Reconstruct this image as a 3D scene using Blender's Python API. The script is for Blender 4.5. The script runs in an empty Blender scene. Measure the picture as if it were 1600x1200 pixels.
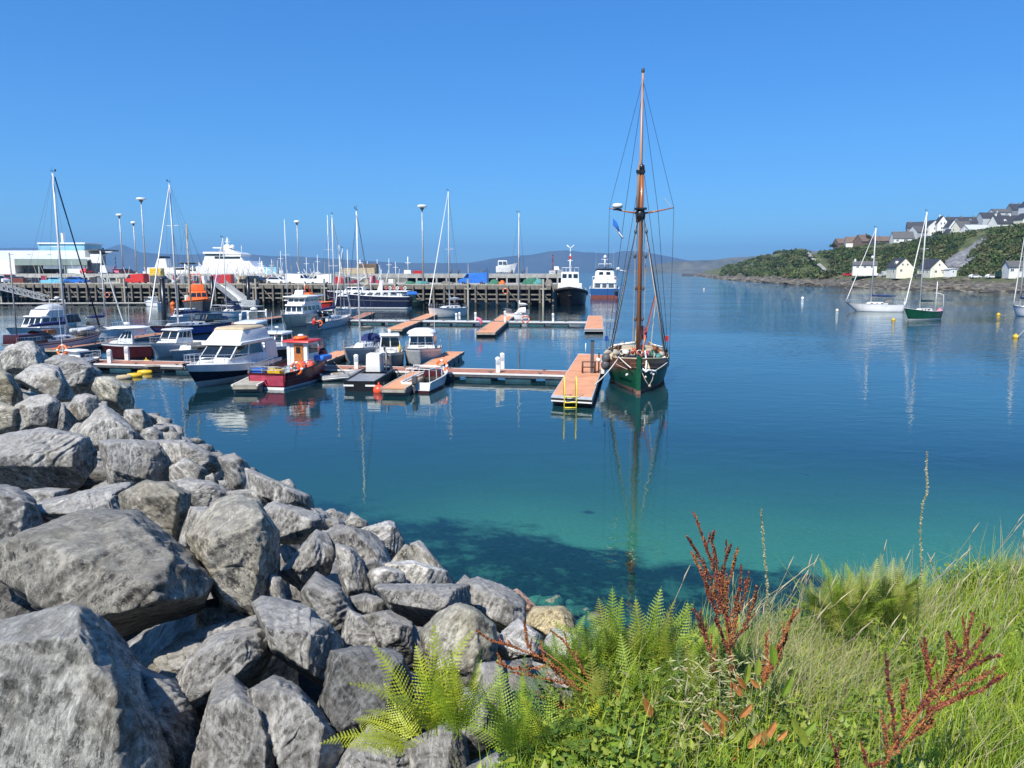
import bpy, bmesh, math, random
import numpy as np
from mathutils import Vector, Matrix, noise, Euler
R = math.radians
random.seed(7); rng = np.random.default_rng(7)
sc = bpy.context.scene
C = sc.collection
# ------------------------------------------------------------ camera
F = 1202.0; PITCH = math.atan(176.5/F); H = 7.0
cam_d = bpy.data.cameras.new('camera'); cam = bpy.data.objects.new('camera', cam_d); C.objects.link(cam)
cam.location = (0, 0, H); cam.rotation_euler = (math.pi/2-PITCH, 0, 0)
cam_d.sensor_width = 36; cam_d.lens = 36*F/1600; cam_d.clip_start = 0.1; cam_d.clip_end = 60000
sc.camera = cam
# ------------------------------------------------------------ world, sun, exposure
SUN_EL = R(50); SUN_AZ = R(209)      # azimuth clockwise from +Y, seen from above: sun behind the camera, on its left
w = bpy.data.worlds.new('World'); sc.world = w; w.use_nodes = True
wn = w.node_tree; wn.nodes.clear()
sky = wn.nodes.new('ShaderNodeTexSky'); sky.sky_type = 'NISHITA'; sky.sun_disc = False
sky.sun_elevation = SUN_EL; sky.sun_rotation = SUN_AZ
sky.altitude = 0; sky.air_density = 1.0; sky.dust_density = 0.3; sky.ozone_density = 4.0
hs = wn.nodes.new('ShaderNodeHueSaturation'); hs.inputs['Saturation'].default_value = 1.25; hs.inputs['Hue'].default_value = 0.505
tint = wn.nodes.new('ShaderNodeMix'); tint.data_type = 'RGBA'; tint.blend_type = 'MULTIPLY'; tint.inputs[0].default_value = 1; tint.inputs[7].default_value = (.52, 1.14, 1.8, 1)   # clear blue air
ga = wn.nodes.new('ShaderNodeGamma'); ga.inputs[1].default_value = .65
bg = wn.nodes.new('ShaderNodeBackground'); bg.inputs['Strength'].default_value = 0.113
wo = wn.nodes.new('ShaderNodeOutputWorld')
wn.links.new(sky.outputs[0], hs.inputs['Color']); wn.links.new(hs.outputs[0], ga.inputs[0]); wn.links.new(ga.outputs[0], tint.inputs[6]); wn.links.new(tint.outputs[2], bg.inputs[0]); wn.links.new(bg.outputs[0], wo.inputs[0])
sl = bpy.data.lights.new('sun', 'SUN'); sl.energy = 5.0; sl.angle = R(0.53); sl.color = (1, .955, .88)
so = bpy.data.objects.new('sun', sl); C.objects.link(so)
sd = Vector((math.sin(SUN_AZ)*math.cos(SUN_EL), math.cos(SUN_AZ)*math.cos(SUN_EL), math.sin(SUN_EL)))
so.rotation_euler = (-sd).to_track_quat('-Z', 'Y').to_euler(); so.location = (0, -20, 60)
vs = sc.view_settings; sc.display_settings.display_device = 'sRGB'
vs.view_transform = 'Standard'; vs.look = 'None'; vs.exposure = 0.5; vs.gamma = 1; vs.use_curve_mapping = False
sc.cycles.use_denoising = True; sc.cycles.max_bounces = 6; sc.cycles.transparent_max_bounces = 12
sc.cycles.volume_bounces = 0; sc.cycles.caustics_reflective = False; sc.cycles.caustics_refractive = False
sc.cycles.sample_clamp_indirect = 6
# ------------------------------------------------------------ pixel -> place in the world (1600 x 1200 photo pixels)
cp, sp = math.cos(PITCH), math.sin(PITCH)
def ray(px, py):
    a, b = (px-800)/F, (600-py)/F
    return Vector((a, cp+b*sp, -sp+b*cp))
def G(px, py, z=0.0):
    d = ray(px, py); return Vector((0, 0, H)) + d*((z-H)/d.z)
def AT(px, py, Y):
    d = ray(px, py); return Vector((0, 0, H)) + d*(Y/d.y)
def ZY(py, Y): return AT(800, py, Y).z
# ------------------------------------------------------------ materials
def lin(h):
    h = h.lstrip('#'); c = [int(h[i:i+2], 16)/255 for i in (0, 2, 4)]
    return tuple((x/12.92 if x <= .04045 else ((x+.055)/1.055)**2.4) for x in c)+(1,)
M = {}
def col(c): return lin(c) if isinstance(c, str) else (tuple(c)+(1,))[:4]
def mat(name, c, rough=.5, metal=0, var=.12, scale=3.0, bump=0, c2=None, spec=.5, coat=0, streak=1.0, bscale=None, trans=0):
    m = bpy.data.materials.new(name); m.use_nodes = True; nt = m.node_tree; N = nt.nodes; L = nt.links
    b = N['Principled BSDF']; b.inputs['Roughness'].default_value = rough; b.inputs['Metallic'].default_value = metal
    b.inputs['Specular IOR Level'].default_value = spec
    if coat: b.inputs['Coat Weight'].default_value = coat; b.inputs['Coat Roughness'].default_value = .08
    tc = N.new('ShaderNodeTexCoord'); mp = N.new('ShaderNodeMapping'); mp.inputs['Scale'].default_value = (1, 1, streak)
    L.new(tc.outputs['Object'], mp.inputs[0])
    nz = N.new('ShaderNodeTexNoise'); nz.inputs['Scale'].default_value = scale; nz.inputs['Detail'].default_value = 6; nz.inputs['Roughness'].default_value = .62
    L.new(mp.outputs[0], nz.inputs['Vector'])
    c = col(c)
    if c2 is None: c2 = tuple(x*(1-2.2*var) for x in c[:3])+(1,)
    else: c2 = col(c2)
    rp = N.new('ShaderNodeValToRGB'); rp.color_ramp.elements[0].position = .33; rp.color_ramp.elements[1].position = .62
    rp.color_ramp.elements[0].color = c2; rp.color_ramp.elements[1].color = c
    L.new(nz.outputs[0], rp.inputs[0]); L.new(rp.outputs[0], b.inputs['Base Color'])
    if bump:
        n2 = N.new('ShaderNodeTexNoise'); n2.inputs['Scale'].default_value = bscale or scale*3; n2.inputs['Detail'].default_value = 5
        L.new(mp.outputs[0], n2.inputs['Vector'])
        bp = N.new('ShaderNodeBump'); bp.inputs['Strength'].default_value = bump; bp.inputs['Distance'].default_value = .05
        L.new(n2.outputs[0], bp.inputs['Height']); L.new(bp.outputs[0], b.inputs['Normal'])
    if trans:
        t = N.new('ShaderNodeBsdfTranslucent'); mx = N.new('ShaderNodeMixShader'); mx.inputs[0].default_value = trans
        out = N['Material Output']; L.new(rp.outputs[0], t.inputs['Color']); L.new(b.outputs[0], mx.inputs[1]); L.new(t.outputs[0], mx.inputs[2]); L.new(mx.outputs[0], out.inputs[0])
    M[name] = m; return m
mat('white', (.78, .78, .76), .28, var=.07, scale=1.3, streak=.5)
mat('warm_white', (.74, .71, .63), .35, var=.08, scale=1.3)
mat('cream', (.72, .66, .5), .6, var=.06)
mat('offwhite_wall', (.76, .75, .7), .8, var=.08, scale=.6)
mat('yellow_wall', (.8, .76, .6), .8, var=.06, scale=.6)
mat('grey_light', (.5, .52, .53), .45, var=.1)
mat('grey_blue', (.42, .48, .52), .4, var=.1)
mat('grey', (.25, .26, .27), .5, var=.15)
mat('grey_dark', (.09, .095, .1), .55, var=.2)
mat('black', (.012, .012, .014), .3, var=.2)
mat('rubber', (.02, .02, .02), .7, var=.2)
mat('navy', (.012, .016, .045), .22, var=.15)
mat('blue', (.02, .07, .3), .35, var=.15)
mat('bright_blue', (.03, .16, .55), .35, var=.12)
mat('sky_blue', (.2, .55, .75), .4, var=.1)
mat('canvas_blue', (.015, .03, .13), .85, var=.2)
mat('trawler_blue', (.02, .09, .26), .35, var=.15)
mat('canvas_white', (.8, .78, .72), .8, var=.05)
mat('canvas_cream', (.5, .4, .25), .85, var=.1)
mat('maroon', (.06, .01, .012), .25, var=.15)
mat('red_hull', (.19, .012, .022), .3, var=.2, scale=2)
mat('rose_and_lit_red', (.42, .05, .09), .4, var=.2, scale=2)  # rose paint; on the red boat's transom, its hull red as if sunlit
mat('red', (.55, .03, .02), .4, var=.15)
mat('orange', (.85, .16, .02), .45, var=.12)
mat('buoy_orange', (.9, .1, .035), .4, var=.08)
mat('pink', (.8, .2, .3), .5, var=.1)
mat('yellow', (.75, .47, .02), .45, var=.12)
mat('ladder_yellow', (.8, .62, .05), .4, var=.06)
mat('green_hull', (.008, .085, .042), .38, var=.18, scale=1.5, coat=.05, spec=.3)
mat('green_dark', (.01, .04, .03), .4, var=.2)
mat('green_net', (.05, .2, .12), .9, var=.3, scale=6, bump=.8)
mat('teal_net', (.1, .32, .3), .9, var=.3, scale=6, bump=.8)
mat('antifoul_red', (.2, .05, .035), .7, var=.2)
mat('antifoul_blue', (.02, .05, .12), .7, var=.2)
mat('antifoul_brown', (.25, .12, .08), .7, var=.2)
mat('varnish', (.42, .145, .04), .25, var=.18, scale=2, streak=.1, coat=.5)
mat('topmast_wood', (.45, .27, .18), .4, var=.15, scale=2, streak=.1)
mat('deck_teak', (.42, .3, .18), .7, var=.2, scale=5)
mat('brown_wood', (.13, .055, .03), .5, var=.25, scale=4, streak=.3)
mat('orange_plank', (.5, .17, .04), .4, var=.2, scale=4)
mat('alu', (.68, .69, .7), .32, metal=.65, var=.05)
mat('mast_white', (.76, .76, .74), .35, var=.05)
mat('wire', (.16, .16, .17), .4, metal=.6, var=.1)
mat('wire_dark', (.03, .03, .035), .6, var=.1)
mat('rope', (.5, .42, .3), .9, var=.2, scale=20)
mat('rope_white', (.7, .68, .6), .9, var=.2, scale=20)
mat('glass', (.015, .022, .026), .06, var=.2, spec=.8)
mat('glass_grey', (.08, .1, .11), .08, var=.2, spec=.8)
mat('galv', (.45, .46, .46), .5, metal=.4, var=.15)
mat('float_blue', (.012, .07, .1), .5, var=.25, scale=2)
mat('float_teal', (.03, .12, .14), .5, var=.25, scale=2)
mat('deck_orange', (.68, .31, .16), .8, var=.13, scale=1.1, bump=.3, bscale=30)
mat('deck_brown', (.42, .18, .11), .8, var=.17, scale=1.1, bump=.3, bscale=30)
mat('concrete', (.42, .41, .37), .85, var=.18, scale=.7, bump=.3)
mat('concrete_dark', (.2, .195, .17), .9, var=.25, scale=.7, bump=.4)
mat('timber', (.23, .205, .165), .85, var=.25, scale=1.8, streak=.25, bump=.5)
mat('timber_pale', (.4, .37, .3), .85, var=.2, scale=1.8, streak=.25, bump=.5)
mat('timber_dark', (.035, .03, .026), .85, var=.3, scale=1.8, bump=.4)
mat('weed_timber', (.05, .05, .03), .9, var=.3, scale=2)
mat('asphalt', (.075, .075, .075), .9, var=.2, scale=.3)
mat('slate', (.042, .045, .052), .75, var=.15, scale=1.2, bump=.3)
mat('slate_pale', (.11, .108, .105), .75, var=.15, scale=1.2, bump=.3)
mat('tile_brown', (.17, .12, .09), .8, var=.15, scale=1.2)
mat('shed_roof', (.62, .66, .64), .5, var=.06, scale=.3)
mat('shed_green', (.22, .28, .25), .6, var=.1, scale=.3)
mat('shed_blue', (.25, .5, .62), .5, var=.08, scale=.3)
mat('sand', (.4, .36, .27), .9, var=.2, scale=2, bump=.4)
mat('skin', (.5, .3, .2), .5, var=.05)
mat('lamp_head', (.75, .78, .75), .4, var=.05)

# ------------------------------------------------------------ mesh builder
def T(x=0, y=0, z=0, rz=0, rx=0, ry=0): return Matrix.Translation((x, y, z)) @ Euler((rx, ry, rz)).to_matrix().to_4x4()
class MB:
    def __init__(s): s.v = []; s.f = []; s.m = []; s.s = []
    def add(s, vs, fs, m=0, smooth=False):
        o = len(s.v); s.v += [tuple(v) for v in vs]
        for f in fs: s.f.append(tuple(i+o for i in f)); s.m.append(m); s.s.append(smooth)
        return s
    def box(s, c, d, rz=0, m=0, rx=0, ry=0):
        x, y, z = d[0]/2, d[1]/2, d[2]/2; mt = T(*c, rz, rx, ry)
        vs = [mt @ Vector(p) for p in ((-x,-y,-z),(x,-y,-z),(x,y,-z),(-x,y,-z),(-x,-y,z),(x,-y,z),(x,y,z),(-x,y,z))]
        return s.add(vs, [(0,3,2,1),(4,5,6,7),(0,1,5,4),(1,2,6,5),(2,3,7,6),(3,0,4,7)], m)
    def bbox(s, x0, x1, y0, y1, z0, z1, m=0): return s.box(((x0+x1)/2, (y0+y1)/2, (z0+z1)/2), (abs(x1-x0), abs(y1-y0), abs(z1-z0)), m=m)
    def hexa(s, c8, m=0): return s.add(c8, [(0,3,2,1),(4,5,6,7),(0,1,5,4),(1,2,6,5),(2,3,7,6),(3,0,4,7)], m)
    def beam(s, a, b, w=.1, h=.1, m=0):
        a, b = Vector(a), Vector(b); d = b-a
        if d.length < 1e-5: return s
        t = d.normalized(); up = Vector((0, 0, 1)) if abs(t.z) < .98 else Vector((1, 0, 0))
        r = t.cross(up).normalized(); u = r.cross(t)
        q = [a-r*w/2-u*h/2, a+r*w/2-u*h/2, a+r*w/2+u*h/2, a-r*w/2+u*h/2]
        return s.add(q+[p+d for p in q], [(3,2,1,0),(4,5,6,7),(0,1,5,4),(1,2,6,5),(2,3,7,6),(3,0,4,7)], m)
    def tube(s, pts, r, n=6, m=0, closed=False):
        pts = [Vector(p) for p in pts]; k = len(pts); rs = r if isinstance(r, (list, tuple)) else [r]*k
        vs = []; prev = None
        for i, p in enumerate(pts):
            if closed: t = (pts[(i+1) % k]-pts[i-1])
            else: t = pts[min(i+1, k-1)]-pts[max(i-1, 0)]
            t = t.normalized() if t.length > 1e-9 else Vector((0, 0, 1))
            if prev is None: u = t.cross(Vector((0, 0, 1)) if abs(t.z) < .9 else Vector((1, 0, 0))).normalized()
            else: u = (prev-t*prev.dot(t)); u = u.normalized() if u.length > 1e-6 else t.orthogonal().normalized()
            prev = u; v = t.cross(u)
            for j in range(n):
                a = 2*math.pi*j/n; vs.append(p+(u*math.cos(a)+v*math.sin(a))*rs[i])
        fs = []
        for i in range(k if closed else k-1):
            i2 = (i+1) % k
            for j in range(n): fs.append((i*n+j, i*n+(j+1) % n, i2*n+(j+1) % n, i2*n+j))
        if not closed: fs += [tuple(range(n-1, -1, -1)), tuple((k-1)*n+j for j in range(n))]
        return s.add(vs, fs, m, n > 4)
    def lathe(s, prof, c=(0, 0, 0), n=14, m=0, axis='z'):
        vs = []
        for (r, z) in prof:
            for j in range(n):
                a = 2*math.pi*j/n; p = (r*math.cos(a), r*math.sin(a), z)
                if axis == 'x': p = (p[2], p[0], p[1])
                if axis == 'y': p = (p[0], p[2], p[1])
                vs.append((p[0]+c[0], p[1]+c[1], p[2]+c[2]))
        k = len(prof); fs = [(i*n+j, i*n+(j+1) % n, (i+1)*n+(j+1) % n, (i+1)*n+j) for i in range(k-1) for j in range(n)]
        return s.add(vs, fs, m, True)
    def ball(s, c, r, n=12, m=0, sq=1.0):
        pr = [(r*math.sin(math.pi*i/8)+1e-4, -r*sq*math.cos(math.pi*i/8)) for i in range(9)]
        return s.lathe(pr, c, n, m)
    def prism(s, poly, y0, y1, m=0, ys=None):
        # polygon in x-z swept in y ; ys optional per point half width
        n = len(poly)
        if ys: vs = [(x, -h, z) for (x, z), h in zip(poly, ys)]+[(x, h, z) for (x, z), h in zip(poly, ys)]
        else: vs = [(x, y0, z) for x, z in poly]+[(x, y1, z) for x, z in poly]
        fs = [tuple(range(n)), tuple(range(2*n-1, n-1, -1))]+[(i, n+i, n+(i+1) % n, (i+1) % n) for i in range(n)]
        return s.add(vs, fs, m)
    def build(s, name, mats, parent=None, loc=None, rz=0):
        me = bpy.data.meshes.new(name); me.from_pydata(s.v, [], s.f)
        if not isinstance(mats, (list, tuple)): mats = [mats]
        for x in mats: me.materials.append(M[x] if isinstance(x, str) else x)
        me.polygons.foreach_set('material_index', s.m); me.polygons.foreach_set('use_smooth', s.s); me.update()
        o = bpy.data.objects.new(name, me); C.objects.link(o)
        if parent: o.parent = parent
        if loc is not None: o.location = loc
        o.rotation_euler.z = rz
        return o
def recalc(o):
    bm = bmesh.new(); bm.from_mesh(o.data); bmesh.ops.recalc_face_normals(bm, faces=bm.faces); bm.to_mesh(o.data); bm.free(); return o
def fast_mesh(name, V, F4, mats, mi=None, smooth=False, parent=None):
    me = bpy.data.meshes.new(name); V = np.asarray(V, dtype=np.float32); F4 = np.asarray(F4, dtype=np.int32); k = F4.shape[1]
    me.vertices.add(len(V)); me.vertices.foreach_set('co', V.ravel())
    me.loops.add(F4.size); me.loops.foreach_set('vertex_index', F4.ravel())
    me.polygons.add(len(F4)); me.polygons.foreach_set('loop_start', np.arange(0, F4.size, k, dtype=np.int32))
    for x in mats: me.materials.append(M[x] if isinstance(x, str) else x)
    if mi is not None: me.polygons.foreach_set('material_index', np.asarray(mi, dtype=np.int32))
    if smooth: me.polygons.foreach_set('use_smooth', np.ones(len(F4), dtype=bool))
    me.update(calc_edges=True); me.validate()
    o = bpy.data.objects.new(name, me); C.objects.link(o)
    if parent: o.parent = parent
    return o
def tag(o, label=None, cat=None, group=None, kind=None):
    if label: o['label'] = label
    if cat: o['category'] = cat
    if group: o['group'] = group
    if kind: o['kind'] = kind
    return o
def thing(name, label, cat, loc=(0, 0, 0), rz=0, group=None):
    o = bpy.data.objects.new(name, None); C.objects.link(o); o.location = loc; o.rotation_euler.z = rz; o.empty_display_size = .2
    return tag(o, label, cat, group)
def kids(o): return [x for x in bpy.data.objects if x.parent == o]
def copy_tree(o, loc=None, rz=None, label=None, group=None, parent=None, _k=None):
    c = o.copy(); C.objects.link(c); c.parent = parent
    if loc is not None: c.location = loc
    if rz is not None: c.rotation_euler.z = rz
    if label: c['label'] = label
    if group: c['group'] = group
    for ch in kids(o): copy_tree(ch, parent=c)
    return c
# ============================================================ water and seabed
def node_mat(name):
    m = bpy.data.materials.new(name); m.use_nodes = True; m.node_tree.nodes.clear(); M[name] = m
    return m, m.node_tree.nodes, m.node_tree.links
SHN = Vector((-.78, -.625, 0)); SHA = Vector((1, 15.5, 0))     # toe line of the rock bank: point and landward normal
def math_node(N, L, op, a, b=None, c=None, clamp=False):
    n = N.new('ShaderNodeMath'); n.operation = op; n.use_clamp = clamp
    for i, x in enumerate((a, b, c)):
        if x is None: continue
        if isinstance(x, (int, float)): n.inputs[i].default_value = x
        else: L.new(x, n.inputs[i])
    return n.outputs[0]
def ramp(N, L, fac, stops):
    r = N.new('ShaderNodeValToRGB'); e = r.color_ramp.elements
    while len(e) < len(stops): e.new(.5)
    for k, (p, c) in zip(e, stops): k.position = p; k.color = col(c)
    L.new(fac, r.inputs[0]); return r.outputs[0]
def noise_node(N, L, vec, scale, detail=4, rough=.55, dist=0):
    n = N.new('ShaderNodeTexNoise'); n.inputs['Scale'].default_value = scale; n.inputs['Detail'].default_value = detail
    n.inputs['Roughness'].default_value = rough; n.inputs['Distortion'].default_value = dist
    if vec is not None: L.new(vec, n.inputs['Vector'])
    return n.outputs[0]
def mixc(N, L, f, a, b):
    n = N.new('ShaderNodeMix'); n.data_type = 'RGBA'
    if isinstance(f, (int, float)): n.inputs[0].default_value = f
    else: L.new(f, n.inputs[0])
    for i, x in ((6, a), (7, b)):
        if isinstance(x, tuple) or isinstance(x, str): n.inputs[i].default_value = col(x)
        else: L.new(x, n.inputs[i])
    return n.outputs[2]
m, N, L = node_mat('sea_water')
geo = N.new('ShaderNodeNewGeometry'); sx = N.new('ShaderNodeSeparateXYZ'); L.new(geo.outputs['Position'], sx.inputs[0])
X, Y = sx.outputs[0], sx.outputs[1]
# distance off the near shore (water gets deeper that way)
big = noise_node(N, L, geo.outputs['Position'], .06, 4, .6)
yy = math_node(N, L, 'ADD', Y, math_node(N, L, 'MULTIPLY', math_node(N, L, 'SUBTRACT', big, .5), 9))
yy = math_node(N, L, 'ADD', yy, math_node(N, L, 'MULTIPLY', math_node(N, L, 'MINIMUM', X, 0), -.9))
off = math_node(N, L, 'DIVIDE', math_node(N, L, 'SUBTRACT', yy, 13), 60, clamp=True)
body = ramp(N, L, off, [(0, (.006, .045, .052)), (.14, (.008, .056, .062)), (.34, (.008, .046, .05)), (.62, (.006, .026, .033)), (1, (.004, .016, .024))])
dif = N.new('ShaderNodeBsdfDiffuse'); L.new(body, dif.inputs['Color'])
tr = N.new('ShaderNodeBsdfTransparent'); tr.inputs['Color'].default_value = (.4, .84, .82, 1)
clear = ramp(N, L, off, [(0, (.98, .98, .98)), (.13, (.9, .9, .9)), (.24, (.5, .5, .5)), (.45, (0, 0, 0))])
ms = N.new('ShaderNodeMixShader'); L.new(clear, ms.inputs[0]); L.new(dif.outputs[0], ms.inputs[1]); L.new(tr.outputs[0], ms.inputs[2])
# ripples
mp = N.new('ShaderNodeMapping'); mp.inputs['Scale'].default_value = (.55, 1, 1); mp.inputs['Rotation'].default_value = (0, 0, R(-12)); L.new(geo.outputs['Position'], mp.inputs[0])
n1 = noise_node(N, L, mp.outputs[0], 1.1, 2, .5, .4)
n2 = noise_node(N, L, mp.outputs[0], 4.5, 2, .5, .3)
n3 = noise_node(N, L, mp.outputs[0], .16, 3, .5, .5)
patch = ramp(N, L, noise_node(N, L, mp.outputs[0], .035, 3, .6, .6), [(.38, (.35, .35, .35)), (.6, (1, 1, 1))])
calm = N.new('ShaderNodeMapRange'); calm.inputs['From Min'].default_value = 25; calm.inputs['From Max'].default_value = 120
calm.inputs['To Min'].default_value = .22; calm.inputs['To Max'].default_value = 1.1; L.new(Y, calm.inputs['Value'])
east = N.new('ShaderNodeMapRange'); east.inputs['From Min'].default_value = -6; east.inputs['From Max'].default_value = 30
east.inputs['To Min'].default_value = .55; east.inputs['To Max'].default_value = 1.15; L.new(X, east.inputs['Value'])
hsum = math_node(N, L, 'ADD', math_node(N, L, 'MULTIPLY', n1, .75), math_node(N, L, 'MULTIPLY', n2, .2))
hsum = math_node(N, L, 'ADD', hsum, math_node(N, L, 'MULTIPLY', n3, .7))
amp = math_node(N, L, 'MULTIPLY', math_node(N, L, 'MULTIPLY', patch, calm.outputs[0]), east.outputs[0])
hh = math_node(N, L, 'MULTIPLY', hsum, amp)
bp = N.new('ShaderNodeBump'); bp.inputs['Strength'].default_value = 1; bp.inputs['Distance'].default_value = .105; L.new(hh, bp.inputs['Height'])
gl = N.new('ShaderNodeBsdfGlossy'); gl.inputs['Roughness'].default_value = .02; L.new(bp.outputs[0], gl.inputs['Normal']); gl.inputs['Color'].default_value = (.95, 1, .97, 1)
fr = N.new('ShaderNodeFresnel'); fr.inputs['IOR'].default_value = 1.38; L.new(bp.outputs[0], fr.inputs['Normal'])
m2 = N.new('ShaderNodeMixShader'); L.new(fr.outputs[0], m2.inputs[0]); L.new(ms.outputs[0], m2.inputs[1]); L.new(gl.outputs[0], m2.inputs[2])
out = N.new('ShaderNodeOutputMaterial'); L.new(m2.outputs[0], out.inputs[0])
mb = MB(); mb.add([(-24000, -300, 0), (24000, -300, 0), (24000, 24000, 0), (-24000, 24000, 0)], [(0, 1, 2, 3)])
tag(mb.build('sea_water', M['sea_water']), kind='structure')
# seabed: pale sand with dark weed beds near the shore
m, N, L = node_mat('seabed')
geo = N.new('ShaderNodeNewGeometry'); sx = N.new('ShaderNodeSeparateXYZ'); L.new(geo.outputs['Position'], sx.inputs[0]); X, Y = sx.outputs[0], sx.outputs[1]
nb = noise_node(N, L, geo.outputs['Position'], .33, 8, .66, .3)
# weed edge: y < 20.5 on the left falling to 17.8 on the right
edge = math_node(N, L, 'SUBTRACT', math_node(N, L, 'MULTIPLY_ADD', X, -.3, 22.0), Y)
edge = math_node(N, L, 'ADD', edge, math_node(N, L, 'MULTIPLY', math_node(N, L, 'SUBTRACT', nb, .5), 9))
wf = math_node(N, L, 'MULTIPLY', edge, .9, clamp=True)
spots = ramp(N, L, noise_node(N, L, geo.outputs['Position'], .42, 3, .6, .2), [(.7, (0, 0, 0)), (.74, (1, 1, 1))])
patchy = ramp(N, L, noise_node(N, L, geo.outputs['Position'], 1.1, 6, .75), [(.36, (.55, .55, .55)), (.5, (1, 1, 1))])
wf = math_node(N, L, 'MULTIPLY', wf, patchy)
wf = math_node(N, L, 'MAXIMUM', wf, math_node(N, L, 'MULTIPLY', spots, .8))
fine = noise_node(N, L, geo.outputs['Position'], 7, 6, .75)
sand = ramp(N, L, fine, [(.3, (.2, .24, .17)), (.7, (.3, .33, .24))])
weed = ramp(N, L, fine, [(.35, (.008, .014, .014)), (.7, (.05, .065, .05))])
cc = mixc(N, L, wf, sand, weed)
d = N.new('ShaderNodeBsdfDiffuse'); L.new(cc, d.inputs[0]); out = N.new('ShaderNodeOutputMaterial'); L.new(d.outputs[0], out.inputs[0])
gx = np.linspace(-60, 60, 81); gy = np.linspace(4, 90, 61); V = []
for y in gy:
    for x in gx:
        s = (Vector((x, y, 0))-SHA).dot(SHN); V.append((x, y, max(-3.2, min(-.25, s*.085-.25))+.12*noise.noise(Vector((x*.3, y*.3, 0)))))
Q = [(j*81+i, j*81+i+1, (j+1)*81+i+1, (j+1)*81+i) for j in range(60) for i in range(80)]
tag(fast_mesh('seabed', V, Q, ['seabed'], smooth=True), kind='structure')

# ============================================================ far hills in haze
mat('hill_far', (.06, .08, .05), .95, var=.3, scale=.002, c2=(.03, .045, .03))
mat('hill_near', (.14, .13, .08), .95, var=.3, scale=.01, c2=(.05, .06, .035))
def ridge(name, prof, D, depth, mt, step=4, rough=.06):
    xs = np.arange(prof[0][0], prof[-1][0]+.1, step); ys = np.interp(xs, [p[0] for p in prof], [p[1] for p in prof])
    rows = [(-.35, -.01), (-.2, .28), (-.08, .72), (0, 1), (.25, .75), (.6, -.02)]
    V = []; n = len(xs)
    for (dm, fz) in rows:
        for x, y in zip(xs, ys):
            Dy = D+dm*depth; zt = max(2, ZY(y, D)); a = (x-800)/F*D/cp
            z = zt*fz*(1+rough*noise.noise(Vector((x*.06, dm*7, D)))*(1 if fz < 1 else .3)) if fz > 0 else -2
            if fz not in (1,) and fz > 0: z *= 1+.35*noise.noise(Vector((x*.09, dm*3, 3.3)))
            if fz == .75: z = min(z, zt*.9)
            V.append((a*(Dy/D), Dy, z))
    Q = [(r*n+i, r*n+i+1, (r+1)*n+i+1, (r+1)*n+i) for r in range(len(rows)-1) for i in range(n-1)]
    return tag(fast_mesh(name, V, Q, [mt], smooth=True), kind='structure')
ridge('mountain', [(60, 400), (120, 384), (150, 388), (172, 393), (190, 386), (206, 381), (216, 386), (232, 394), (250, 398)], 9350, 500, 'hill_far')
ridge('far_hills', [(-200, 392), (0, 388), (60, 387), (150, 390), (200, 394), (240, 395), (300, 398), (330, 397), (350, 395), (400, 397), (430, 400), (480, 401), (520, 404), (600, 409), (640, 411), (700, 411), (760, 412)], 8800, 1500, 'hill_far')
ridge('far_hills', [(620, 418), (700, 412), (740, 410), (765, 405), (790, 401), (830, 398), (855, 393), (880, 391), (910, 394), (950, 396), (970, 392), (1000, 393), (1020, 397), (1050, 403), (1080, 409), (1110, 416), (1150, 423)], 9300, 1300, 'hill_far')
ridge('coastal_hills', [(985, 423), (1020, 413), (1050, 408), (1080, 407), (1110, 406), (1130, 403), (1160, 401), (1190, 398), (1215, 394), (1240, 388), (1260, 392), (1300, 392), (1400, 392), (1500, 395)], 4200, 700, 'hill_near', 3)

# ============================================================ green headland on the right
YW = ([1060, 1085, 1120, 1180, 1240, 1340, 1450, 1600, 1800, 2100], [429.5, 431, 436.5, 441, 446, 450.5, 454.5, 459, 463, 468])
YS = ([1060, 1085, 1110, 1150, 1185, 1205, 1225, 1240, 1255, 1275, 1290, 1310, 1340, 1400, 1430, 1500, 1560, 1600, 1800, 2100],
      [428.5, 427, 420, 411, 400, 395, 392, 391, 396, 396, 392, 385, 382, 379, 372, 362, 352, 345, 320, 300])
def LD(px):   # distance (Y) of the waterline and the ridge height there
    yw = np.interp(px, *YW); ys = np.interp(px, *YS); D0 = G(px, yw).y
    D0 = min(D0, 1050); return D0, ys
MR = 1.7
def TP(px, mm):
    D0, ys = LD(px); D = D0*mm; zr = ZY(ys, D0*MR); k = max(.12, min(1, zr/16))
    ms = [.97, 1.0, 1.02, 1.05, 1.08, 1.12, 1.16, 1.26, 1.4, 1.55, 1.7, 1.9, 2.3]
    zs = [-1.2, -.1, .7*k+.2, 1.3*k+.2, 1.6*k+.3, 4.0*k, 4.9*k, 5.2*k, None, None, zr, zr*1.0, zr*.8]
    base = 5.2*k; zs[8] = base+(zr-base)*.42; zs[9] = base+(zr-base)*.78
    z = float(np.interp(mm, ms, zs))
    return Vector(((px-800)/F*D/cp*1.0, D, z))
def TPn(px, mm):
    p = TP(px, mm); a = .35 if mm < 1.12 else (.25 if mm < 1.3 else 1.1)
    n = noise.fractal(Vector((p.x*.06, p.y*.06, 0)), 1, 2, 4); p.z += a*n*(1 if mm > 1.0 else .2)
    if 1.0 < mm < 1.12: p.z += .5*noise.noise(Vector((p.x*.35, p.y*.35, 5)))
    return p
cols = np.arange(1060, 2080, 5); mms = [.97, .985, 1.0, 1.007, 1.014, 1.022, 1.03, 1.04, 1.05, 1.06, 1.07, 1.08, 1.095, 1.11, 1.125, 1.14, 1.16, 1.2, 1.25, 1.3, 1.35, 1.4, 1.45, 1.5, 1.55, 1.6, 1.65, 1.7, 1.8, 1.95, 2.2]
V = [TPn(px, q) for q in mms for px in cols]; n = len(cols)
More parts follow.
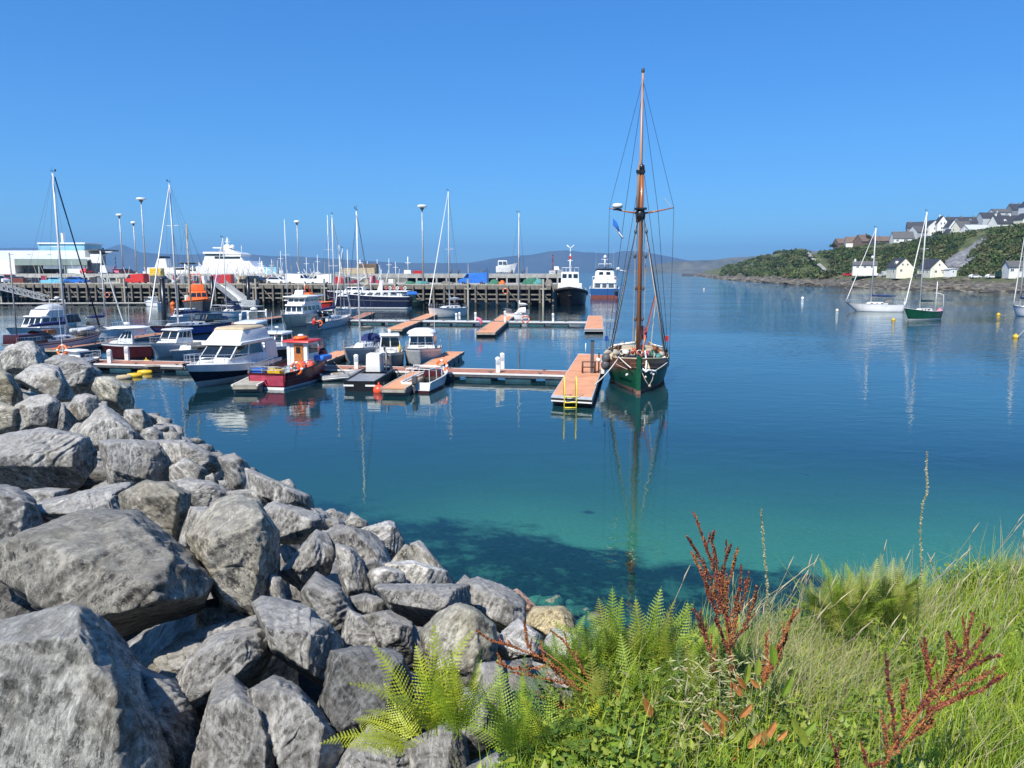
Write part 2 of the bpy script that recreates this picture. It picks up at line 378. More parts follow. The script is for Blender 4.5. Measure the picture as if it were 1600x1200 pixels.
Q = [(r*n+i, r*n+i+1, (r+1)*n+i+1, (r+1)*n+i) for r in range(len(mms)-1) for i in range(n-1)]
m, N, L = node_mat('headland_ground')
geo = N.new('ShaderNodeNewGeometry'); sx = N.new('ShaderNodeSeparateXYZ'); L.new(geo.outputs['Position'], sx.inputs[0])
nn = noise_node(N, L, geo.outputs['Position'], .09, 8, .7); nf = noise_node(N, L, geo.outputs['Position'], .6, 6, .75)
rock = ramp(N, L, nf, [(.35, (.03, .027, .02)), (.5, (.11, .095, .07)), (.66, (.3, .27, .21))])
grass = ramp(N, L, nn, [(.36, (.04, .06, .018)), (.5, (.085, .105, .03)), (.62, (.16, .155, .065))])
hz = math_node(N, L, 'ADD', sx.outputs[2], math_node(N, L, 'MULTIPLY', math_node(N, L, 'SUBTRACT', nf, .5), 5))
f = math_node(N, L, 'MULTIPLY', math_node(N, L, 'SUBTRACT', hz, 2.7), .8, clamp=True)
wet = math_node(N, L, 'MULTIPLY', math_node(N, L, 'SUBTRACT', hz, .4), 1.2, clamp=True)
rock = mixc(N, L, wet, (.035, .03, .018), rock)
cc = mixc(N, L, f, rock, grass)
d = N.new('ShaderNodeBsdfPrincipled'); d.inputs['Roughness'].default_value = .95; L.new(cc, d.inputs[0])
bpn = N.new('ShaderNodeBump'); bpn.inputs['Strength'].default_value = 1; bpn.inputs['Distance'].default_value = 1.0; L.new(nf, bpn.inputs['Height']); L.new(bpn.outputs[0], d.inputs['Normal'])
out = N.new('ShaderNodeOutputMaterial'); L.new(d.outputs[0], out.inputs[0])
tag(fast_mesh('headland', V, Q, ['headland_ground'], smooth=True), kind='structure')

# shore rocks: low ledges, nobody could count them
def clump_verts(c, r, k, sub, sq=(1, 1, .7), seed=0):
    d = ICO[sub][0]; n = np.array([noise.noise(Vector(v*1.3)+Vector((seed, seed*.7, 1.1))) for v in d])
    n2 = np.array([noise.noise(Vector(v*3.1)+Vector((seed*1.3, 2, seed))) for v in d])
    return c+d*np.array(sq)*(r*(1+k*n+.5*k*n2))[:, None]
ICO = {}
for sdv in (1, 2, 3, 4, 5, 6):
    bm = bmesh.new(); bmesh.ops.create_icosphere(bm, subdivisions=sdv, radius=1)
    ICO[sdv] = (np.array([v.co[:] for v in bm.verts]), np.array([[v.index for v in f.verts] for f in bm.faces])); bm.free()
VV = []; FF = []; o = 0
for i in range(520):
    px = random.uniform(1080, 1790) if i > 120 else random.uniform(1080, 1200); mm = random.choice((random.uniform(.995, 1.02), random.uniform(1.02, 1.05), random.uniform(1.06, 1.15)))
    p = TPn(px, mm); r = random.uniform(.3, 1.1)*(1+p.y/1500)
    VV.append(clump_verts(np.array(p), r, .7, 1, (random.uniform(1, 2.6), 1, random.uniform(.3, .6)), i)); FF.append(ICO[1][1]+o); o += len(ICO[1][0])
mat('shore_rock', (.2, .18, .14), .95, var=.3, scale=.35, c2=(.07, .055, .035), bump=.6)
tag(fast_mesh('shore_rocks', np.concatenate(VV), np.concatenate(FF), ['shore_rock']), kind='stuff')

# woodland and scrub on the slope
mat('leaf_a', (.07, .12, .025), .7, var=.3, scale=.15, trans=.25)
mat('leaf_b', (.11, .16, .035), .7, var=.3, scale=.15, trans=.25)
mat('leaf_c', (.045, .075, .02), .7, var=.3, scale=.15, trans=.2)
mat('leaf_d', (.16, .17, .055), .7, var=.3, scale=.15, trans=.25)
def leaf_cloud(c, r, nleaf, size, sq=.8):
    d = rng.normal(size=(nleaf, 3)); d /= np.linalg.norm(d, axis=1)[:, None]; d[:, 2] = np.abs(d[:, 2])*1.1-.15
    rad = r*(rng.random(nleaf)**.35)*(1+.35*np.sin(d[:, 0]*5+c[0])*np.cos(d[:, 1]*4+c[1]))
    P = np.array(c)+d*rad[:, None]*np.array([1, 1, sq])
    a = rng.normal(size=(nleaf, 3)); a /= np.linalg.norm(a, axis=1)[:, None]; b = np.cross(a, d+rng.normal(size=(nleaf, 3))*.5); b /= (np.linalg.norm(b, axis=1)[:, None]+1e-6)
    s = size*(.6+.8*rng.random(nleaf))[:, None]
    return np.stack([P-a*s, P-b*s*.6, P+a*s, P+b*s*.6], 1).reshape(-1, 3)
VV = []; MI = []
def scrub(px, mm, r, nleaf=110, size=.5, mi=None):
    p = TPn(px, mm); VV.append(leaf_cloud((p.x, p.y, p.z+r*.15), r, nleaf, size)); MI.append(np.full(nleaf, mi if mi is not None else random.choice((0, 0, 1, 1, 2, 3, 3)))) 
for i in range(1150):
    px = random.uniform(1290, 1800); t = random.random()
    lo, hi = 1.2, (1.62 if px < 1500 else 1.6)
    if px < 1400: hi = 1.52
    mm = lo+(hi-lo)*t
    if 1448 < px < 1530 and 1.18 < mm < 1.62 and abs((mm-1.2)/.4*64+1458-px) < 19: continue
    scrub(px, mm, random.uniform(1.6, 3.8), 120, .55)
for i in range(620):
    px = random.uniform(1120, 1310); mm = random.uniform(1.1, 1.68)
    if abs(px-(1250+(1.68-mm)*95)) < 9: continue
    if noise.noise(Vector((px*.03, mm*6, 0))) < -.3: continue
    scrub(px, mm, random.uniform(1.2, 2.6)*1.3, 70, .8)
for i in range(170): scrub(random.uniform(1300, 1780), random.uniform(1.63, 1.72), random.uniform(.7, 1.7), 60, .4, random.choice((0, 1, 3)))
VV = np.concatenate(VV); MI = np.concatenate(MI)
tag(fast_mesh('wooded_scrub', VV, np.arange(len(VV)).reshape(-1, 4), ['leaf_a', 'leaf_b', 'leaf_c', 'leaf_d'], MI), kind='stuff')
# gravel track
pts = [(1249, 1.69), (1251, 1.62), (1256, 1.5), (1265, 1.4), (1276, 1.3), (1290, 1.2), (1300, 1.17)]
V = []
for px, mm in pts:
    for dx in (-3.2, 3.2): p = TP(px+dx*(1 if mm > 1.3 else 1.3), mm); p.z += 1.3; V.append(p)
mat('gravel', (.36, .34, .3), .95, var=.15, scale=.5)
tag(fast_mesh('gravel_track', V, [(2*i, 2*i+1, 2*i+3, 2*i+2) for i in range(len(pts)-1)], ['gravel']), kind='structure')
# bare rock face
mat('cliff', (.24, .24, .24), .9, var=.3, scale=.35, c2=(.06, .06, .062), bump=1, streak=.3, bscale=.8)
def slope_hit(px, py):
    lo, hi = 1.1, 1.7
    for _ in range(30):
        q = (lo+hi)/2; p = TP(px, q); y_ = 600-F*((p.z-H)*cp+p.y*sp)/(p.y*cp-(p.z-H)*sp)
        if y_ > py: lo = q
        else: hi = q
    return TP(px, (lo+hi)/2)
base = slope_hit(1490, 405); lo_ = [(1458, 424), (1468, 425), (1480, 425), (1492, 422), (1503, 412), (1514, 400), (1526, 388)]; up_e = [(1455, 411), (1463, 405), (1474, 398), (1486, 390), (1498, 383), (1508, 376), (1518, 370)]
mbx = MB(); V = []; nr_ = 11; nc_ = 13
for r_ in range(nr_):
    for c_ in range(nc_):
        u = c_/(nc_-1)*6; i0 = min(int(u), 5); fr_ = u-i0; v = r_/(nr_-1)
        L_ = [lo_[i0][j]*(1-fr_)+lo_[i0+1][j]*fr_ for j in (0, 1)]; U_ = [up_e[i0][j]*(1-fr_)+up_e[i0+1][j]*fr_ for j in (0, 1)]
        p = slope_hit(L_[0]*(1-v)+U_[0]*v, L_[1]*(1-v)+U_[1]*v); inner = min(r_, nr_-1-r_, c_, nc_-1-c_)
        p = p+Vector((0, -1, .55))*(.2+min(inner, 2)*1.3)+Vector((0, -1, .5))*2.2*noise.noise(Vector((c_*.8+r_*.35, r_*.25, 0)))
        V.append(p-base)
mbx.add(V, [(r_*nc_+c_, r_*nc_+c_+1, (r_+1)*nc_+c_+1, (r_+1)*nc_+c_) for r_ in range(nr_-1) for c_ in range(nc_-1)])
o = mbx.build('rock_face', M['cliff'], None, base); tag(o, 'slanting bare grey rock face among bushes above the white annex', 'rock face')
# ============================================================ houses
def house(px, py, Yd, l, wd, wh, rh, rz, wall, roof, label, gwin=(), swin=(), chim=(), name='house', group=None, dormers=(), door=None, fy=1):
    p = AT(px, py, Yd)
    if Yd < 400: p.z = max(p.z, TP(px, p.y/LD(px)[0]).z)+.15
    t = thing(name, label, 'house', p, R(rz), group)
    b = MB(); a, c = l/2, wd/2
    b.add([(-a,-c,-1.8),(a,-c,-1.8),(a,c,-1.8),(-a,c,-1.8),(-a,-c,wh),(a,-c,wh),(a,c,wh),(-a,c,wh),(-a,0,wh+rh),(a,0,wh+rh)],
          [(0,1,5,4),(2,3,7,6),(1,2,6,9,5),(3,0,4,8,7),(0,3,2,1)])
    b.build('wall', wall, t)
    b = MB(); e = .25; k = rh/c; th = .18
    for s in (-1, 1):
        y0, z0 = s*(c+.35), wh-.35*k
        pts = [(-a-e, y0, z0), (a+e, y0, z0), (a+e, 0, wh+rh), (-a-e, 0, wh+rh)]
        lo = [Vector(q)+Vector((0, 0, .03)) for q in pts]; hi = [q+Vector((0, 0, th)) for q in lo]
        b.hexa(lo+hi if s < 0 else [lo[1], lo[0], lo[3], lo[2], hi[1], hi[0], hi[3], hi[2]])
    rf = b.build('roof', roof, t)
    for cx in chim:
        q = MB(); q.bbox(cx-.4, cx+.4, -.45, .45, wh+rh-.5, wh+rh+1.0); q.lathe([(.12, 0), (.12, .35), (.1, .36)], (cx, 0, wh+rh+1.0), 6); q.build('chimney', wall, rf)
    def win(o3, u, w_, h_):
        o3 = Vector(o3); u = Vector(u); up = Vector((0, 0, 1)); nrm = u.cross(up)
        f = MB(); f.box(o3, (w_ if abs(u.x) > .5 else .1, w_ if abs(u.y) > .5 else .1, h_)); fo = f.build('window', 'white', t)
        g = MB()
        for s in (-1, 1):
            cc = o3+u*s*w_*.24+nrm*.05
            g.box(cc, (w_*.4 if abs(u.x) > .5 else .05, w_*.4 if abs(u.y) > .5 else .05, h_*.84))
        g.build('pane', 'glass_grey', fo)
    for (y, z, w_, h_) in gwin:
        win((a+.01, y, z), (0, 1, 0), w_, h_)
    for (x, z, w_, h_) in swin: win((x, -c-.01, z), (1, 0, 0), w_, h_)
    for (x, w_, h_) in dormers:
        q = MB(); y1 = -c*.75; zb = wh+rh*.12
        q.prism([(x-w_/2, zb), (x+w_/2, zb), (x+w_/2, zb+h_), (x, zb+h_+w_*.45), (x-w_/2, zb+h_)], y1-.1, 0); q.build('dormer', wall, t)
        g = MB(); g.box((x, y1-.13, zb+h_*.6), (w_*.45, .06, h_*.6)); g.build('window', 'glass_grey', t)
    if door is not None:
        q = MB(); q.bbox(door-.45, door+.45, -c-.06, -c+.02, 0, 2.1); q.build('door', 'grey_dark', t)
    return t
D1 = 345
house(1405, 429, 334, 10.5, 6.8, 3.2, 3.5, -94, 'yellow_wall', 'slate', 'cream two storey shoreline house with plain gable end and dark roof, left of its twin', gwin=[(-1.0, 4.1, .7, .8), (1.0, 4.1, .7, .8), (-1.5, 1.6, .9, 1.1)], swin=[(-3.2, 1.5, 1, 1.2), (0, 1.5, 1, 1.2), (2.8, 1.5, 1.2, 1.4)], dormers=[(1.8, 1.6, 1.2)])
house(1456, 430.5, 320, 11, 6.8, 3.0, 3.5, -92, 'yellow_wall', 'slate', 'cream house with single gable window, beside the small white annex', gwin=[(0, 4.2, .7, 1.0), (-1.3, 1.5, 1.0, 1.0), (1.4, 1.9, 1.3, .5)], swin=[(-3, 1.5, 1, 1.2), (0, 1.5, 1, 1.2), (3, 1.5, 1, 1.2)])
house(1484, 430.5, 312, 3.4, 3.2, 2.3, .25, -80, 'white', 'white', 'small flat-topped white annex below the bare rock face', gwin=[(0, 1.4, .6, .7)], name='annex')
house(1350, 425, 356, 10, 6, 3.0, 1.6, -20, 'offwhite_wall', 'slate_pale', 'pale grey roofed white house behind the parked cars, leftmost on the shore flat', gwin=[(0, 2, 1, 1)], swin=[(-3, 2.2, 1.2, .9), (0, 2.2, 1.2, .9), (3, 2.2, 1.2, .9)], chim=(-4,))
house(1594, 428, 282, 10, 6, 2.4, 2.0, -10, 'offwhite_wall', 'slate_pale', 'low white house with grey roof at the right edge of the shore flat', gwin=[(0, 1.5, 1, 1)], swin=[(-4, 1.3, 1.2, 1.1), (-1, 1.3, 1.2, 1.1), (3, 1.3, 1.2, 1.1)])
hh = 430
hs_ = [ # px, py base, Y, l, wd, wh, rh, rz, wall, roof, label, extra
 (1316, 382, 560, 11, 8, 1.6, 3.6, 8, 'tile_brown', 'tile_brown', 'brown roofed bungalow, leftmost of the houses on the hilltop', {}),
 (1332, 381, 548, 10, 8, 1.8, 4.2, -15, 'offwhite_wall', 'tile_brown', 'brown roofed bungalow with white wall, second from the left on the hilltop', dict(gwin=[(0, 1, 1.5, .9)])),
 (1349, 380, 540, 11, 9, 2.0, 4.8, 20, 'tile_brown', 'tile_brown', 'taller dark brown roofed bungalow, third from the left on the hilltop', dict(chim=(2,))),
 (1380, 380, 520, 17, 8, 2.2, 3.2, 5, 'slate_pale', 'tile_brown', 'long low fawn roofed bungalow in the middle of the grassy hilltop', dict(swin=[(-5, 1.2, 1.5, 1), (4, 1.2, 1.5, 1)])),
 (1409, 377, 505, 13, 9, 2.6, 4.6, -8, 'offwhite_wall', 'slate_pale', 'green grey roofed house with two bright white windows above the scrub', dict(swin=[(1, .9, 2.4, 2.0), (-4, 1, 1.4, 1.4)])),
 (1433, 368, 510, 10, 8, 3.0, 4.0, 25, 'grey_light', 'slate_pale', 'grey hipped villa below the dark gabled house', dict(swin=[(0, 1.5, 1.4, 1.2)])),
 (1430, 361, 560, 12, 9, 3.0, 4.5, -20, 'grey', 'slate', 'dark roofed gabled house standing against the sky left of the white-gabled terrace', dict(chim=(-3,))),
 (1455, 363, 520, 8, 10, 4.5, 4.5, -90, 'offwhite_wall', 'slate', 'dark roofed house with small white pointed gable, first of the terrace', dict(gwin=[(0, 3, 1.2, 1.5)])),
 (1469, 359, 515, 9, 7, 5.0, 5.0, -102, 'white', 'slate', 'house with the tallest bright white pointed gable on the hill', dict(gwin=[(-1, 4.5, .9, 1.4), (1, 4.5, .9, 1.4), (0, 1.5, 2, 1.2)], chim=(-3,))),
 (1485, 362, 505, 8, 6, 4.0, 4.4, -95, 'white', 'slate', 'small white gabled house between the tallest gable and the dark terrace', dict(gwin=[(0, 3.5, 1.1, 1.3)])),
 (1500, 358, 530, 20, 8, 5.0, 4.2, -5, 'grey', 'slate', 'long dark slate terrace behind the small white gables', dict(chim=(-8, 0, 8), dormers=[(-4, 1.6, 1.4), (5, 1.6, 1.4)])),
 (1482, 368, 490, 5, 5, 2.2, 2.6, -80, 'white', 'slate', 'tiny white gabled porch house lowest in front of the terrace', dict(gwin=[(0, 1.5, 1, 1)])),
 (1502, 364, 480, 9, 8, 4.2, 3.8, 190, 'yellow_wall', 'slate_pale', 'cream gable-ended building joined to the long pale-roofed shed', dict(gwin=[(-1.5, 2.5, 1, 1)])),
 (1530, 363, 470, 20, 9, 2.2, 3.0, 4, 'offwhite_wall', 'grey_light', 'long low shed with pale grey roof over a white wall', dict(swin=[(-6, 1, 2, .6), (0, 1, 2, .6), (6, 1, 2, .6)])),
 (1545, 347, 540, 14, 9, 3.5, 4.0, 0, 'grey_light', 'slate', 'dark roofed house behind the pale shed', dict(chim=(5,))),
 (1560, 341, 560, 12, 8, 5.0, 2.5, 5, 'grey_light', 'slate_pale', 'grey flat-fronted house standing above the slate terrace', dict(swin=[(-3, 3.5, 2, 1.3), (3, 3.5, 2, 1.3)])),
 (1576, 357, 460, 22, 9, 3.4, 5.2, 6, 'offwhite_wall', 'slate', 'long slate roofed terrace with three windows, nearest above the green slope', dict(swin=[(-8, 1.8, 1.5, 1.5), (-3, 1.8, 1.5, 1.5), (2, 1.8, 1.5, 1.5), (7, 1.8, 1.5, 1.5)], chim=(-9, 0, 9), dormers=[(-5, 1.5, 1.2)])),
 (1600, 352, 450, 9, 8, 4.2, 3.6, -90, 'yellow_wall', 'slate', 'cream gable at the right end of the slate terrace', dict(gwin=[(0, 3, 1, 1)])),
 (1590, 335, 560, 14, 8, 4, 4.5, 3, 'grey', 'slate', 'highest dark roofed row of the village against the sky', dict(chim=(-5, 0, 5))),
 (1603, 331, 530, 7, 7, 4.5, 3.8, -92, 'white', 'slate', 'white gabled house at the top right of the village', dict(gwin=[(0, 3, 1, 1)])),
]
for (a, b_, Yd, l, wd, wh, rh, rz, wl, rf, lb, kw) in hs_:
    s = Yd/470*.92
    house(a, b_+1.5, Yd, l*.95, wd*.9, wh*.95, rh*.9, rz, wl, rf, lb, group='houses along the hilltop', **kw)
for k, (px, py, hh_, lb) in enumerate([(1302, 386, 4.5, 'round dark tree standing alone at the left end of the hilltop'), (1355, 372, 4, 'dark tree behind the brown bungalows on the hilltop'), (1465, 372, 6, 'dark green tree in front of the white gables'), (1477, 374, 5, 'smaller dark tree right of the one before the white gables'), (1492, 376, 4, 'low round bush tree below the cream gable')]):
    p = AT(px, py+6, 480 if px > 1400 else 540); t = thing('tree', lb, 'tree', p)
    V = leaf_cloud((0, 0, hh_*.7), hh_*.55, 260, .55); fast_mesh('crown', V, np.arange(len(V)).reshape(-1, 4), ['leaf_c'], parent=t)
    b = MB(); b.tube([(0, 0, -2), (0.1, 0, hh_*.3), (0, .1, hh_*.75)], [.25, .18, .08]); b.build('trunk', 'brown_wood', t)

# ============================================================ vehicles
def vehicle(kind, paint, label, loc, rz, name=None, cat='car', group=None, s=1.0, lights=True):
    if kind == 'van': L_, W_, prof, gl = 5.4, 1.95, [(-2.7,.35),(2.65,.35),(2.7,.8),(2.45,1.1),(1.75,1.25),(1.15,2.1),(-2.6,2.3),(-2.7,2.1)], [(1.05,2.0),(1.62,1.32),(.7,1.32),(.7,2.0)]
    elif kind == 'pickup': L_, W_, prof, gl = 4.9, 1.8, [(-2.4,.4),(2.4,.4),(2.4,.85),(1.5,1.05),(.9,1.65),(-.3,1.68),(-.6,1.0),(-2.4,1.0)], [(.8,1.58),(1.3,1.1),(-.45,1.1),(-.25,1.6)]
    else: L_, W_, prof, gl = 4.1, 1.7, [(-2.0,.3),(2.05,.3),(2.05,.7),(1.2,.9),(.5,1.42),(-1.2,1.46),(-1.9,1.0),(-2.05,.8)], [(.45,1.36),(1.0,.95),(-1.7,.98),(-1.2,1.4)]
    t = thing(name or ('parked_van' if kind == 'van' else 'parked_car'), label, cat, loc, rz, group); t.scale = (s, s, s)
    zs = [z for _, z in prof]; zt = max(zs)
    b = MB(); b.prism(prof, 0, 0, ys=[W_/2*(1 if z < 1.2 else 1-.16*(z-1.2)/(zt-1.2+.01)) for _, z in prof]); b.build('body', paint, t)
    for sd_ in (-1, 1):
        g = MB(); yy_ = [W_/2*(1 if z < 1.2 else 1-.16*(z-1.2)/(zt-1.2+.01)) for _, z in gl]
        g.add([(x, sd_*(h+.012), z) for (x, z), h in zip(gl, yy_)], [(0, 1, 2, 3) if sd_ > 0 else (3, 2, 1, 0)]); g.build('window', 'glass', t)
        for x in (-L_*.32, L_*.31):
            w_ = MB(); w_.lathe([(.1, -.1), (.31, -.1), (.33, -.05), (.33, .05), (.31, .1), (.1, .1)], (x, sd_*(W_/2-.08), .33), 12, axis='y'); w_.build('wheel', 'rubber', t)
        if lights:
            h_ = MB(); h_.box((prof[2][0]-.06, sd_*W_*.36, .68), (.1, .3, .15)); h_.build('headlight', 'glass_grey', t)
    i = 4 if kind == 'van' else 3
    (xa, za), (xb, zb) = prof[i], prof[i+1]; g = MB(); h = W_/2*.84
    nv = Vector((zb-za, 0, -(xb-xa))).normalized()*.012
    if nv.z < 0: nv = -nv
    g.add([Vector((xa*.93+xb*.07, -h, za*.93+zb*.07))+nv, Vector((xa*.93+xb*.07, h, za*.93+zb*.07))+nv, Vector((xa*.1+xb*.9, h*.88, za*.1+zb*.9))+nv, Vector((xa*.1+xb*.9, -h*.88, za*.1+zb*.9))+nv], [(0, 1, 2, 3)]); g.build('windscreen', 'glass', t)
    return t
def onT(px, mm): p = TPn(px, mm); p.z = max(p.z, TP(px, mm).z)+.1; return p
for px, mm, kd, pt, rz, lb in [(1313, 1.14, 'car', 'red', .1, 'red car parked on the grass at the left end of the shore houses'), (1321, 1.15, 'car', 'red', 1.2, 'second red car close behind the first on the shore flat'),
    (1362, 1.14, 'car', 'white', .3, 'white car parked in front of the pale shore house'), (1376, 1.145, 'van', 'grey_light', 0, 'silver van between the white shore house and the cream twin'), (1384, 1.14, 'car', 'blue', 2.9, 'dark blue car beside the left cream house'),
    (1424, 1.13, 'car', 'grey_dark', .2, 'dark car parked between the two cream houses'), (1509, 1.13, 'car', 'white', 0, 'white low car parked right of the small white annex'), (1534, 1.13, 'car', 'white', .1, 'white car parked in the middle of the flat below the trees'),
    (1552, 1.14, 'van', 'green_dark', .2, 'dark green van parked below the trees'), (1567, 1.14, 'van', 'grey_blue', 3, 'blue grey van parked beside the low right house')]:
    vehicle(kd, pt, lb, onT(px, mm), rz, group='vehicles parked on the far shore')

# ============================================================ timber quay in front, concrete quay behind
QA, QB = Vector((-150, 177.5, 0)), Vector((7.6, 152, 0)); QD = 4.15
qd = (QB-QA).normalized(); qn = Vector((-qd.y, qd.x, 0)); QL = (QB-QA).length; qrz = math.atan2(qd.y, qd.x)
def QP(px, back=0.0, z=QD):   # a point on the quay at photo column px, 'back' metres behind its front edge
    a, b = (px-800)/F/cp, None
    o = QA+qn*back; # solve o + t*qd with x = a*y (small pitch terms ignored)
    t = (a*o.y-o.x)/(qd.x-a*qd.y); p = o+qd*t; return Vector((p.x, p.y, z))
t = thing('timber_quay', 'long weathered timber quay on rows of piles with parked cars on its deck', 'quay', QA, qrz)
b = MB(); b.bbox(0, QL, .2, 36, QD-.35, QD); b.build('deck', 'concrete', t)
b = MB(); b.bbox(0, QL, -.05, .2, QD-.75, QD-.06); b.build('front_beam', 'timber', t)
b = MB(); b.bbox(0, QL, -.1, .3, QD+.0, QD+.28); b.build('kerb_beam', 'timber_pale', t)
for zz in (QD-1.75, QD-2.7):
    b = MB(); b.bbox(0, QL, .0, .3, zz-.14, zz+.14); b.build('waling', 'timber', t)
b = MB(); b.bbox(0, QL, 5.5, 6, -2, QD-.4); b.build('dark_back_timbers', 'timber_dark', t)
x = .6; i = 0; pile = None; pil2 = None
while x < QL:
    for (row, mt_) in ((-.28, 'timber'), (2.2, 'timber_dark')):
        key = 'f' if row < 0 else 'b'
        if (pile if row < 0 else pil2) is None:
            b = MB(); b.bbox(-.17, .17, -.17, .17, -3, QD-.1)
            b.bbox(-.175, .175, -.175, .175, -3, .75, 1)
            o = b.build('pile', [mt_, 'weed_timber'], t)
            if row < 0: pile = o
            else: pil2 = o
        else: o = (pile if row < 0 else pil2).copy(); C.objects.link(o)
        o.location = (x, row, random.uniform(-.12, .1)); o.rotation_euler = (random.uniform(-.012, .012), random.uniform(-.015, .015), 0)
    if i % 7 == 3:
        b = MB(); b.bbox(x+.5, x+.85, -.75, -.4, -3, QD+1.3); b.box((x+.68, -.6, QD-.6), (1.3, .2, .3)); b.build('fender_pile', 'timber_pale', t)
    if i % 3 == 1:
        b = MB(); b.beam((x, -.1, QD-.9), (x+2.1, -.1, .9), .16, .16); b.build('brace', 'timber', t)
    x += 2.15; i += 1
# end corner of the quay on the right with a few tall rusty piles
b = MB()
for k in range(5): b.bbox(QL+.1, QL+.45, 1.5+k*3.0, 1.85+k*3.0, -3, QD+.2)
b.build('end_piles', 'timber', t); 
# concrete quay behind
BA, BB = Vector((-215, 214, 0)), Vector((16, 198, 0)); BZ = 6.2
bd = (BB-BA).normalized(); bn = Vector((-bd.y, bd.x, 0)); BL = (BB-BA).length
def BP(px, back=0.0, z=BZ):
    a = (px-800)/F/cp; o = BA+bn*back; t_ = (a*o.y-o.x)/(bd.x-a*bd.y); p = o+bd*t_; return Vector((p.x, p.y, z))
t = thing('concrete_quay', 'long concrete quay with open square bays standing behind the timber quay', 'quay', BA, math.atan2(bd.y, bd.x))
b = MB(); b.bbox(0, BL, 0, 46, BZ-.5, BZ); b.build('deck', 'concrete', t)
b = MB(); b.bbox(0, BL, -.15, .35, BZ-.95, BZ+.12); b.build('edge_beam', 'concrete', t)
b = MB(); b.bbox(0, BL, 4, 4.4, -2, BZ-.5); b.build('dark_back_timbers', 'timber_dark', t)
x = 1; o0 = None
while x < BL:
    if o0 is None:
        b = MB(); b.bbox(-.22, .22, -.12, .3, -3, BZ-.9); o0 = o = b.build('pier_post', 'concrete', t)
    else: o = o0.copy(); C.objects.link(o)
    o.location = (x, 0, 0); x += 2.6
# front-deck water gap: low wall between quays on the left part
b = MB(); w0 = (QA+qn*36); b.bbox(0, QL-40, 36, 37, 1, 5.2)
o = b.build('retaining_wall', 'concrete_dark', None, QA, qrz); tag(o, 'low stained concrete wall between the two quay levels', 'wall')

# fish shed and its neighbours, far left on the quay
def BX(px, py, Yd): return AT(px, py, Yd)
def shed(name, label, parts, cat='building'):
    t = thing(name, label, cat, BP(20, 8)); o = t.location
    for (nm, x0, x1, y0, y1, z0, z1, mt_) in parts:   # x by photo column, y metres back, z by photo row
        Yb = o.y+y0; xa, xb = AT(x0, 425, Yb).x, AT(x1, 425, Yb).x; za, zb = ZY(z0, Yb), ZY(z1, Yb)
        b = MB(); b.bbox(xa-o.x, xb-o.x, y0, y1, max(za, BZ-.1)-o.z, zb-o.z)
        if nm == 'roof_slope':
            b = MB(); q = [(xa, y0, za), (xb, y0, za), (xb, y1, zb), (xa, y1, zb)]; q = [Vector((a-o.x, c, d-o.z)) for a, c, d in q]
            b.hexa([v+Vector((0, 0, -.3)) for v in q]+q); nm = 'roof'
        b.build(nm, mt_, t)
    return t
shed('fish_shed', 'long low harbour shed with white sheet roof, grey green fascia and open dark bays', [
  ('roof_slope', -120, 138, 0, 16, 406, 389, 'shed_roof'), ('fascia', 24, 137, -1.2, -.9, 414.5, 404.5, 'shed_green'), ('rear_wall', -120, 138, 6, 16, 432, 404, 'grey_dark'),
  ('white_wall', -120, 24, -.6, 4, 431, 406.5, 'offwhite_wall'), ('post', 60, 62, -1, -.6, 432, 414, 'shed_green'), ('post', 100, 102, -1, -.6, 432, 414, 'shed_green'), ('post', 134.5, 137, -1, -.6, 432, 414, 'shed_green'),
  ('sign_panel', 68, 99, -.5, -.3, 420, 413.5, 'white'), ('sign_panel', 103, 133, -.5, -.3, 427, 415, 'white'), ('door_panel', 118, 134, -.9, -.7, 432, 420, 'white'), ('shutter', 38, 60, 1, 1.3, 432, 416, 'black'),
  ('roof_light', 18, 22, 8, 9, 400.5, 397.5, 'grey'), ('roof_light', 45, 49, 8, 9, 400.5, 397.5, 'grey'), ('roof_light', 76, 80, 8, 9, 400.5, 397.5, 'grey')])
shed('ice_plant', 'pale blue box-shaped ice plant rising behind the white shed roof', [
  ('wall', 63, 135, 18, 28, 432, 381, 'shed_blue'), ('parapet', 62, 136, 17.6, 28.3, 381, 379, 'white'), ('vent', 100, 103, 20, 21, 380, 364, 'white'), ('annex_wall', 77, 120, 14, 17.5, 404, 392, 'shed_roof'), ('annex_wall', 121, 137, 13, 17, 402, 393, 'shed_roof')])
shed('gantry_shed', 'dark open sided gantry shed carrying a plain white board, right of the fish shed', [
  ('roof', 134, 160, 2, 12, 391.5, 389.5, 'grey_dark'), ('side_wall', 135, 144, 4, 12, 432, 392, 'grey'), ('post', 158.5, 160.5, 2, 2.5, 432, 391, 'grey_dark'), ('back_wall', 136, 160, 11, 12, 432, 391, 'grey_blue'), ('white_board', 143, 160, 1.6, 1.9, 411, 397, 'white')])
# lamp masts
def lampmast(px, pyt, p, label, hr=.75):
    t = thing('lamp_mast', label, 'lamp mast', p, 0, 'tall lamp masts on the quays'); zt = ZY(pyt, p.y)-p.z
    b = MB(); b.tube([(0, 0, 0), (0, 0, zt)], [.24, .12], 8); b.lathe([(.42, 0), (.42, .5), (.26, .55)], (0, 0, 0), 8); b.build('pole', 'galv', t)
    b = MB(); b.lathe([(.05, -.3), (hr, -.22), (hr*1.12, .02), (hr*.9, .3), (.05, .38)], (0, 0, zt), 14); b.build('lamp_head', 'lamp_head', t)
    b = MB(); b.lathe([(.12, -.9), (hr*.5, -.42), (hr*.6, -.36)], (0, 0, zt), 10); b.build('bracket', 'grey_dark', t)
lampmast(198, 336, BP(205.5, 12), 'grey lamp mast with flat round head, left of the pair beside the white van', .8)
lampmast(220, 348, BP(226, 14), 'shorter grey lamp mast between two taller ones', .65)
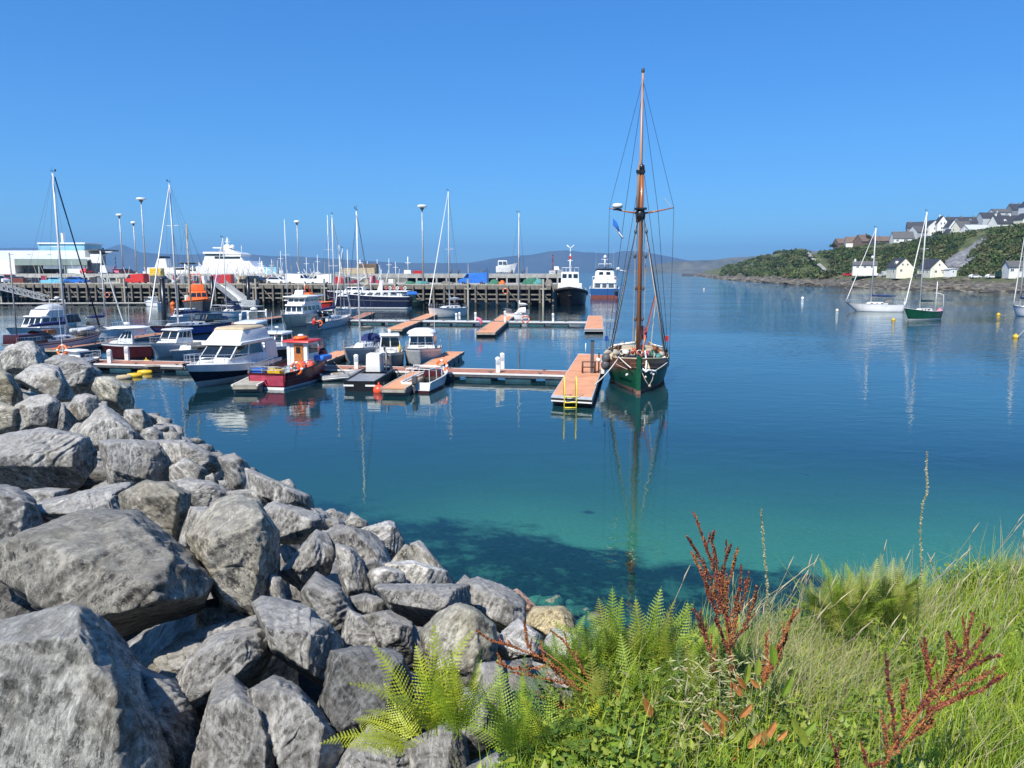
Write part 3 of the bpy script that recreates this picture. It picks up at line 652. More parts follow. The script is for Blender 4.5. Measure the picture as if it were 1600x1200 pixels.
lampmast(233, 311, QP(240, 28), 'tallest grey lamp mast with wide double head behind the red van', 1.05)
lampmast(472, 346.5, BP(474, 10), 'slender lamp mast standing behind the white vans', .75)
lampmast(664, 322.5, QP(664, 14), 'tall lamp mast beside the navy ship and stone blocks, with round flat head', .95)
# striped beacon pole, light masts at pier head
def post(px, pyt, p, label, bands, r=.18, name='beacon_pole', cat='beacon'):
    t = thing(name, label, cat, p); zt = ZY(pyt, p.y)-p.z; k = 9
    for i in range(k):
        b = MB(); b.tube([(0, 0, zt*i/k), (0, 0, zt*(i+1)/k-.01)], r, 8); b.build('pole_section', bands[i % len(bands)], t)
post(195, 399, BP(195, 20), 'white and blue banded beacon pole left of the lamp masts', ['white', 'grey_blue'])
post(860, 397, BP(862, 6), 'red lattice crane mast at the pier head', ['antifoul_red', 'rose_and_lit_red', 'antifoul_red'], .14, 'crane_mast', 'mast')
for px, py in ((733, 412), (823, 417)): post(px, py, BP(px, 3), {733: 'thin pale light pole above the blue van', 823: 'thin short pale pole near the pier head'}[px], ['galv'], .1, 'light_pole', 'pole')
# cars and vans
VG = 'vehicles parked on the quays'
for kd, pt, px, bk, rz, s, lb in [('van', 'white', 185, 8, 1.4, 1, 'white van seen end on near the first lamp mast'), ('car', 'pink', 200, 9, .2, 1, 'pink car behind the white van'), ('car', 'maroon', 212, 9, 0, 1, 'dark maroon car between the shorter lamp masts'), ('car', 'red', 150, 8, 1.5, 1, 'red car under the gantry shed')]:
    vehicle(kd, pt, lb, BP(px, bk), rz, group=VG, s=s)
for kd, pt, px, bk, rz, s, lb in [('car', 'bright_blue', 133, 4, .1, 1.1, 'bright blue car parked at the quay edge behind the sailing boat mast'), ('van', 'red', 224, 5, 3.05, 1.0, 'red van parked below the tallest lamp mast'), ('pickup', 'red', 28, 14, .3, 1.2, 'red pickup in front of the fish shed'), ('car', 'grey_dark', 45, 12, .2, 1.1, 'dark car near the red crate by the fish shed'),
    ('van', 'white', 474, 7, 0, 1.0, 'white van with side window behind the orange lifeboat berth'), ('car', 'white', 440, 9, 0, 1.1, 'white car left of the white vans'), ('van', 'white', 508, 7, 3.14, .95, 'white van facing left beside the crane mast'), ('pickup', 'black', 403, 6, .1, 1.1, 'black pickup near the boarding ramp'),
    ('car', 'maroon', 428, 12, .1, 1, 'maroon car between the black pickup and the white van'), ('van', 'bright_blue', 741, 6, 3.14, 1.12, 'bright blue high-roofed van alone on the right half of the timber quay'), ('van', 'grey_dark', 262, 10, 0, .8, 'dark grey van under the yellow box'), ('car', 'sky_blue', 105, 10, 0, 1, 'pale blue car behind the bright blue one'),
    ('pickup', 'white', 10, 5, 0, 1.1, 'white pickup at the far left of the timber quay')]:
    vehicle(kd, pt, lb, QP(px, bk), qrz+rz, group=VG, s=s)
def item(name, label, cat, p, mb_, mats, group=None, rz=0):
    o = mb_.build(name, mats, None, p, rz); return tag(o, label, cat, group)
def boxat(name, label, cat, p, d, mt_, group=None, rz=0):
    b = MB(); x, y, z = d; b.box((0, 0, z/2), d); 
    for k in range(3): b.box((0, 0, z*(.2+.3*k)), (x*1.03, y*1.03, z*.06))
    return item(name, label, cat, p, b, mt_, group, rz)
boxat('storage_bin', 'red crate on the timber quay near the fish shed', 'bin', QP(45, 2), (2.6, 1.4, 1.3), 'antifoul_red')
boxat('storage_bin', 'long pale blue tank on the quay edge below the bright blue car', 'bin', QP(88, 1.6), (2.4, 1.2, .9), 'sky_blue')
boxat('storage_bin', 'second pale blue tank, just right of the first', 'bin', QP(105, 1.6), (2.6, 1.2, .8), 'sky_blue')
boxat('container', 'yellow container above the dark grey van', 'container', QP(257, 20)+Vector((0, 0, 1.6)), (2.6, 2.2, 1.9), 'yellow')
boxat('container', 'plinth block under the yellow container', 'container', QP(257, 20), (2.6, 2.2, 1.55), 'grey')
boxat('container', 'crimson container behind the boarding ramp, left one', 'container', QP(352, 9), (2.6, 2.2, 2.0), 'rose_and_lit_red')
boxat('container', 'brighter red container behind the boarding ramp, right one', 'container', QP(365, 9), (2.0, 2.2, 2.1), 'red')
boxat('container', 'ochre shed-like container with fawn roof behind the navy ship', 'container', BP(565, 6), (9, 2.6, 1.6), 'canvas_cream')
boxat('container', 'pale blue container left of the white vans', 'container', BP(432, 10), (3.4, 2.4, 1.9), 'shed_blue')
boxat('container', 'red low container near the tall lamp mast', 'container', BP(656, 3), (2.3, 2, .9), 'red')
boxat('container', 'brown stack of pallets behind the navy ship', 'pallets', BP(580, 12), (5, 3, 2.8), 'tile_brown')
boxat('container', 'small pink and red kiosk beside the crane mast', 'kiosk', QP(536, 12), (2.0, 2, 1.6), 'red')
NH = 'heaps of nets on the quay'
def heap(p, rx, ry, rz_, mt_, label):
    V = clump_verts(np.zeros(3), 1, .45, 3, (rx, ry, rz_), random.random()*50); V[:, 2] = np.maximum(V[:, 2], -.05)
    o = fast_mesh('net_heap', V, ICO[3][1], [mt_], smooth=False); o.location = p; tag(o, label, 'nets', NH)
heap(QP(773, 5), 1.5, 1, 1.1, 'green_net', 'green net heap right of the blue van'); heap(QP(828, 5), 1.8, 1, 1.5, 'green_net', 'largest dark green net heap near the quay end')
heap(QP(842, 4), 1.2, 1, 1.2, 'teal_net', 'teal net heap beside the largest green one'); heap(QP(785, 4), .7, .6, .9, 'orange', 'small orange float heap beside the green nets')
heap(QP(663, 4), 1.6, 1, .8, 'teal_net', 'flat teal net heap at the foot of the tall lamp mast'); heap(QP(700, 6), 1.3, 1, .7, 'timber', 'brown net heap left of the blue van'); heap(QP(856, 3), .9, .8, 1.0, 'timber', 'brown heap at the very end of the timber quay')
heap(QP(645, 5), 1.2, 1, .7, 'green_net', 'low green heap left of the tall lamp mast')
for k, px in enumerate((706, 718, 757, 800, 816, 868)):
    b = MB(); b.tube([(0, 0, 0), (0, 0, 1.1)], .22, 8); b.tube([(-.35, 0, .85), (.35, 0, .85)], .1, 6)
    item('bollard', 'dark bollard on the concrete quay, '+('left of the blue van', 'just left of the blue van, second', 'above the blue van roof', 'below the raised white boat', 'right of the raised white boat', 'at the pier head')[k], 'bollard', BP(px, .8), b, 'grey_dark', 'bollards on the quays')
# fishing gear: derricks and poles crowding the berths behind the quay
for k, (px, pyt, ln) in enumerate([(300, 412, 5), (312, 415, -4), (322, 410, 4), (338, 418, -5), (405, 415, 4), (418, 408, -4), (425, 418, 5), (398, 421, -3), (385, 420, 3)]):
    p = QP(px, 30); zt = ZY(pyt, p.y)-p.z
    b = MB(); b.tube([(0, 0, 0), (0, 0, zt)], .12, 6); b.tube([(0, 0, zt*.95), (ln, 0, .4)], .08, 5); b.tube([(0, 0, zt*.7), (-ln*.5, 0, .2)], .08, 5); b.tube([(-.7, 0, zt*.8), (.7, 0, zt*.8)], .06, 5)
    item('derrick', 'pale derrick frame in the crowd of fishing gear, '+['left end of the row', 'second, leaning spar to the left', 'third, near the white ship funnel side', 'under the stern of the white ship', 'right of the white ship hull', 'tallest right of the white ship', 'right end of the row', 'below the ship bow, short', 'directly under the ship radar'][k], 'derrick', p, b, 'mast_white', 'derricks of the fishing boats')

# ---------- big white ship behind the quays
o = BP(368, 52, 0); sc_ = o.y/F
t = thing('white_ship', 'large white ship with tiered superstructure and radar dome behind the quays', 'ship', (o.x, o.y, 0))
def slab(nm, x0, x1, yb, yt, wd, mt_, rk=0, rk2=0, dy=0):
    a, c = (x0-368)*sc_, (x1-368)*sc_; z0, z1 = ZY(yb, o.y), ZY(yt, o.y)
    b = MB(); b.prism([(a, z0), (c, z0), (c-rk2*sc_, z1), (a+rk*sc_, z1)], -wd/2+dy, wd/2+dy); return b.build(nm, mt_, t)
slab('hull', 331, 424, 450, 417, 12, 'white', -4, -10); slab('lower_deckhouse', 336, 414, 417, 408, 11, 'white', 2, 6); slab('mid_deckhouse', 338, 398, 408, 401, 10, 'white', 2, 4)
slab('bridge', 341, 394, 401, 396.5, 9.5, 'white', 0, 0); slab('bridge_windows', 355, 393, 404.5, 401.2, 10.2, 'glass', 0, -1); slab('upper_wing', 338, 370, 397, 394, 10.5, 'white', 0, 3); slab('upper_windows', 341, 366, 400, 397.4, 9.8, 'glass')
slab('bridge_roof', 356, 396, 397.5, 394.5, 9.8, 'white', 6, 8); slab('funnel_housing', 356, 384, 394.5, 388, 5, 'white', 5, 14); slab('mast_foot', 362, 374, 388, 382, 2.5, 'white', 3, 3); slab('wing_strut', 351, 364, 388.5, 386.8, 8, 'white')
b = MB(); x_ = -1*sc_; b.tube([(x_, 0, ZY(388, o.y)), (x_, 0, ZY(371, o.y))], [.35, .15], 6); b.tube([(x_-.9, 0, ZY(378, o.y)), (x_+.9, 0, ZY(378, o.y))], .12, 5); b.tube([(x_-.6, 0, ZY(375, o.y)), (x_+.6, 0, ZY(375, o.y))], .1, 5); b.build('mast', 'mast_white', t)
b = MB(); b.ball((6.5*sc_, 0, ZY(386, o.y)), 3.6*sc_, 12); b.build('radar_dome', 'white', t); b = MB(); b.ball((-5*sc_, 0, ZY(384, o.y)), 1.6*sc_, 10); b.build('radar_dome', 'white', t)
b = MB(); b.tube([(20*sc_, 0, ZY(400, o.y)), (20*sc_, 0, ZY(384, o.y))], .08, 5); b.build('aerial', 'mast_white', t)
# ferry funnel and wheelhouse left of it
o = BP(268, 50, 0); t = thing('ferry', 'white car ferry with sloping black topped funnel behind the yellow container', 'ferry', (o.x, o.y, 0)); sc_ = o.y/F
def slab2(nm, x0, x1, yb, yt, wd, mt_, rk=0, rk2=0):
    a, c = (x0-268)*sc_, (x1-268)*sc_; z0, z1 = ZY(yb, o.y), ZY(yt, o.y); b = MB(); b.prism([(a, z0), (c, z0), (c-rk2*sc_, z1), (a+rk*sc_, z1)], -wd/2, wd/2); b.build(nm, mt_, t)
slab2('hull', 246, 336, 450, 424, 10, 'white'); slab2('deckhouse', 250, 316, 424, 418, 8, 'offwhite_wall', 1, 6); slab2('funnel', 258, 277, 418, 404, 4, 'white', 5, 2); slab2('funnel_cap', 263, 275, 404, 400.5, 4.1, 'black', 1, 1); slab2('window_band', 292, 318, 421.5, 418.5, 8.1, 'glass', 0, 0)
slab2('dark_derrick', 290, 318, 413, 410.5, .6, 'black', 4, 2); slab2('dark_derrick', 316, 340, 412, 410.5, .6, 'grey_dark', 2, 2)

# jumble of creels, poles and fishing gear too dense to count, along the back of the timber quay
mb = MB(); rs = random.Random(5)
for i in range(330):
    px = rs.choice((rs.uniform(280, 440), rs.uniform(300, 520), rs.uniform(60, 640))); p = QP(px, rs.uniform(14, 33)); k = rs.random(); m_ = rs.choice((0, 0, 1, 2, 2, 3, 4, 5))
    if k < .6:
        d = (rs.uniform(.5, 1.6), rs.uniform(.5, 1.2), rs.uniform(.4, 1.8)); mb.box((p.x, p.y, p.z+d[2]/2), d, rs.uniform(0, 3), m_)
    elif k < .85:
        h_ = rs.uniform(2, 5.5); mb.tube([p, p+Vector((rs.uniform(-1.5, 1.5), 0, h_))], .06, 4, rs.choice((1, 1, 4)))
    else: mb.tube([p+Vector((0, 0, .3)), p+Vector((rs.uniform(-2.5, 2.5), 0, rs.uniform(1.5, 4)))], .09, 4, 1)
tag(mb.build('fishing_gear', ['grey_dark', 'white', 'grey', 'antifoul_blue', 'canvas_cream', 'rose_and_lit_red']), kind='stuff')
for k, (px, pyt) in enumerate(((346, 398), (415, 402), (433, 405), (447, 392), (486, 402), (503, 398), (579, 408), (594, 405), (612, 404), (622, 409))):
    p = BP(px, 50, 1); zt = ZY(pyt, p.y)-p.z; b = MB(); b.tube([(0, 0, 0), (0, 0, zt)], [.14, .07], 5); b.tube([(-.9, 0, zt*.8), (.9, 0, zt*.8)], .06, 4); b.box((0, 0, zt*.45), (1.6, 1, 1.1))
    item('mast', 'pale mast with short yard rising behind the concrete quay, '+('below the white ship', 'right of the white ship bow', 'beside the pale blue container', 'above the first white van', 'between the two white vans', 'over the second white van', 'left one behind the pallets', 'next one behind the navy ship', 'third behind the navy ship funnel', 'rightmost before the tall lamp mast')[k], 'mast', p, b, 'mast_white', 'masts behind the quays')
# ============================================================ boats
class Hull:
    def __init__(s, L_, B_, f0, f1, tr=.8, wl=.78, draft=.45, rake=.1, srake=0, mid=.42, p=2.3, sag=.0, boot=.14):
        s.L, s.B, s.f0, s.f1, s.tr, s.wl, s.draft, s.rake, s.srake, s.mid, s.p, s.sag, s.boot = L_, B_, f0, f1, tr, wl, draft, rake, srake, mid, p, sag, boot
    def b(s, t):
        if t < s.mid: return s.B/2*(s.tr+(1-s.tr)*math.sin(t/s.mid*math.pi/2))
        u = (t-s.mid)/(1-s.mid); return s.B/2*max(0, 1-u**s.p)
    def z(s, t): return s.f0+(s.f1-s.f0)*t**1.8-s.sag*math.sin(math.pi*t)
    def x(s, t, zf=1.0): return -s.L/2+s.L*t-s.rake*s.L*(1-zf)*t**3+s.srake*s.L*(1-zf)*(1-t)**3
    def deck(s, t, k=1.0, dz=0): return Vector((s.x(t), s.b(t)*k, s.z(t)+dz))
    def build(s, par, mats, n=20, deckmat='white', dd=.06, well=None, rub=None, rubmat='grey', stripe=None):
        # mats: antifoul, boot, topside, upper
        fz = [-s.draft, -.05, s.boot, None, None, None]
        b = MB(); ring = []
        for i in range(n+1):
            t = i/n; zt = s.z(t); lv = [-s.draft, -.03, s.boot, s.boot+(zt-s.boot)*.45, s.boot+(zt-s.boot)*.82, zt]
            u = max(0, (t-s.mid)/(1-s.mid)); w_ = [.08, s.wl, s.wl+.03, s.wl+(1-s.wl)*.6, .975, 1.0]
            half = []
            for j, z in enumerate(lv):
                zf = max(0, z+s.draft*.3)/(zt+s.draft*.3); k = w_[j]**(1+2.2*u*u)
                half.append((s.x(t, zf), s.b(t)*k+.012, z))
            ring.append(half)
        V = [p for h in ring for p in h]+[(x, -y, z) for h in ring for (x, y, z) in h]; o = (n+1)*6
        fs = []; ms = []
        for i in range(n):
            for j in range(5):
                a, c = i*6+j, (i+1)*6+j
                mm = 0 if j == 0 else (1 if j == 1 else (2 if j < 4 else 3))
                fs.append((a, a+1, c+1, c)); ms.append(mm); fs.append((a+o, c+o, c+1+o, a+1+o)); ms.append(mm)
        for j in range(5):
            fs.append((j, j+o, j+1+o, j+1)); ms.append(0 if j == 0 else (1 if j == 1 else (2 if j < 4 else 3)))
            k = n*6; fs.append((k+j, k+j+1, k+j+1+o, k+j+o)); ms.append(ms[-1])
        for i in range(n): fs.append((i*6, (i+1)*6, (i+1)*6+o, i*6+o)); ms.append(0)
        for f, m_ in zip(fs, ms): b.f.append(f); b.m.append(m_); b.s.append(True)
        b.v = V; ho = b.build('hull', list(mats), par)
        for p_ in ho.data.polygons:
            if p_.index >= len(ho.data.polygons)-n-10: p_.use_smooth = False
        # deck
        b = MB(); V = []
        for i in range(n+1):
            t = i/n; z = s.z(t)-dd; V += [(s.x(t), s.b(t)*.985, z), (s.x(t), -s.b(t)*.985, z)]
        fs = []
        for i in range(n):
            t = (i+.5)/n
            if well and well[0] < t < well[1]: continue
            fs.append((2*i, 2*i+1, 2*i+3, 2*i+2))
        b.add(V, fs); b.build('deck', deckmat, par)
        if well:
            b = MB(); t0, t1 = well[0], well[1]; zf = well[2]; k = well[3] if len(well) > 3 else .8; V = []; nn = 8
            for i in range(nn+1):
                t = t0+(t1-t0)*i/nn; zt = s.z(t)-dd+.005
                V += [(s.x(t), s.b(t)*.985, zt), (s.x(t), s.b(t)*k, zt), (s.x(t), s.b(t)*k*.97, zf), (s.x(t), -s.b(t)*k*.97, zf), (s.x(t), -s.b(t)*k, zt), (s.x(t), -s.b(t)*.985, zt)]
            fs = [(i*6+j, i*6+j+1, i*6+j+7, i*6+j+6) for i in range(nn) for j in range(5)]+[(1, 2, 3, 4), (nn*6+4, nn*6+3, nn*6+2, nn*6+1)]
            b.add(V, fs); b.build('cockpit', well[4] if len(well) > 4 else 'warm_white', par)
        # rail / rubbing strake
        r = rub or .03
        for sd_ in (1, -1):
            b = MB(); b.tube([(s.x(i/n), sd_*(s.b(i/n)+.01), s.z(i/n)) for i in range(n+1)], r, 5); b.build('rubbing_strake', rubmat, par)
        if stripe:
            zz, mt_, r2 = stripe
            for sd_ in (1, -1):
                b = MB(); pts = []
                for i in range(n+1):
                    t = i/n; zt = s.z(t); q = zz; u = max(0, (t-s.mid)/(1-s.mid)); kk = (s.wl+(1-s.wl)*min(1, .6+.5*(q-.45)))**(1+2.2*u*u)
                    zr_ = s.boot+(zt-s.boot)*q; zf = (zr_+s.draft*.3)/(zt+s.draft*.3)
                    pts.append((s.x(t, zf), sd_*(s.b(t)*kk+.03), zr_))
                b.tube(pts, r2, 4); b.build('stripe', mt_, par)
        return s
    def rail(s, par, t0=.55, t1=1.0, h=.5, mt_='alu', k=.93, n=6, r=.014, mid_wire=True, name='guard_rail'):
        for sd_ in (1, -1):
            b = MB(); ps = [s.deck(t0+(t1-t0)*i/n, k) for i in range(n+1)]
            tops = [Vector((p.x+(.05 if i == n else 0), sd_*p.y, p.z+h)) for i, p in enumerate(ps)]
            b.tube(tops, r, 4)
            if mid_wire: b.tube([q-Vector((0, 0, h*.5)) for q in tops], r*.7, 3)
            for p, q in zip(ps, tops): b.tube([(p.x, sd_*p.y, p.z-.05), q], r, 4)
            b.build(name, mt_, par)
def frus(x0, x1, z0, z1, w0, w1, rf=0, ra=0, yc=0, w0b=None, w1b=None):
    # x0 aft, x1 front; rf / ra rake of front / aft at the top ; w at aft end, w0b at the front end
    w0b = w0 if w0b is None else w0b; w1b = w1 if w1b is None else w1b
    return [Vector(p) for p in ((x0, yc-w0/2, z0), (x1, yc-w0b/2, z0), (x1, yc+w0b/2, z0), (x0, yc+w0/2, z0), (x0+ra, yc-w1/2, z1), (x1-rf, yc-w1b/2, z1), (x1-rf, yc+w1b/2, z1), (x0+ra, yc+w1/2, z1))]
FACES = dict(front=(1, 2, 6, 5), aft=(3, 0, 4, 7), left=(2, 3, 7, 6), right=(0, 1, 5, 4), top=(4, 5, 6, 7))
def panes(c8, face, n, par, mt_='glass', u0=.06, u1=.94, v0=.3, v1=.85, gap=.05, name='window', out=.012, frame=None, shear=0):
    a, b_, c_, d_ = [c8[i] for i in FACES[face]]; nr = (b_-a).cross(d_-a).normalized()
    P = lambda u, v: (a*(1-u)+b_*u)*(1-v)+(d_*(1-u)+c_*u)*v
    for i in range(n):
        ua = u0+(u1-u0)*i/n+(gap/2 if i else 0); ub = u0+(u1-u0)*(i+1)/n-(gap/2 if i < n-1 else 0)
        q = [P(ua, v0), P(ub, v0), P(ub-shear, v1), P(ua+shear, v1)]; m_ = MB()
        m_.hexa([p-nr*.01 for p in q]+[p+nr*out for p in q]); m_.build(name, mt_, par)
def block(par, c8, mt_, name='cabin', bev=.0):
    b = MB(); b.hexa(c8); o = b.build(name, mt_, par)
    if bev:
        md = o.modifiers.new('bevel', 'BEVEL'); md.width = bev; md.segments = 3; md.limit_method = 'NONE'
        for p in o.data.polygons: p.use_smooth = True
    return o
def boat_at(name, label, cat, bow, stern, group=None, Lwl=None):
    A, B_ = G(*bow), G(*stern); d = A-B_; L_ = d.length; ctr = (A+B_)/2
    if Lwl: ctr = A-d.normalized()*Lwl/2; L_ = Lwl
    return thing(name, label, cat, (ctr.x, ctr.y, 0), math.atan2(d.y, d.x), group), L_
def wire(par, a, b, r=.012, mt_='wire', name='stay', n=4):
    q = MB(); q.tube([a, b], r, n); return q.build(name, mt_, par)
def slack(par, a, b, sag=.3, r=.03, mt_='rope', name='mooring_line', top=None):
    a, b = Vector(a), Vector(b); q = MB(); q.tube([a.lerp(b, i/8)-Vector((0, 0, sag*4*(i/8)*(1-i/8))) for i in range(9)], r, 5); o = q.build(name, mt_, par); return o
def to_local(t, wp):
    mt_ = T(t.location.x, t.location.y, t.location.z, t.rotation_euler.z).inverted(); return mt_ @ Vector(wp)
def topz(t, lx, py):   # height that a mast standing at local x must have to reach photo row py
    p = T(t.location.x, t.location.y, 0, t.rotation_euler.z) @ Vector((lx, 0, 0)); return ZY(py, p.y)
def fender(par, p, mt_='white', r=.11, L_=.5):
    b = MB(); b.lathe([(.02, -L_/2), (r*.8, -L_/2+.06), (r, -L_/4), (r, L_/4), (r*.8, L_/2-.06), (.02, L_/2)], p, 8); b.tube([(p[0], p[1], p[2]+L_/2), (p[0], p[1], p[2]+L_/2+.35)], .012, 3); return b.build('fender', mt_, par)
def rig(t, h, mx, zt, base=None, furl=True, boom=.42, cover='canvas_blue', mm='mast_white', spreaders=(.5,), ba=True, r=.075, back=True, jx=None, fwd=None):
    base = h.z(.6) if base is None else base
    b = MB(); b.tube([(mx, 0, base), (mx, 0, base+(zt-base)*.7), (mx, 0, zt)], [r, r*.95, r*.7], 8); b.build('mast', mm, t)
    b = MB(); b.tube([(mx, 0, zt), (mx-.05, 0, zt+.45)], .015, 4); b.tube([(mx-.25, 0, zt+.15), (mx+.3, 0, zt+.15)], .02, 4); b.box((mx+.3, 0, zt+.25), (.16, .02, .16)); b.build('wind_vane', 'grey_dark', t)
    bow = h.deck(1.0); bow = Vector((bow.x-.1 if jx is None else jx, 0, bow.z+.05)); st = Vector((h.x(0)+.1, 0, h.z(0)))
    if furl:
        b = MB(); p0 = bow+Vector((-.1, 0, .35)); p1 = Vector((mx+.08, 0, zt-.35)); b.tube([bow, p0, p0.lerp(p1, .06), p0.lerp(p1, .5), p0.lerp(p1, .94), p1], [.02, .05, .085, .075, .045, .02], 6); b.build('furled_sail', 'canvas_white' if fwd is None else fwd, t)
    else: wire(t, bow, (mx, 0, zt-.1))
    if back: wire(t, st, (mx, 0, zt-.02))
    for k in spreaders:
        zs = base+(zt-base)*k; w_ = h.B*.27
        for sd_ in (1, -1):
            b = MB(); b.tube([(mx, 0, zs), (mx-.12, sd_*w_, zs+.06)], .03, 5); b.build('spreader', mm, t)
    zs = base+(zt-base)*max(spreaders); w_ = h.B*.27
    for sd_ in (1, -1):
        ch = Vector((mx-.15, sd_*h.b(.55)*.94, h.z(.55)))
        q = MB(); q.tube([ch, (mx-.12, sd_*w_, zs+.06), (mx, 0, zt-.15)], .012, 4); q.build('shroud', 'wire', t)
        wire(t, ch+Vector((-.3, 0, 0)), (mx, 0, zs-.1), name='shroud'); wire(t, ch+Vector((.35, 0, 0)), (mx, 0, zs-.1), name='shroud')
    if boom:
        bl = h.L*boom; z0 = base+.95
        b = MB(); b.tube([(mx-.05, 0, z0), (mx-bl, 0, z0+.08)], .05, 6); b.build('boom', mm, t)
        b = MB(); b.tube([(mx-.12, 0, z0+.75), (mx-.1, 0, z0+.22), (mx-bl*.3, 0, z0+.22), (mx-bl*.7, 0, z0+.19), (mx-bl*.97, 0, z0+.12)], [.05, .17, .17, .13, .06], 8); b.build('sail_cover', cover, t)
        wire(t, (mx-bl, 0, z0+.1), (mx, 0, zt-.05), .008)
def outboard(t, x, y, z):
    b = MB(); b.box((x-.15, y, z+.35), (.35, .25, .4)); b.box((x-.18, y, z+.05), (.14, .12, .7)); b.box((x-.16, y, z-.35), (.3, .05, .1)); b.build('outboard_engine', 'grey_dark', t)
def sprayhood(t, x0, x1, w_, z0, hgt, mt_='canvas_blue'):
    b = MB(); V = []; n = 6
    for i, (x, k) in enumerate(((x1, .25), (x1-.3, .75), ((x0+x1)/2, 1.0), (x0, 1.03))):
        for j in range(n+1):
            a = math.pi*j/n; V.append((x, -w_/2*math.cos(a)*(1 if k > .5 else .95), z0+hgt*k*math.sin(a)**.6))
    b.add(V, [(i*(n+1)+j, i*(n+1)+j+1, (i+1)*(n+1)+j+1, (i+1)*(n+1)+j) for i in range(3) for j in range(n)], 0, True); b.build('spray_hood', mt_, t)
def aerial(t, p, L_=1.6, lean=(-.1, 0), mt_='mast_white'):
    b = MB(); b.tube([p, (p[0]+lean[0], p[1]+lean[1], p[2]+L_)], [.02, .008], 4); b.build('aerial', mt_, t)
def lifebuoy(name, label, p, n=Vector((0, -1, 0)), R_=.34, par=None, white=True):
    b = MB(); n = Vector(n).normalized(); u = n.orthogonal().normalized(); v = n.cross(u); k = 16
    pts = [u*math.cos(2*math.pi*i/k)*R_+v*math.sin(2*math.pi*i/k)*R_ for i in range(k)]
    b.tube(pts, .085, 7, 0, closed=True)
    if white:
        for j in range(4):
            a = math.pi/4+j*math.pi/2; b.tube([u*math.cos(a+d_)*R_+v*math.sin(a+d_)*R_ for d_ in (-.2, 0, .2)], .092, 7, 1)
    o = b.build(name, ['orange', 'white'], par, p)
    if par is None: tag(o, label, 'lifebuoy', 'lifebuoys around the marina')
    return o

# ---------------------------------------------------------------- sailing boats
def sloop(label, bow, stern, mastpx, cat='sailboat', B_=None, f=(.85, 1.15), mats=('antifoul_blue', 'white', 'white', 'white'), mastt=.6, cabin=(.3, .68), cover='canvas_blue', over=1.08, mm='mast_white', hood='canvas_blue', spreaders=(.5,), boom=.42, furl=True, deckmat='warm_white', name='sailboat', rub='grey', rake=.14, srake=.05, tr=.62, rail=True, cabmat='white', nwin=3, group='sailing boats', Lwl=None, stripe=None, r=.075):
    t, Lw = boat_at(name, label, cat, bow, stern, group, Lwl); L_ = Lw*over; B_ = B_ or min(3.3, L_*.34)
    h = Hull(L_, B_, f[0], f[1], tr, .92, .5, rake, srake, .42, 2.1, sag=.08); h.build(t, mats, deckmat=deckmat, well=(.04, cabin[0]-.01, f[0]-.42, .6), rubmat=rub, stripe=stripe)
    x0, x1 = h.x(cabin[0]), h.x(cabin[1]); zb = h.z(.45)-.08
    c8 = frus(x0, x1, zb, zb+.42, B_*.58, B_*.5, .7, .05, w0b=B_*.3, w1b=B_*.24); block(t, c8, cabmat, 'cabin', .05)
    for sd_ in ('left', 'right'): panes(c8, sd_, nwin, t, 'glass', .15, .8, .35, .75, .12)
    if hood: sprayhood(t, x0-.55, x0+.75, B_*.56, zb+.28, .75, hood)
    mx = h.x(mastt); rig(t, h, mx, topz(t, mx, mastpx), zb+.35, furl, boom, cover, mm, spreaders, r=r)
    if rail: h.rail(t, .72, 1.0, .55); h.rail(t, 0.0, .2, .55); h.rail(t, .2, .72, .55, 'wire', n=4, name='lifeline')
    return t, h
t, h = sloop('white sloop with blue sail cover moored left of the dark green yacht', (1326, 486), (1408, 487), 356, over=1.15, f=(1.3, 1.6), B_=2.9, mastt=.57, cover='canvas_blue', hood='grey_dark', rake=.2, r=.11)
b = MB(); b.tube([(h.x(.04), -.9, h.z(0)), (h.x(.04), -.9, h.z(0)+1.1), (h.x(.04), .9, h.z(0)+1.1), (h.x(.04), .9, h.z(0))], .03, 5); b.build('gantry', 'alu', t)
b = MB(); b.lathe([(.1, -.25), (.2, -.18), (.2, .18), (.1, .25)], (h.x(.57)+.25, 0, topz(t, 0, 402)), 10); b.build('radar_dome', 'white', t)
t, h = sloop('dark green yacht with pink buoy at its stern on the right-hand mooring', (1415, 500), (1462, 498), 331, over=1.16, f=(1.2, 1.75), B_=2.4, mats=('antifoul_red', 'white', 'green_hull', 'green_hull'), mastt=.56, cover='green_dark', hood=None, rake=.16, rub='white', r=.1, spreaders=(.62,), cabmat='warm_white')
x_ = h.x(.1); b = MB(); b.tube([(x_, 0, h.z(.1)), (x_, 0, topz(t, x_, 440))], .05, 6); b.build('mizzen_mast', 'mast_white', t)
x_ = h.x(0)+.15; b = MB(); b.tube([(x_, -.8, h.z(0)), (x_, -.7, h.z(0)+2.3), (x_+.6, -.4, h.z(0)+2.55), (x_+.6, .4, h.z(0)+2.55), (x_, .7, h.z(0)+2.3), (x_, .8, h.z(0))], .05, 6); b.build('stern_arch', 'mast_white', t)
b = MB(); b.lathe([(.05, -.4), (.18, 0), (.12, .25), (.02, .3)], (h.x(.99), .0, h.z(1)+.6), 8); b.build('bow_roller_bag', 'white', t)
def buoy(px, py, r, mt_, label, name='mooring_buoy', z=None, grp='mooring buoys', p=None):
    p = p or G(px, py); b = MB(); b.ball((0, 0, r*.35), r, 12); b.tube([(0, 0, r*1.2), (0, 0, r*1.6)], .05, 5); b.tube([(r*.12*math.cos(a), 0, r*1.6+r*.12*math.sin(a)) for a in np.linspace(0, 6.28, 7)[:-1]], .02, 4, closed=True)
    o = b.build(name, mt_, None, p); return tag(o, label, 'buoy', grp)
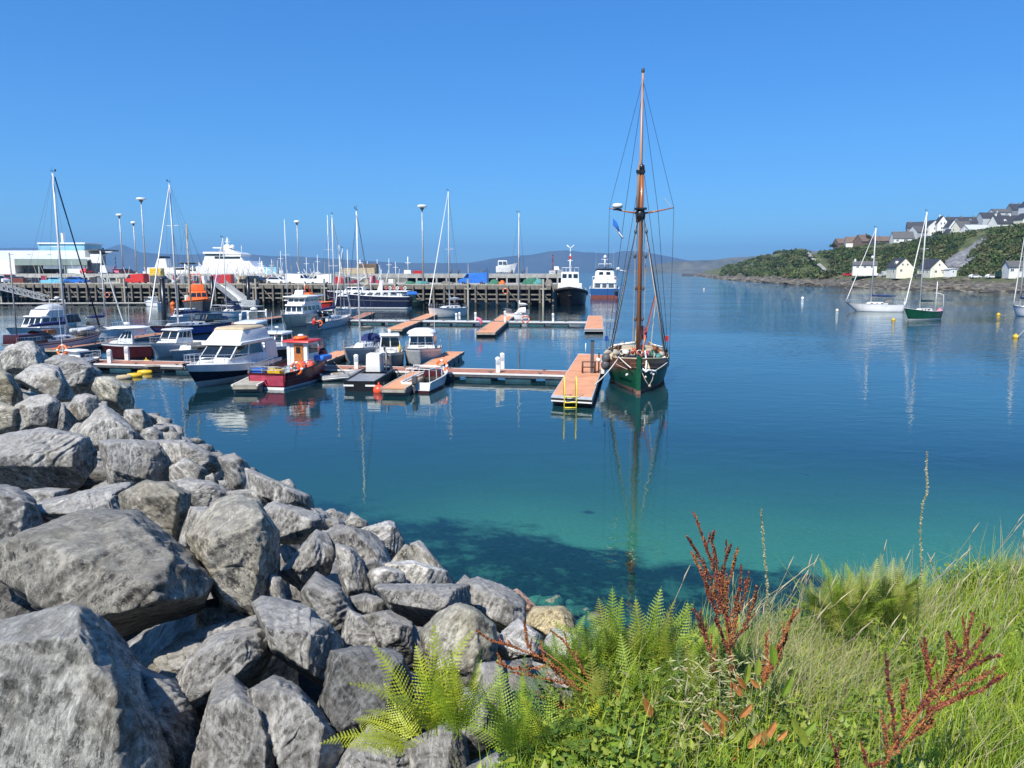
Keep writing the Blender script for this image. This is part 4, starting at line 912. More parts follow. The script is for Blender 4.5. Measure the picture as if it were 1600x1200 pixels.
pp = T(t.location.x, t.location.y, 0, t.rotation_euler.z) @ Vector((h.x(0)-.25, 0, .95)); buoy(0, 0, .42, 'pink', 'pink round buoy hung at the stern of the dark green yacht', 'fender_buoy', p=pp)
sloop('white yacht cut off by the right edge of the photograph, tied to a yellow buoy', (1583, 493), (1652, 497), 338, over=1.08, f=(1.4, 1.7), B_=2.8, mastt=.84, cabin=(.3, .8), hood=None, r=.1, rake=.1, spreaders=(.55,))
for px, py, r, m_, lb in [(1308, 486, .28, 'cream', 'pale buoy left of the white sloop bow'), (1396, 501, .26, 'yellow', 'yellow buoy below the bow of the dark green yacht'), (1560, 493, .3, 'yellow', 'yellow buoy the right-edge yacht is tied to'), (1587, 528, .3, 'yellow', 'yellow buoy nearest the camera at the right edge'), (1254, 467, .4, 'white', 'white pair buoy far out before the headland'), (1226, 467, .25, 'grey_dark', 'tiny dark buoy left of the white one before the headland'), (1100, 452, .3, 'cream', 'tiny pale buoy off the headland point')]:
    buoy(px, py, r, m_, lb)
a = G(1562, 492, .3); o = slack(None, a, G(1584, 487, 1.0), .25, .03, 'rope_white'); tag(o, 'pale mooring rope from yellow buoy to the right-edge yacht', 'rope')
a = G(1589, 527, .3); o = slack(None, a, G(1612, 497, .8), .3, .03, 'rope_white'); tag(o, 'pale mooring rope rising from the nearest yellow buoy', 'rope')

# marina, left to right
t, h = sloop('grey hulled ketch with tall silver mast at the far left of the marina', (155, 541), (25, 556), 270, over=1.12, f=(1.0, 1.45), B_=2.9, mats=('antifoul_blue', 'grey_blue', 'grey_blue', 'grey_light'), mastt=.58, cover='canvas_blue', hood='black', rub='brown_wood', deckmat='deck_teak', spreaders=(.55,), furl=False, boom=.4, r=.1, stripe=(.8, 'navy', .03))
b = MB(); b.tube([(h.x(.97), 0, h.z(1)+.3), (h.x(.6), 0, topz(t, 0, 274))], [.07, .05], 6); b.build('furled_sail', 'navy', t)
x_ = h.x(.08); b = MB(); b.tube([(x_, 0, 1), (x_, 0, topz(t, x_, 395))], .055, 6); b.build('mizzen_mast', 'grey', t)
c8 = frus(h.x(.02), h.x(.3), 1.0, 1.75, 1.9, 1.7, .2, 0); block(t, c8, 'maroon', 'cockpit_tent', .05); panes(c8, 'left', 2, t, 'glass_grey', .1, .9, .2, .8); panes(c8, 'right', 2, t, 'glass_grey', .1, .9, .2, .8)
b = MB(); b.box((h.x(.4), 0, 1.75), (.9, .7, .4)); b.build('locker', 'orange_plank', t)
# inflatable upside-down dinghy on foredeck
tt = thing('inflatable_dinghy', 'grey inflatable dinghy lashed on the foredeck of the grey ketch', 'dinghy', T(t.location.x, t.location.y, 0, t.rotation_euler.z) @ Vector((h.x(.78), 0, 1.62)), t.rotation_euler.z)
b = MB(); b.tube([(-1.0, -.45, 0), (.5, -.42, .02), (.95, -.2, .08), (1.05, 0, .1), (.95, .2, .08), (.5, .42, .02), (-1.0, .45, 0)], .22, 8); b.build('tube', 'grey_light', tt); b = MB(); b.bbox(-1, .9, -.4, .4, -.15, -.05); b.build('floor', 'grey_dark', tt)
b = MB(); b.tube([(-1.0, -.68, 0), (.5, -.65, .02), (1.2, -.25, .1), (1.28, 0, .12), (1.2, .25, .1), (.5, .65, .02), (-1.0, .68, 0)], .03, 5); b.build('rubbing_strake', 'black', tt)

t, h = sloop('dark blue hulled ketch with a tall silver main mast and white cabin amid the marina', (236, 528), (350, 516), 286, over=1.05, f=(1.0, 1.3), B_=3.2, mats=('antifoul_red', 'black', 'blue', 'navy'), mastt=.64, cabin=(.3, .8), cover='canvas_blue', hood='black', deckmat='white', spreaders=(.4, .7), r=.1, nwin=4)
c8 = frus(h.x(.12), h.x(.36), 1.35, 2.1, 1.9, 1.7, .35, 0); block(t, c8, 'black', 'doghouse', .06); panes(c8, 'left', 2, t, 'glass_grey', .08, .92, .25, .85); panes(c8, 'front', 2, t, 'glass_grey', .08, .92, .25, .85)
x_ = h.x(.46); zt = topz(t, x_, 349); b = MB(); b.tube([(x_, 0, 1.3), (x_, 0, zt)], [.1, .075], 8); b.build('mizzen_mast', 'canvas_cream', t); wire(t, (x_, 0, zt), (h.x(0), 0, 1.2)); wire(t, (x_, 0, zt), (h.x(.8), 0, 1.3)); wire(t, (x_, 0, zt), (x_, 1.5, 1.2)); wire(t, (x_, 0, zt), (x_, -1.5, 1.2))
c8 = frus(h.x(.02), h.x(.14), 1.3, 1.75, 1.6, 1.2, .1, .1); block(t, c8, 'canvas_blue', 'sail_bag', .1)

sloop('small grey-hulled sloop with crew in the cockpit beside the cream motor yacht', (548, 503), (490, 516), 336, over=1.06, f=(.95, 1.15), B_=2.4, mats=('antifoul_blue', 'grey_light', 'grey_light', 'grey_blue'), mastt=.55, hood='navy', cover='canvas_blue', r=.08)
sloop('white sloop with dark stripe and cream rolled sail on its boom beside the main walkway', (541, 568), (592, 553), 330, over=1.06, f=(1.0, 1.2), B_=2.7, mats=('antifoul_blue', 'white', 'grey_light', 'white'), mastt=.58, cover='canvas_cream', hood='canvas_blue', furl=False, r=.075, nwin=4)
sloop('pale hulled sloop moored across the outer walkway, with thick furled foresail', (671, 497), (722, 493), 299, over=1.05, f=(1.35, 1.6), B_=3.2, mats=('antifoul_blue', 'cream', 'warm_white', 'white'), mastt=.40, cover='white', hood=None, boom=.34, cabin=(.2, .66), r=.1, rub='grey_dark', rake=.05)
sloop('small white sloop with an orange lifebuoy at its stern, right of the pink windsock', (789, 499), (826, 499), 333, over=1.05, f=(.85, 1.05), B_=2.4, mastt=.42, cover='canvas_white', hood='white', boom=.35, r=.08, furl=False, spreaders=(.6,))
sloop('tiny white sailboat with two leaning poles in front of the navy ship', (524, 489), (553, 487), 388, over=1.05, f=(.6, .8), B_=2.0, mastt=.52, cover='canvas_white', hood=None, boom=0, r=.06, rail=False)
for k, (px, yb, yt, x2) in enumerate([(450, 480, 343, 451), (533, 489, 383, 529), (516, 470, 336, 516), (545, 470, 390, 542)]):
    Yd = (150, 126, 150, 150)[k]; p = AT(px, yb, Yd); zt = ZY(yt, Yd)-p.z
    b = MB(); b.tube([(0, 0, 0), ((x2-px)/F*Yd*0, 0, zt)], [.09, .05], 6); b.tube([(-.8, 0, zt*.6), (.8, 0, zt*.6)], .03, 4); b.tube([(0, 0, zt*.98), (1.6, 0, -.5)], .012, 3); b.tube([(0, 0, zt*.98), (-1.6, 0, -.5)], .012, 3)
    item('mast', 'bare mast of a boat hidden '+('behind the orange rescue boats', 'beside the tiny white sailboat', 'behind the grey-hulled sloop', 'at the bow of the navy ship')[k], 'mast', p, b, 'mast_white', 'bare masts of hidden boats')

# ---------------------------------------------------------------- motor boats
def cruiser(label, bow, stern, B_=2.6, f=(.8, 1.15), mats=('antifoul_blue', 'white', 'white', 'white'), Lwl=None, over=1.08, ch=1.15, cab=(.3, .68), rf=.75, ra=0, nf=3, ns=2, roof='white', overh=.12, name='motor_boat', cat='motor boat', well=True, rail=True, tr=.9, rake=.14, roofh=.1, group='motor boats', fore=True, p=2.3, rub=.035, rubmat='grey', well_mat='warm_white', frontw=.86):
    t, Lw = boat_at(name, label, cat, bow, stern, group, Lwl); L_ = Lw*over
    h = Hull(L_, B_, f[0], f[1], tr, .9, .4, rake, 0, .4, p); h.build(t, mats, well=(.02, cab[0]-.01, f[0]-.45, .86, well_mat) if well else None, rub=rub, rubmat=rubmat)
    x0, x1 = h.x(cab[0]), h.x(cab[1]); zb = h.z((cab[0]+cab[1])/2)-.07
    if fore:
        c8 = frus(x1-.5, h.x(.88), zb, zb+.32, B_*.7, B_*.55, .5, 0, w0b=B_*.3, w1b=B_*.2); block(t, c8, 'white', 'foredeck_trunk', .06)
        b = MB(); b.box(((x1-.5+h.x(.88))/2, 0, zb+.335), (.5, .5, .04)); b.build('hatch', 'glass_grey', t)
    w_ = B_*.78; c8 = frus(x0, x1, zb, zb+ch, w_, w_*.86, rf, ra, w0b=w_*frontw, w1b=w_*.76)
    block(t, c8, 'white', 'cabin', .03)
    panes(c8, 'front', nf, t, 'glass', .05, .95, .38, .9, .05); panes(c8, 'left', ns, t, 'glass', .06, .9, .42, .88, .05); panes(c8, 'right', ns, t, 'glass', .1, .94, .42, .88, .05)
    r8 = frus(x0-overh*2, x1-rf+overh*2.5, zb+ch-.01, zb+ch+roofh, w_*.94, w_*.84, .12, .05, w0b=w_*.84, w1b=w_*.74); block(t, r8, roof, 'roof', .04)
    if rail: h.rail(t, .5, .99, .45, n=5)
    return t, h, zb+ch+roofh, (x0, x1, w_, zb)
# white flybridge boat far left
t, h, zr, q = cruiser('white motor yacht with flying bridge and black awning, farthest left in the marina', (16, 535), (112, 524), B_=3.3, f=(1.0, 1.5), ch=1.3, cab=(.25, .68), nf=3, ns=3, mats=('antifoul_blue', 'black', 'white', 'white'), over=1.1)
block(t, frus(q[0]+.3, q[1]-1.2, zr-.02, zr+.55, 2.0, 2.2, .5, 0), 'white', 'flybridge', .08); sprayhood(t, q[0]+.2, q[1]-1.8, 1.9, zr+.5, .6, 'grey_light')
b = MB(); b.tube([(q[0], -1, zr), (q[0]-.2, -.9, zr+1.5), (q[0]-.2, .9, zr+1.5), (q[0], 1, zr)], .05, 6); b.build('radar_arch', 'white', t); b = MB(); b.lathe([(.05, -.1), (.28, -.08), (.3, .05), (.1, .14)], (q[0]-.2, 0, zr+1.7), 12); b.build('radar_dome', 'white', t)
block(t, frus(h.x(.02), q[0]+.1, 1.5, 2.35, 2.4, 2.2, 0, .3), 'black', 'awning', .1)
aerial(t, (q[0], .8, zr), 3); aerial(t, (q[0], -.8, zr), 3)
# small half hidden cabin boat behind the rocks
t, h, zr, q = cruiser('small white cabin boat half hidden behind the boulders on the left', (157, 575), (86, 583), B_=2.1, f=(.65, .85), ch=.75, cab=(.42, .75), nf=2, ns=2, over=1.05, rf=.6, mats=('antifoul_blue', 'black', 'black', 'white'))
aerial(t, (h.x(.3), .5, .8), 4.2)
lifebuoy('lifebuoy', 'red lifebuoy on the small half hidden cabin boat', T(t.location.x, t.location.y, 0, t.rotation_euler.z) @ Vector((h.x(.36), .95, 1.45)), (-.1, -1, .3))
# maroon hull
t, h, zr, q = cruiser('motor boat with dark maroon hull and oval white hardtop', (160, 560), (240, 557), B_=2.6, f=(1.15, 1.3), ch=1.2, cab=(.38, .72), nf=2, ns=3, mats=('antifoul_red', 'maroon', 'maroon', 'white'), over=1.04, rf=.8)
b = MB(); b.lathe([(.02, .1), (.9, .07), (1.2, 0), (1.25, -.05), (1.1, -.09), (.02, -.09)], (0, 0, 0), 20); o = b.build('hardtop', 'white', t, ((q[0]+q[1])/2-.35, 0, zr+.06)); o.scale = (1.35, .95, 1)
aerial(t, (q[0]+.2, .6, zr), 2.8); b = MB(); b.lathe([(.05, -.1), (.22, -.08), (.22, .08), (.05, .12)], (q[0]+.4, 0, zr+.35), 12); b.build('radar_dome', 'white', t)
# white one right of it
t, h, zr, q = cruiser('white motor boat with pale grey hull and roof rails, right of the maroon-hulled one', (238, 560), (312, 549), B_=2.7, f=(.95, 1.25), ch=1.15, cab=(.36, .7), nf=2, ns=3, mats=('antifoul_blue', 'grey_light', 'grey_light', 'white'), over=1.06)
b = MB()
for x in np.linspace(q[0]+.1, q[1]-1, 5): b.tube([(x, -.8, zr), (x, -.75, zr+.3), (x, .75, zr+.3), (x, .8, zr)], .025, 4)
b.build('roof_rail', 'grey_dark', t)
tt = thing('inflatable_dinghy', 'dark grey inflatable dinghy resting beside the white motor boat roof', 'dinghy', G(313, 541, .9), 0)
b = MB(); b.tube([(-.9, -.4, 0), (.5, -.4, .02), (.95, 0, .1), (.5, .4, .02), (-.9, .4, 0)], .2, 8); b.build('tube', 'grey_dark', tt); b = MB(); b.bbox(-.9, .8, -.4, .4, -.1, -.02); b.build('floor', 'grey', tt)
t, Lw = boat_at('open_boat', 'open white speedboat with low grey hull just left of the big white yacht', 'open boat', (268, 564), (322, 553), 'motor boats')
h = Hull(Lw*1.05, 1.9, .65, .8, .9, .85, .3, .12); h.build(t, ('antifoul_blue', 'grey_light', 'grey_light', 'white'), well=(.05, .7, .2, .8)); block(t, frus(h.x(.5), h.x(.62), .6, 1.0, 1.0, .9, .15, 0), 'white', 'console', .04)

# big white motor yacht, bow towards the camera
t, Lw = boat_at('motor_yacht', 'big white motor yacht with dark navy band and cream canvas flying bridge', 'motor yacht', (297, 608), (404, 580), 'motor boats')
L_ = Lw*1.1; h = Hull(L_, 3.4, .95, 1.5, .92, .8, .5, .15, 0, .42, 2.2, boot=.36); h.build(t, ('warm_white', 'warm_white', 'navy', 'white'), deckmat='white', well=(.02, .2, .6, .86), rub=.05, rubmat='white', n=26)
# upper white sheer band sits proud, as on the real boat
for sd_ in (1, -1):
    b = MB(); V = []; n_ = 26
    for i in range(n_+1): 
        tt_ = i/n_; V += [(h.x(tt_)+.015, sd_*(h.b(tt_)+.03), h.z(tt_)+.02), (h.x(tt_, .8)+.03, sd_*(h.b(tt_)*.985+.04), h.z(tt_)-.42)]
    b.add(V, [(2*i, 2*i+1, 2*i+3, 2*i+2) for i in range(n_)]); b.build('sheer_band', 'white', t)
zb = h.z(.45)-.05
c8 = frus(h.x(.18), h.x(.74), zb-.1, zb+.55, 3.0, 2.8, .9, 0, w0b=2.3, w1b=1.9); block(t, c8, 'white', 'cabin_base', .08)
block(t, frus(h.x(.6), h.x(.9), zb-.05, zb+.35, 2.4, 1.9, .8, 0, w0b=1.0, w1b=.6), 'white', 'foredeck_trunk', .1)
c8 = frus(h.x(.2), h.x(.65), zb+.45, zb+1.25, 2.75, 2.35, 1.05, .2, w0b=2.2, w1b=2.1); block(t, c8, 'white', 'saloon', .03)
panes(c8, 'front', 2, t, 'glass', .03, .97, .08, .95, .05); panes(c8, 'left', 2, t, 'glass', .03, .93, .1, .92, .06); panes(c8, 'right', 2, t, 'glass', .07, .97, .1, .92, .06)
zf = zb+1.25; block(t, frus(h.x(.06), h.x(.56), zf-.02, zf+.2, 2.7, 2.85, .1, 0), 'white', 'flybridge_deck', .07)
c8 = frus(h.x(.1), h.x(.545), zf+.14, zf+.92, 2.6, 2.2, .95, .3, w0b=2.45, w1b=2.0); block(t, c8, 'canvas_white', 'flybridge_canvas', .06)
c8 = frus(h.x(.1)+.2, h.x(.545)-.85, zf+.9, zf+1.08, 2.2, 1.9, .2, .15); block(t, c8, 'canvas_cream', 'flybridge_top', .08)
for sd_ in (1, -1): b = MB(); b.tube([(h.x(.02), sd_*1.35, zf+.1), (h.x(.0), sd_*1.35, zf+.75), (h.x(.2), sd_*1.35, zf+.95)], .03, 5); b.build('flybridge_rail', 'alu', t)
for y_ in (1.3, -1.4): b = MB(); b.prism([(h.x(.02), zb), (h.x(.2), zb), (h.x(.2), zf), (h.x(.05), zf)], y_, y_+.1); b.build('side_wing', 'white', t)
h.rail(t, .3, 1.0, .6, n=8, r=.02); b = MB(); b.box((h.x(.985), 0, h.z(1)+.04), (.5, .16, .1)); b.tube([(h.x(1)+.1, 0, h.z(1)), (h.x(1)+.2, 0, h.z(1)-.3)], .04, 5); b.tube([(h.x(1)+.02, -.2, h.z(1)-.25), (h.x(1)+.2, 0, h.z(1)-.38), (h.x(1)+.02, .2, h.z(1)-.25)], .035, 5); b.build('anchor', 'black', t)
for x in (.52, .44, .36): fender(t, (h.x(x), -h.b(x)-.14, .85), 'navy')
b = MB(); b.box((h.x(.73), 0, zb+.56), (.6, .6, .05)); b.build('hatch', 'glass_grey', t)
# cruiser behind it with radar arch
t, h, zr, q = cruiser('white cruiser with radar arch and yellow ring, mostly hidden behind the big motor yacht', (372, 556), (418, 537), B_=3.0, f=(1.1, 1.4), ch=1.4, cab=(.2, .7), nf=2, ns=2, Lwl=8)
b = MB(); x_ = q[0]+.6; b.tube([(x_, -1.2, zr-.1), (x_-.1, -1.05, zr+.8), (x_-.1, 1.05, zr+.8), (x_, 1.2, zr-.1)], .05, 6); b.build('radar_arch', 'white', t); b = MB(); b.lathe([(.05, -.1), (.3, -.08), (.32, .06), (.1, .16)], (x_-.1, 0, zr+1.0), 12); b.build('radar_dome', 'white', t); aerial(t, (x_, 0, zr+.8), 1.8)
# navy cabin boat
t, h, zr, q = cruiser('cabin cruiser with black hull band between the big yacht and the red boat', (402, 574), (462, 556), B_=2.8, f=(1.2, 1.45), ch=1.05, cab=(.35, .62), nf=3, ns=2, mats=('antifoul_blue', 'black', 'black', 'white'), Lwl=7, rf=.4)
block(t, frus(h.x(.3), h.x(.8), 1.15, 1.6, 2.3, 2.1, .6, 0, w0b=1.6, w1b=1.2), 'white', 'trunk_cabin', .08)
aerial(t, (q[0]+.4, .5, zr), 1.7, (.5, 0)); aerial(t, (q[0]+.4, -.5, zr), 1.5); b = MB(); b.lathe([(.03, -.1), (.16, -.06), (.16, .06), (.03, .1)], (q[0]+.6, 0, zr+.3), 10); b.build('radar_dome', 'white', t)

# red fishing boat
t, Lw = boat_at('fishing_boat', 'red fishing boat with wooden wheelhouse door and bright orange roof raft', 'fishing boat', (506, 584), (421, 608), 'motor boats')
h = Hull(Lw*1.07, 2.9, 1.0, 1.75, .85, .86, .5, .08, 0, .4, 2.4, sag=.05, boot=.16); h.build(t, ('white', 'white', 'red_hull', 'maroon'), deckmat='grey_blue', dd=.45, rub=.06, rubmat='black', n=24)
b = MB(); b.box((h.x(0)-.02, 0, .55), (.05, 2.2, .6)); b.build('lit_transom', 'rose_and_lit_red', t)  # stern face in a brighter red, sunlight put into the colour
x0, x1, zb = h.x(.5), h.x(.7), .9; c8 = frus(x0, x1, zb, zb+1.6, 1.5, 1.45, .12, 0); block(t, c8, 'white', 'wheelhouse', .03)
panes(c8, 'front', 3, t, 'glass', .06, .94, .55, .88); panes(c8, 'left', 1, t, 'glass', .1, .9, .55, .88); panes(c8, 'right', 2, t, 'glass', .08, .92, .55, .88)
b = MB(); b.box((x0-.03, -.1, zb+.75), (.06, .62, 1.4)); d_ = b.build('door', 'orange_plank', t); b = MB(); b.box((x0-.07, -.1, zb+1.1), (.04, .28, .4)); b.build('pane', 'glass', d_)
for y in (-.6, .6): b = MB(); b.box((x0-.02, y, zb+.8), (.05, .22, 1.5)); b.build('corner_panel', 'white', t)
block(t, frus(x0-.3, x1+.15, zb+1.59, zb+1.73, 1.95, 1.8, .1, .1), 'red', 'roof', .04)
b = MB(); b.lathe([(.02, 0), (.5, .02), (.52, .22), (.45, .36), (.02, .38)], (0, 0, 0), 12); o = b.build('life_raft', 'orange', t, (x0+.5, 0, zb+1.73)); o.scale = (1.1, .85, .6)
b = MB(); b.lathe([(.02, 0), (.2, 0), (.2, .25), (.1, .3), (.02, .3)], (x0+1.1, .3, zb+1.73), 12); b.build('radar_dome', 'white', t)
aerial(t, (x0+.2, .3, zb+1.9), 1.9, (-.7, 0), 'black')
h.rail(t, 0, .42, .45, 'galv', .97, 6, .02, name='stern_rail')
b = MB(); b.tube([(h.x(.02), -1.2, 1.35), (h.x(.02), 1.2, 1.35)], .025, 5); b.tube([(h.x(.02), -1.2, 1.15), (h.x(.02), 1.2, 1.15)], .02, 5)
for y in (-1.2, -.4, .4, 1.2): b.tube([(h.x(.02), y, .95), (h.x(.02), y, 1.35)], .02, 4)
b.build('transom_rail', 'galv', t)
FB = T(t.location.x, t.location.y, 0, t.rotation_euler.z)
def on(t_, x, y, z): return T(t_.location.x, t_.location.y, 0, t_.rotation_euler.z) @ Vector((x, y, z))
boxat('fish_crate', 'blue fish crate on the stern of the red fishing boat', 'crate', on(t, h.x(.07), .8, .65), (.6, .8, .55), 'bright_blue', rz=t.rotation_euler.z)
boxat('fish_crate', 'yellow fish crate in the middle of the red fishing boat', 'crate', on(t, h.x(.12), -.1, .65), (.6, .8, .45), 'yellow', rz=t.rotation_euler.z)
boxat('fish_crate', 'cream fish crate near the lifebuoy on the red fishing boat', 'crate', on(t, h.x(.22), .5, .65), (.5, .5, .5), 'canvas_cream', rz=t.rotation_euler.z)
for k, (x, y, z, rr, m_, lb) in enumerate([(.3, -1.1, 1.12, .33, 'buoy_orange', 'larger bright orange round fender left of the wooden door'), (.42, -1.2, 1.05, .31, 'buoy_orange', 'bright orange round fender just below the wooden door'), (.84, 0, 1.75, .26, 'buoy_orange', 'orange round fender on the bow of the red boat'), (.9, .3, 1.85, .3, 'canvas_white', 'pale round fender on the bow of the red boat'), (.78, .45, 1.65, .26, 'canvas_white', 'pale round fender right behind the wheelhouse')]):
    b = MB(); b.ball((0, 0, 0), rr, 12, sq=1.15); b.tube([(0, 0, rr), (0, 0, rr*1.5)], .04, 5); item('fender_buoy', lb, 'fender', on(t, h.x(x), y, z), b, m_, 'round fenders')
lifebuoy('lifebuoy', 'orange and white lifebuoy on the side rail of the red fishing boat', on(t, h.x(.16), -1.32, 1.15), (-.3, -1, .1), .36)
b = MB(); b.box((0, 0, 0), (1.3, .7, .35)); o = item('tarpaulin', 'blue tarpaulin bundle beside the wheelhouse of the red boat', 'tarpaulin', on(t, h.x(.68), -1.1, 1.4), b, 'bright_blue', rz=t.rotation_euler.z); md = o.modifiers.new('bevel', 'BEVEL'); md.width = .12; md.segments = 3
slack(t, (h.x(1), 0, h.z(1)), to_local(t, G(545, 583, .5)), .3, .025)
# grey small inflatable right of it
tt = thing('inflatable_dinghy', 'grey inflatable dinghy afloat right of the red fishing boat', 'dinghy', G(530, 590, .12), R(28)+0)
b = MB(); b.tube([(-1.3, -.5, .05), (.6, -.5, .08), (1.15, -.3, .18), (1.35, 0, .22), (1.15, .3, .18), (.6, .5, .08), (-1.3, .5, .05)], .21, 8); b.build('tube', 'grey', tt); b = MB(); b.bbox(-1.2, 1, -.4, .4, -.02, .04); b.build('floor', 'grey_dark', tt)
b = MB(); b.tube([(-1.3, -.72, .05), (.6, -.72, .08), (1.3, -.4, .2), (1.56, 0, .24), (1.3, .4, .2), (.6, .72, .08), (-1.3, .72, .05)], .03, 5); b.build('rubbing_strake', 'white', tt); b = MB(); b.bbox(-.3, .1, -.45, .45, .2, .26); b.build('thwart', 'deck_teak', tt)
b = MB(); b.bbox(-1.3, -1.2, -.4, .4, -.05, .35); b.build('transom', 'white', tt)

# cream trawler yacht, two levels
t, h, zr, q = cruiser('cream two-deck trawler yacht with teal stripe in the middle of the marina', (440, 513), (500, 502), B_=3.6, f=(1.35, 1.7), ch=1.25, cab=(.2, .7), nf=3, ns=4, mats=('antifoul_blue', 'white', 'cream', 'white'), over=1.0, rf=.2, roofh=.18)
c8 = frus(q[0]+.6, q[1]-.9, zr, zr+.85, 2.4, 2.2, .3, 0); block(t, c8, 'white', 'upper_bridge', .05); panes(c8, 'front', 3, t, 'glass_grey', .06, .94, .3, .8); panes(c8, 'left', 3, t, 'glass_grey', .06, .94, .3, .8); panes(c8, 'right', 3, t, 'glass_grey', .06, .94, .3, .8)
block(t, frus(q[0]-.4, q[1]-.6, zr+.84, zr+1.0, 3.3, 3.2), 'white', 'bridge_roof', .05)
# two small boats facing the camera
t, h, zr, q = cruiser('small white wheelhouse boat with square twin windscreen left of the round-roofed cabin boat', (612, 575), (606, 556), B_=2.2, f=(.85, 1.1), ch=1.35, cab=(.42, .66), nf=2, ns=1, mats=('antifoul_blue', 'grey', 'grey', 'white'), Lwl=5.6, rf=.1, frontw=1)
for x in (.9, .78): b = MB(); b.tube([(.22*math.cos(a), .05, .22*math.sin(a)) for a in np.linspace(0, 6.28, 11)[:-1]], .07, 6, closed=True); b.build('coiled_fender', 'yellow' if x > .8 else 'black', t, (h.x(x)-.3, .6 if x > .8 else -.5, 1.35))
b = MB(); b.tube([(q[0]+.3, 0, zr), (q[0]+.3, 0, zr+.3)], .12, 8); b.build('searchlight', 'white', t)
t, h, zr, q = cruiser('white cabin boat with rounded white roof and three-pane windscreen facing the camera', (657, 574), (668, 553), B_=2.9, f=(1.0, 1.4), ch=1.15, cab=(.4, .74), nf=3, ns=2, mats=('antifoul_blue', 'grey_light', 'grey_light', 'white'), Lwl=6.2, rf=.15, roofh=.12, overh=.25, frontw=.92)  # white hull coloured grey to stand for its shaded sides
b = MB(); b.lathe([(.02, .3), (.6, .27), (1.0, .15), (1.2, 0), (1.15, -.06), (.02, -.06)], (0, 0, 0), 20); o = b.build('rounded_top', 'white', t, ((q[0]+q[1])/2+.1, 0, zr)); o.scale = (1.15, .98, 1.3)
aerial(t, (q[0]+.3, .9, zr), 2.6); h.rail(t, .0, .4, .5)
# black flat work boat
t, Lw = boat_at('work_boat', 'black flat-ended work boat with grey ramp deck and white cuddy', 'work boat', (601, 588), (563, 611), 'motor boats', )
h = Hull(Lw*1.05, 1.9, .62, .8, .98, .9, .35, .06, 0, .5, 3.5); h.build(t, ('black', 'black', 'black', 'black'), deckmat='grey', well=(.5, .85, .15, .85, 'grey_dark'), rub=.05, rubmat='black')
b = MB(); b.bbox(h.x(0)-.02, h.x(0)+.02, -.95, -.35, .3, .4); b.bbox(h.x(0)-.02, h.x(0)+.02, .35, .95, .3, .4); b.build('stern_mark', 'white', t)
c8 = frus(h.x(.62), h.x(.8), .6, 1.75, .95, .85, .15, .05, .2); block(t, c8, 'offwhite_wall', 'cuddy', .03); panes(c8, 'front', 1, t, 'glass_grey', .1, .9, .5, .9)
b = MB(); b.tube([(h.x(.6), -.7, .6), (h.x(.6), -.7, 2.0), (h.x(.9), -.6, .9)], .03, 5); b.build('davit', 'galv', t); outboard(t, h.x(.75), -.5, 1.2)
buoy(592, 613, .34, 'buoy_orange', 'big bright orange-red buoy at the stern of the black work boat', 'fender_buoy', grp='round fenders')
# white open boat with tubular frame
t, Lw = boat_at('open_boat', 'white open boat with tubular stern frame and maroon cover, nearest the camera', 'open boat', (691, 594), (652, 613), 'motor boats')
h = Hull(Lw*1.1, 1.85, .62, .85, .95, .88, .35, .1, 0, .4, 2.4); h.build(t, ('antifoul_red', 'maroon', 'white', 'white'), deckmat='white', well=(.04, .72, .12, .82, 'warm_white'), rub=.05, rubmat='white')
b = MB(); 
for x, hh_ in ((.05, .75), (.3, .8), (.5, .6)): b.tube([(h.x(x), -.75, .6), (h.x(x)+.1, -.7, .6+hh_), (h.x(x)+.1, .7, .6+hh_), (h.x(x), .75, .6)], .03, 5)
b.tube([(h.x(.05)+.1, -.7, 1.35), (h.x(.5)+.1, -.7, 1.2)], .025, 5); b.tube([(h.x(.05)+.1, .7, 1.35), (h.x(.5)+.1, .7, 1.2)], .025, 5); b.build('tubular_frame', 'white', t)
block(t, frus(h.x(.55), h.x(.75), .5, .95, 1.2, .9, .3, 0), 'maroon', 'maroon_cover', .05); outboard(t, h.x(0)-.02, 0, .45); slack(t, (h.x(.98), 0, .85), to_local(t, G(700, 583, .5)), .1, .02, 'rope_white')
lifebuoy('lifebuoy', 'orange and white lifebuoy on the pontoon rail above the white open boat', G(690, 572, 1.0), (-.3, -1, .3), .36)
# navy ship at the quay
t, Lw = boat_at('passenger_ship', 'navy blue passenger ship with white superstructure lying along the timber quay', 'ship', (515, 482), (640, 482.5), 'larger vessels at the quay')
h = Hull(Lw*1.05, 4.2, 2.3, 3.3, .8, .9, .6, .06, .02, .4, 2.6, boot=.35, sag=.1); h.build(t, ('white', 'white', 'navy', 'navy'), deckmat='deck_teak', rub=.08, rubmat='white', n=26, stripe=(.6, 'grey', .035))
zb = h.z(.4)-.1; c8 = frus(h.x(.08), h.x(.86), zb, zb+.95, 3.3, 3.1, 1.4, .3); block(t, c8, 'white', 'deckhouse', .08)
for fc in ('left', 'right'): panes(c8, fc, 7, t, 'glass', .06, .92, .3, .8, .03, shear=.012)
block(t, frus(h.x(.02), h.x(.97), zb+.93, zb+1.08, 4.0, 3.9, 1.8, 0, w0b=1.8, w1b=1.5), 'white', 'upper_deck', .05); c8 = frus(h.x(.55), h.x(.78), zb+1.05, zb+1.75, 2.2, 2.0, .6, .1); block(t, c8, 'white', 'wheelhouse', .06); panes(c8, 'right', 3, t, 'glass'); panes(c8, 'left', 3, t, 'glass'); panes(c8, 'front', 3, t, 'glass')
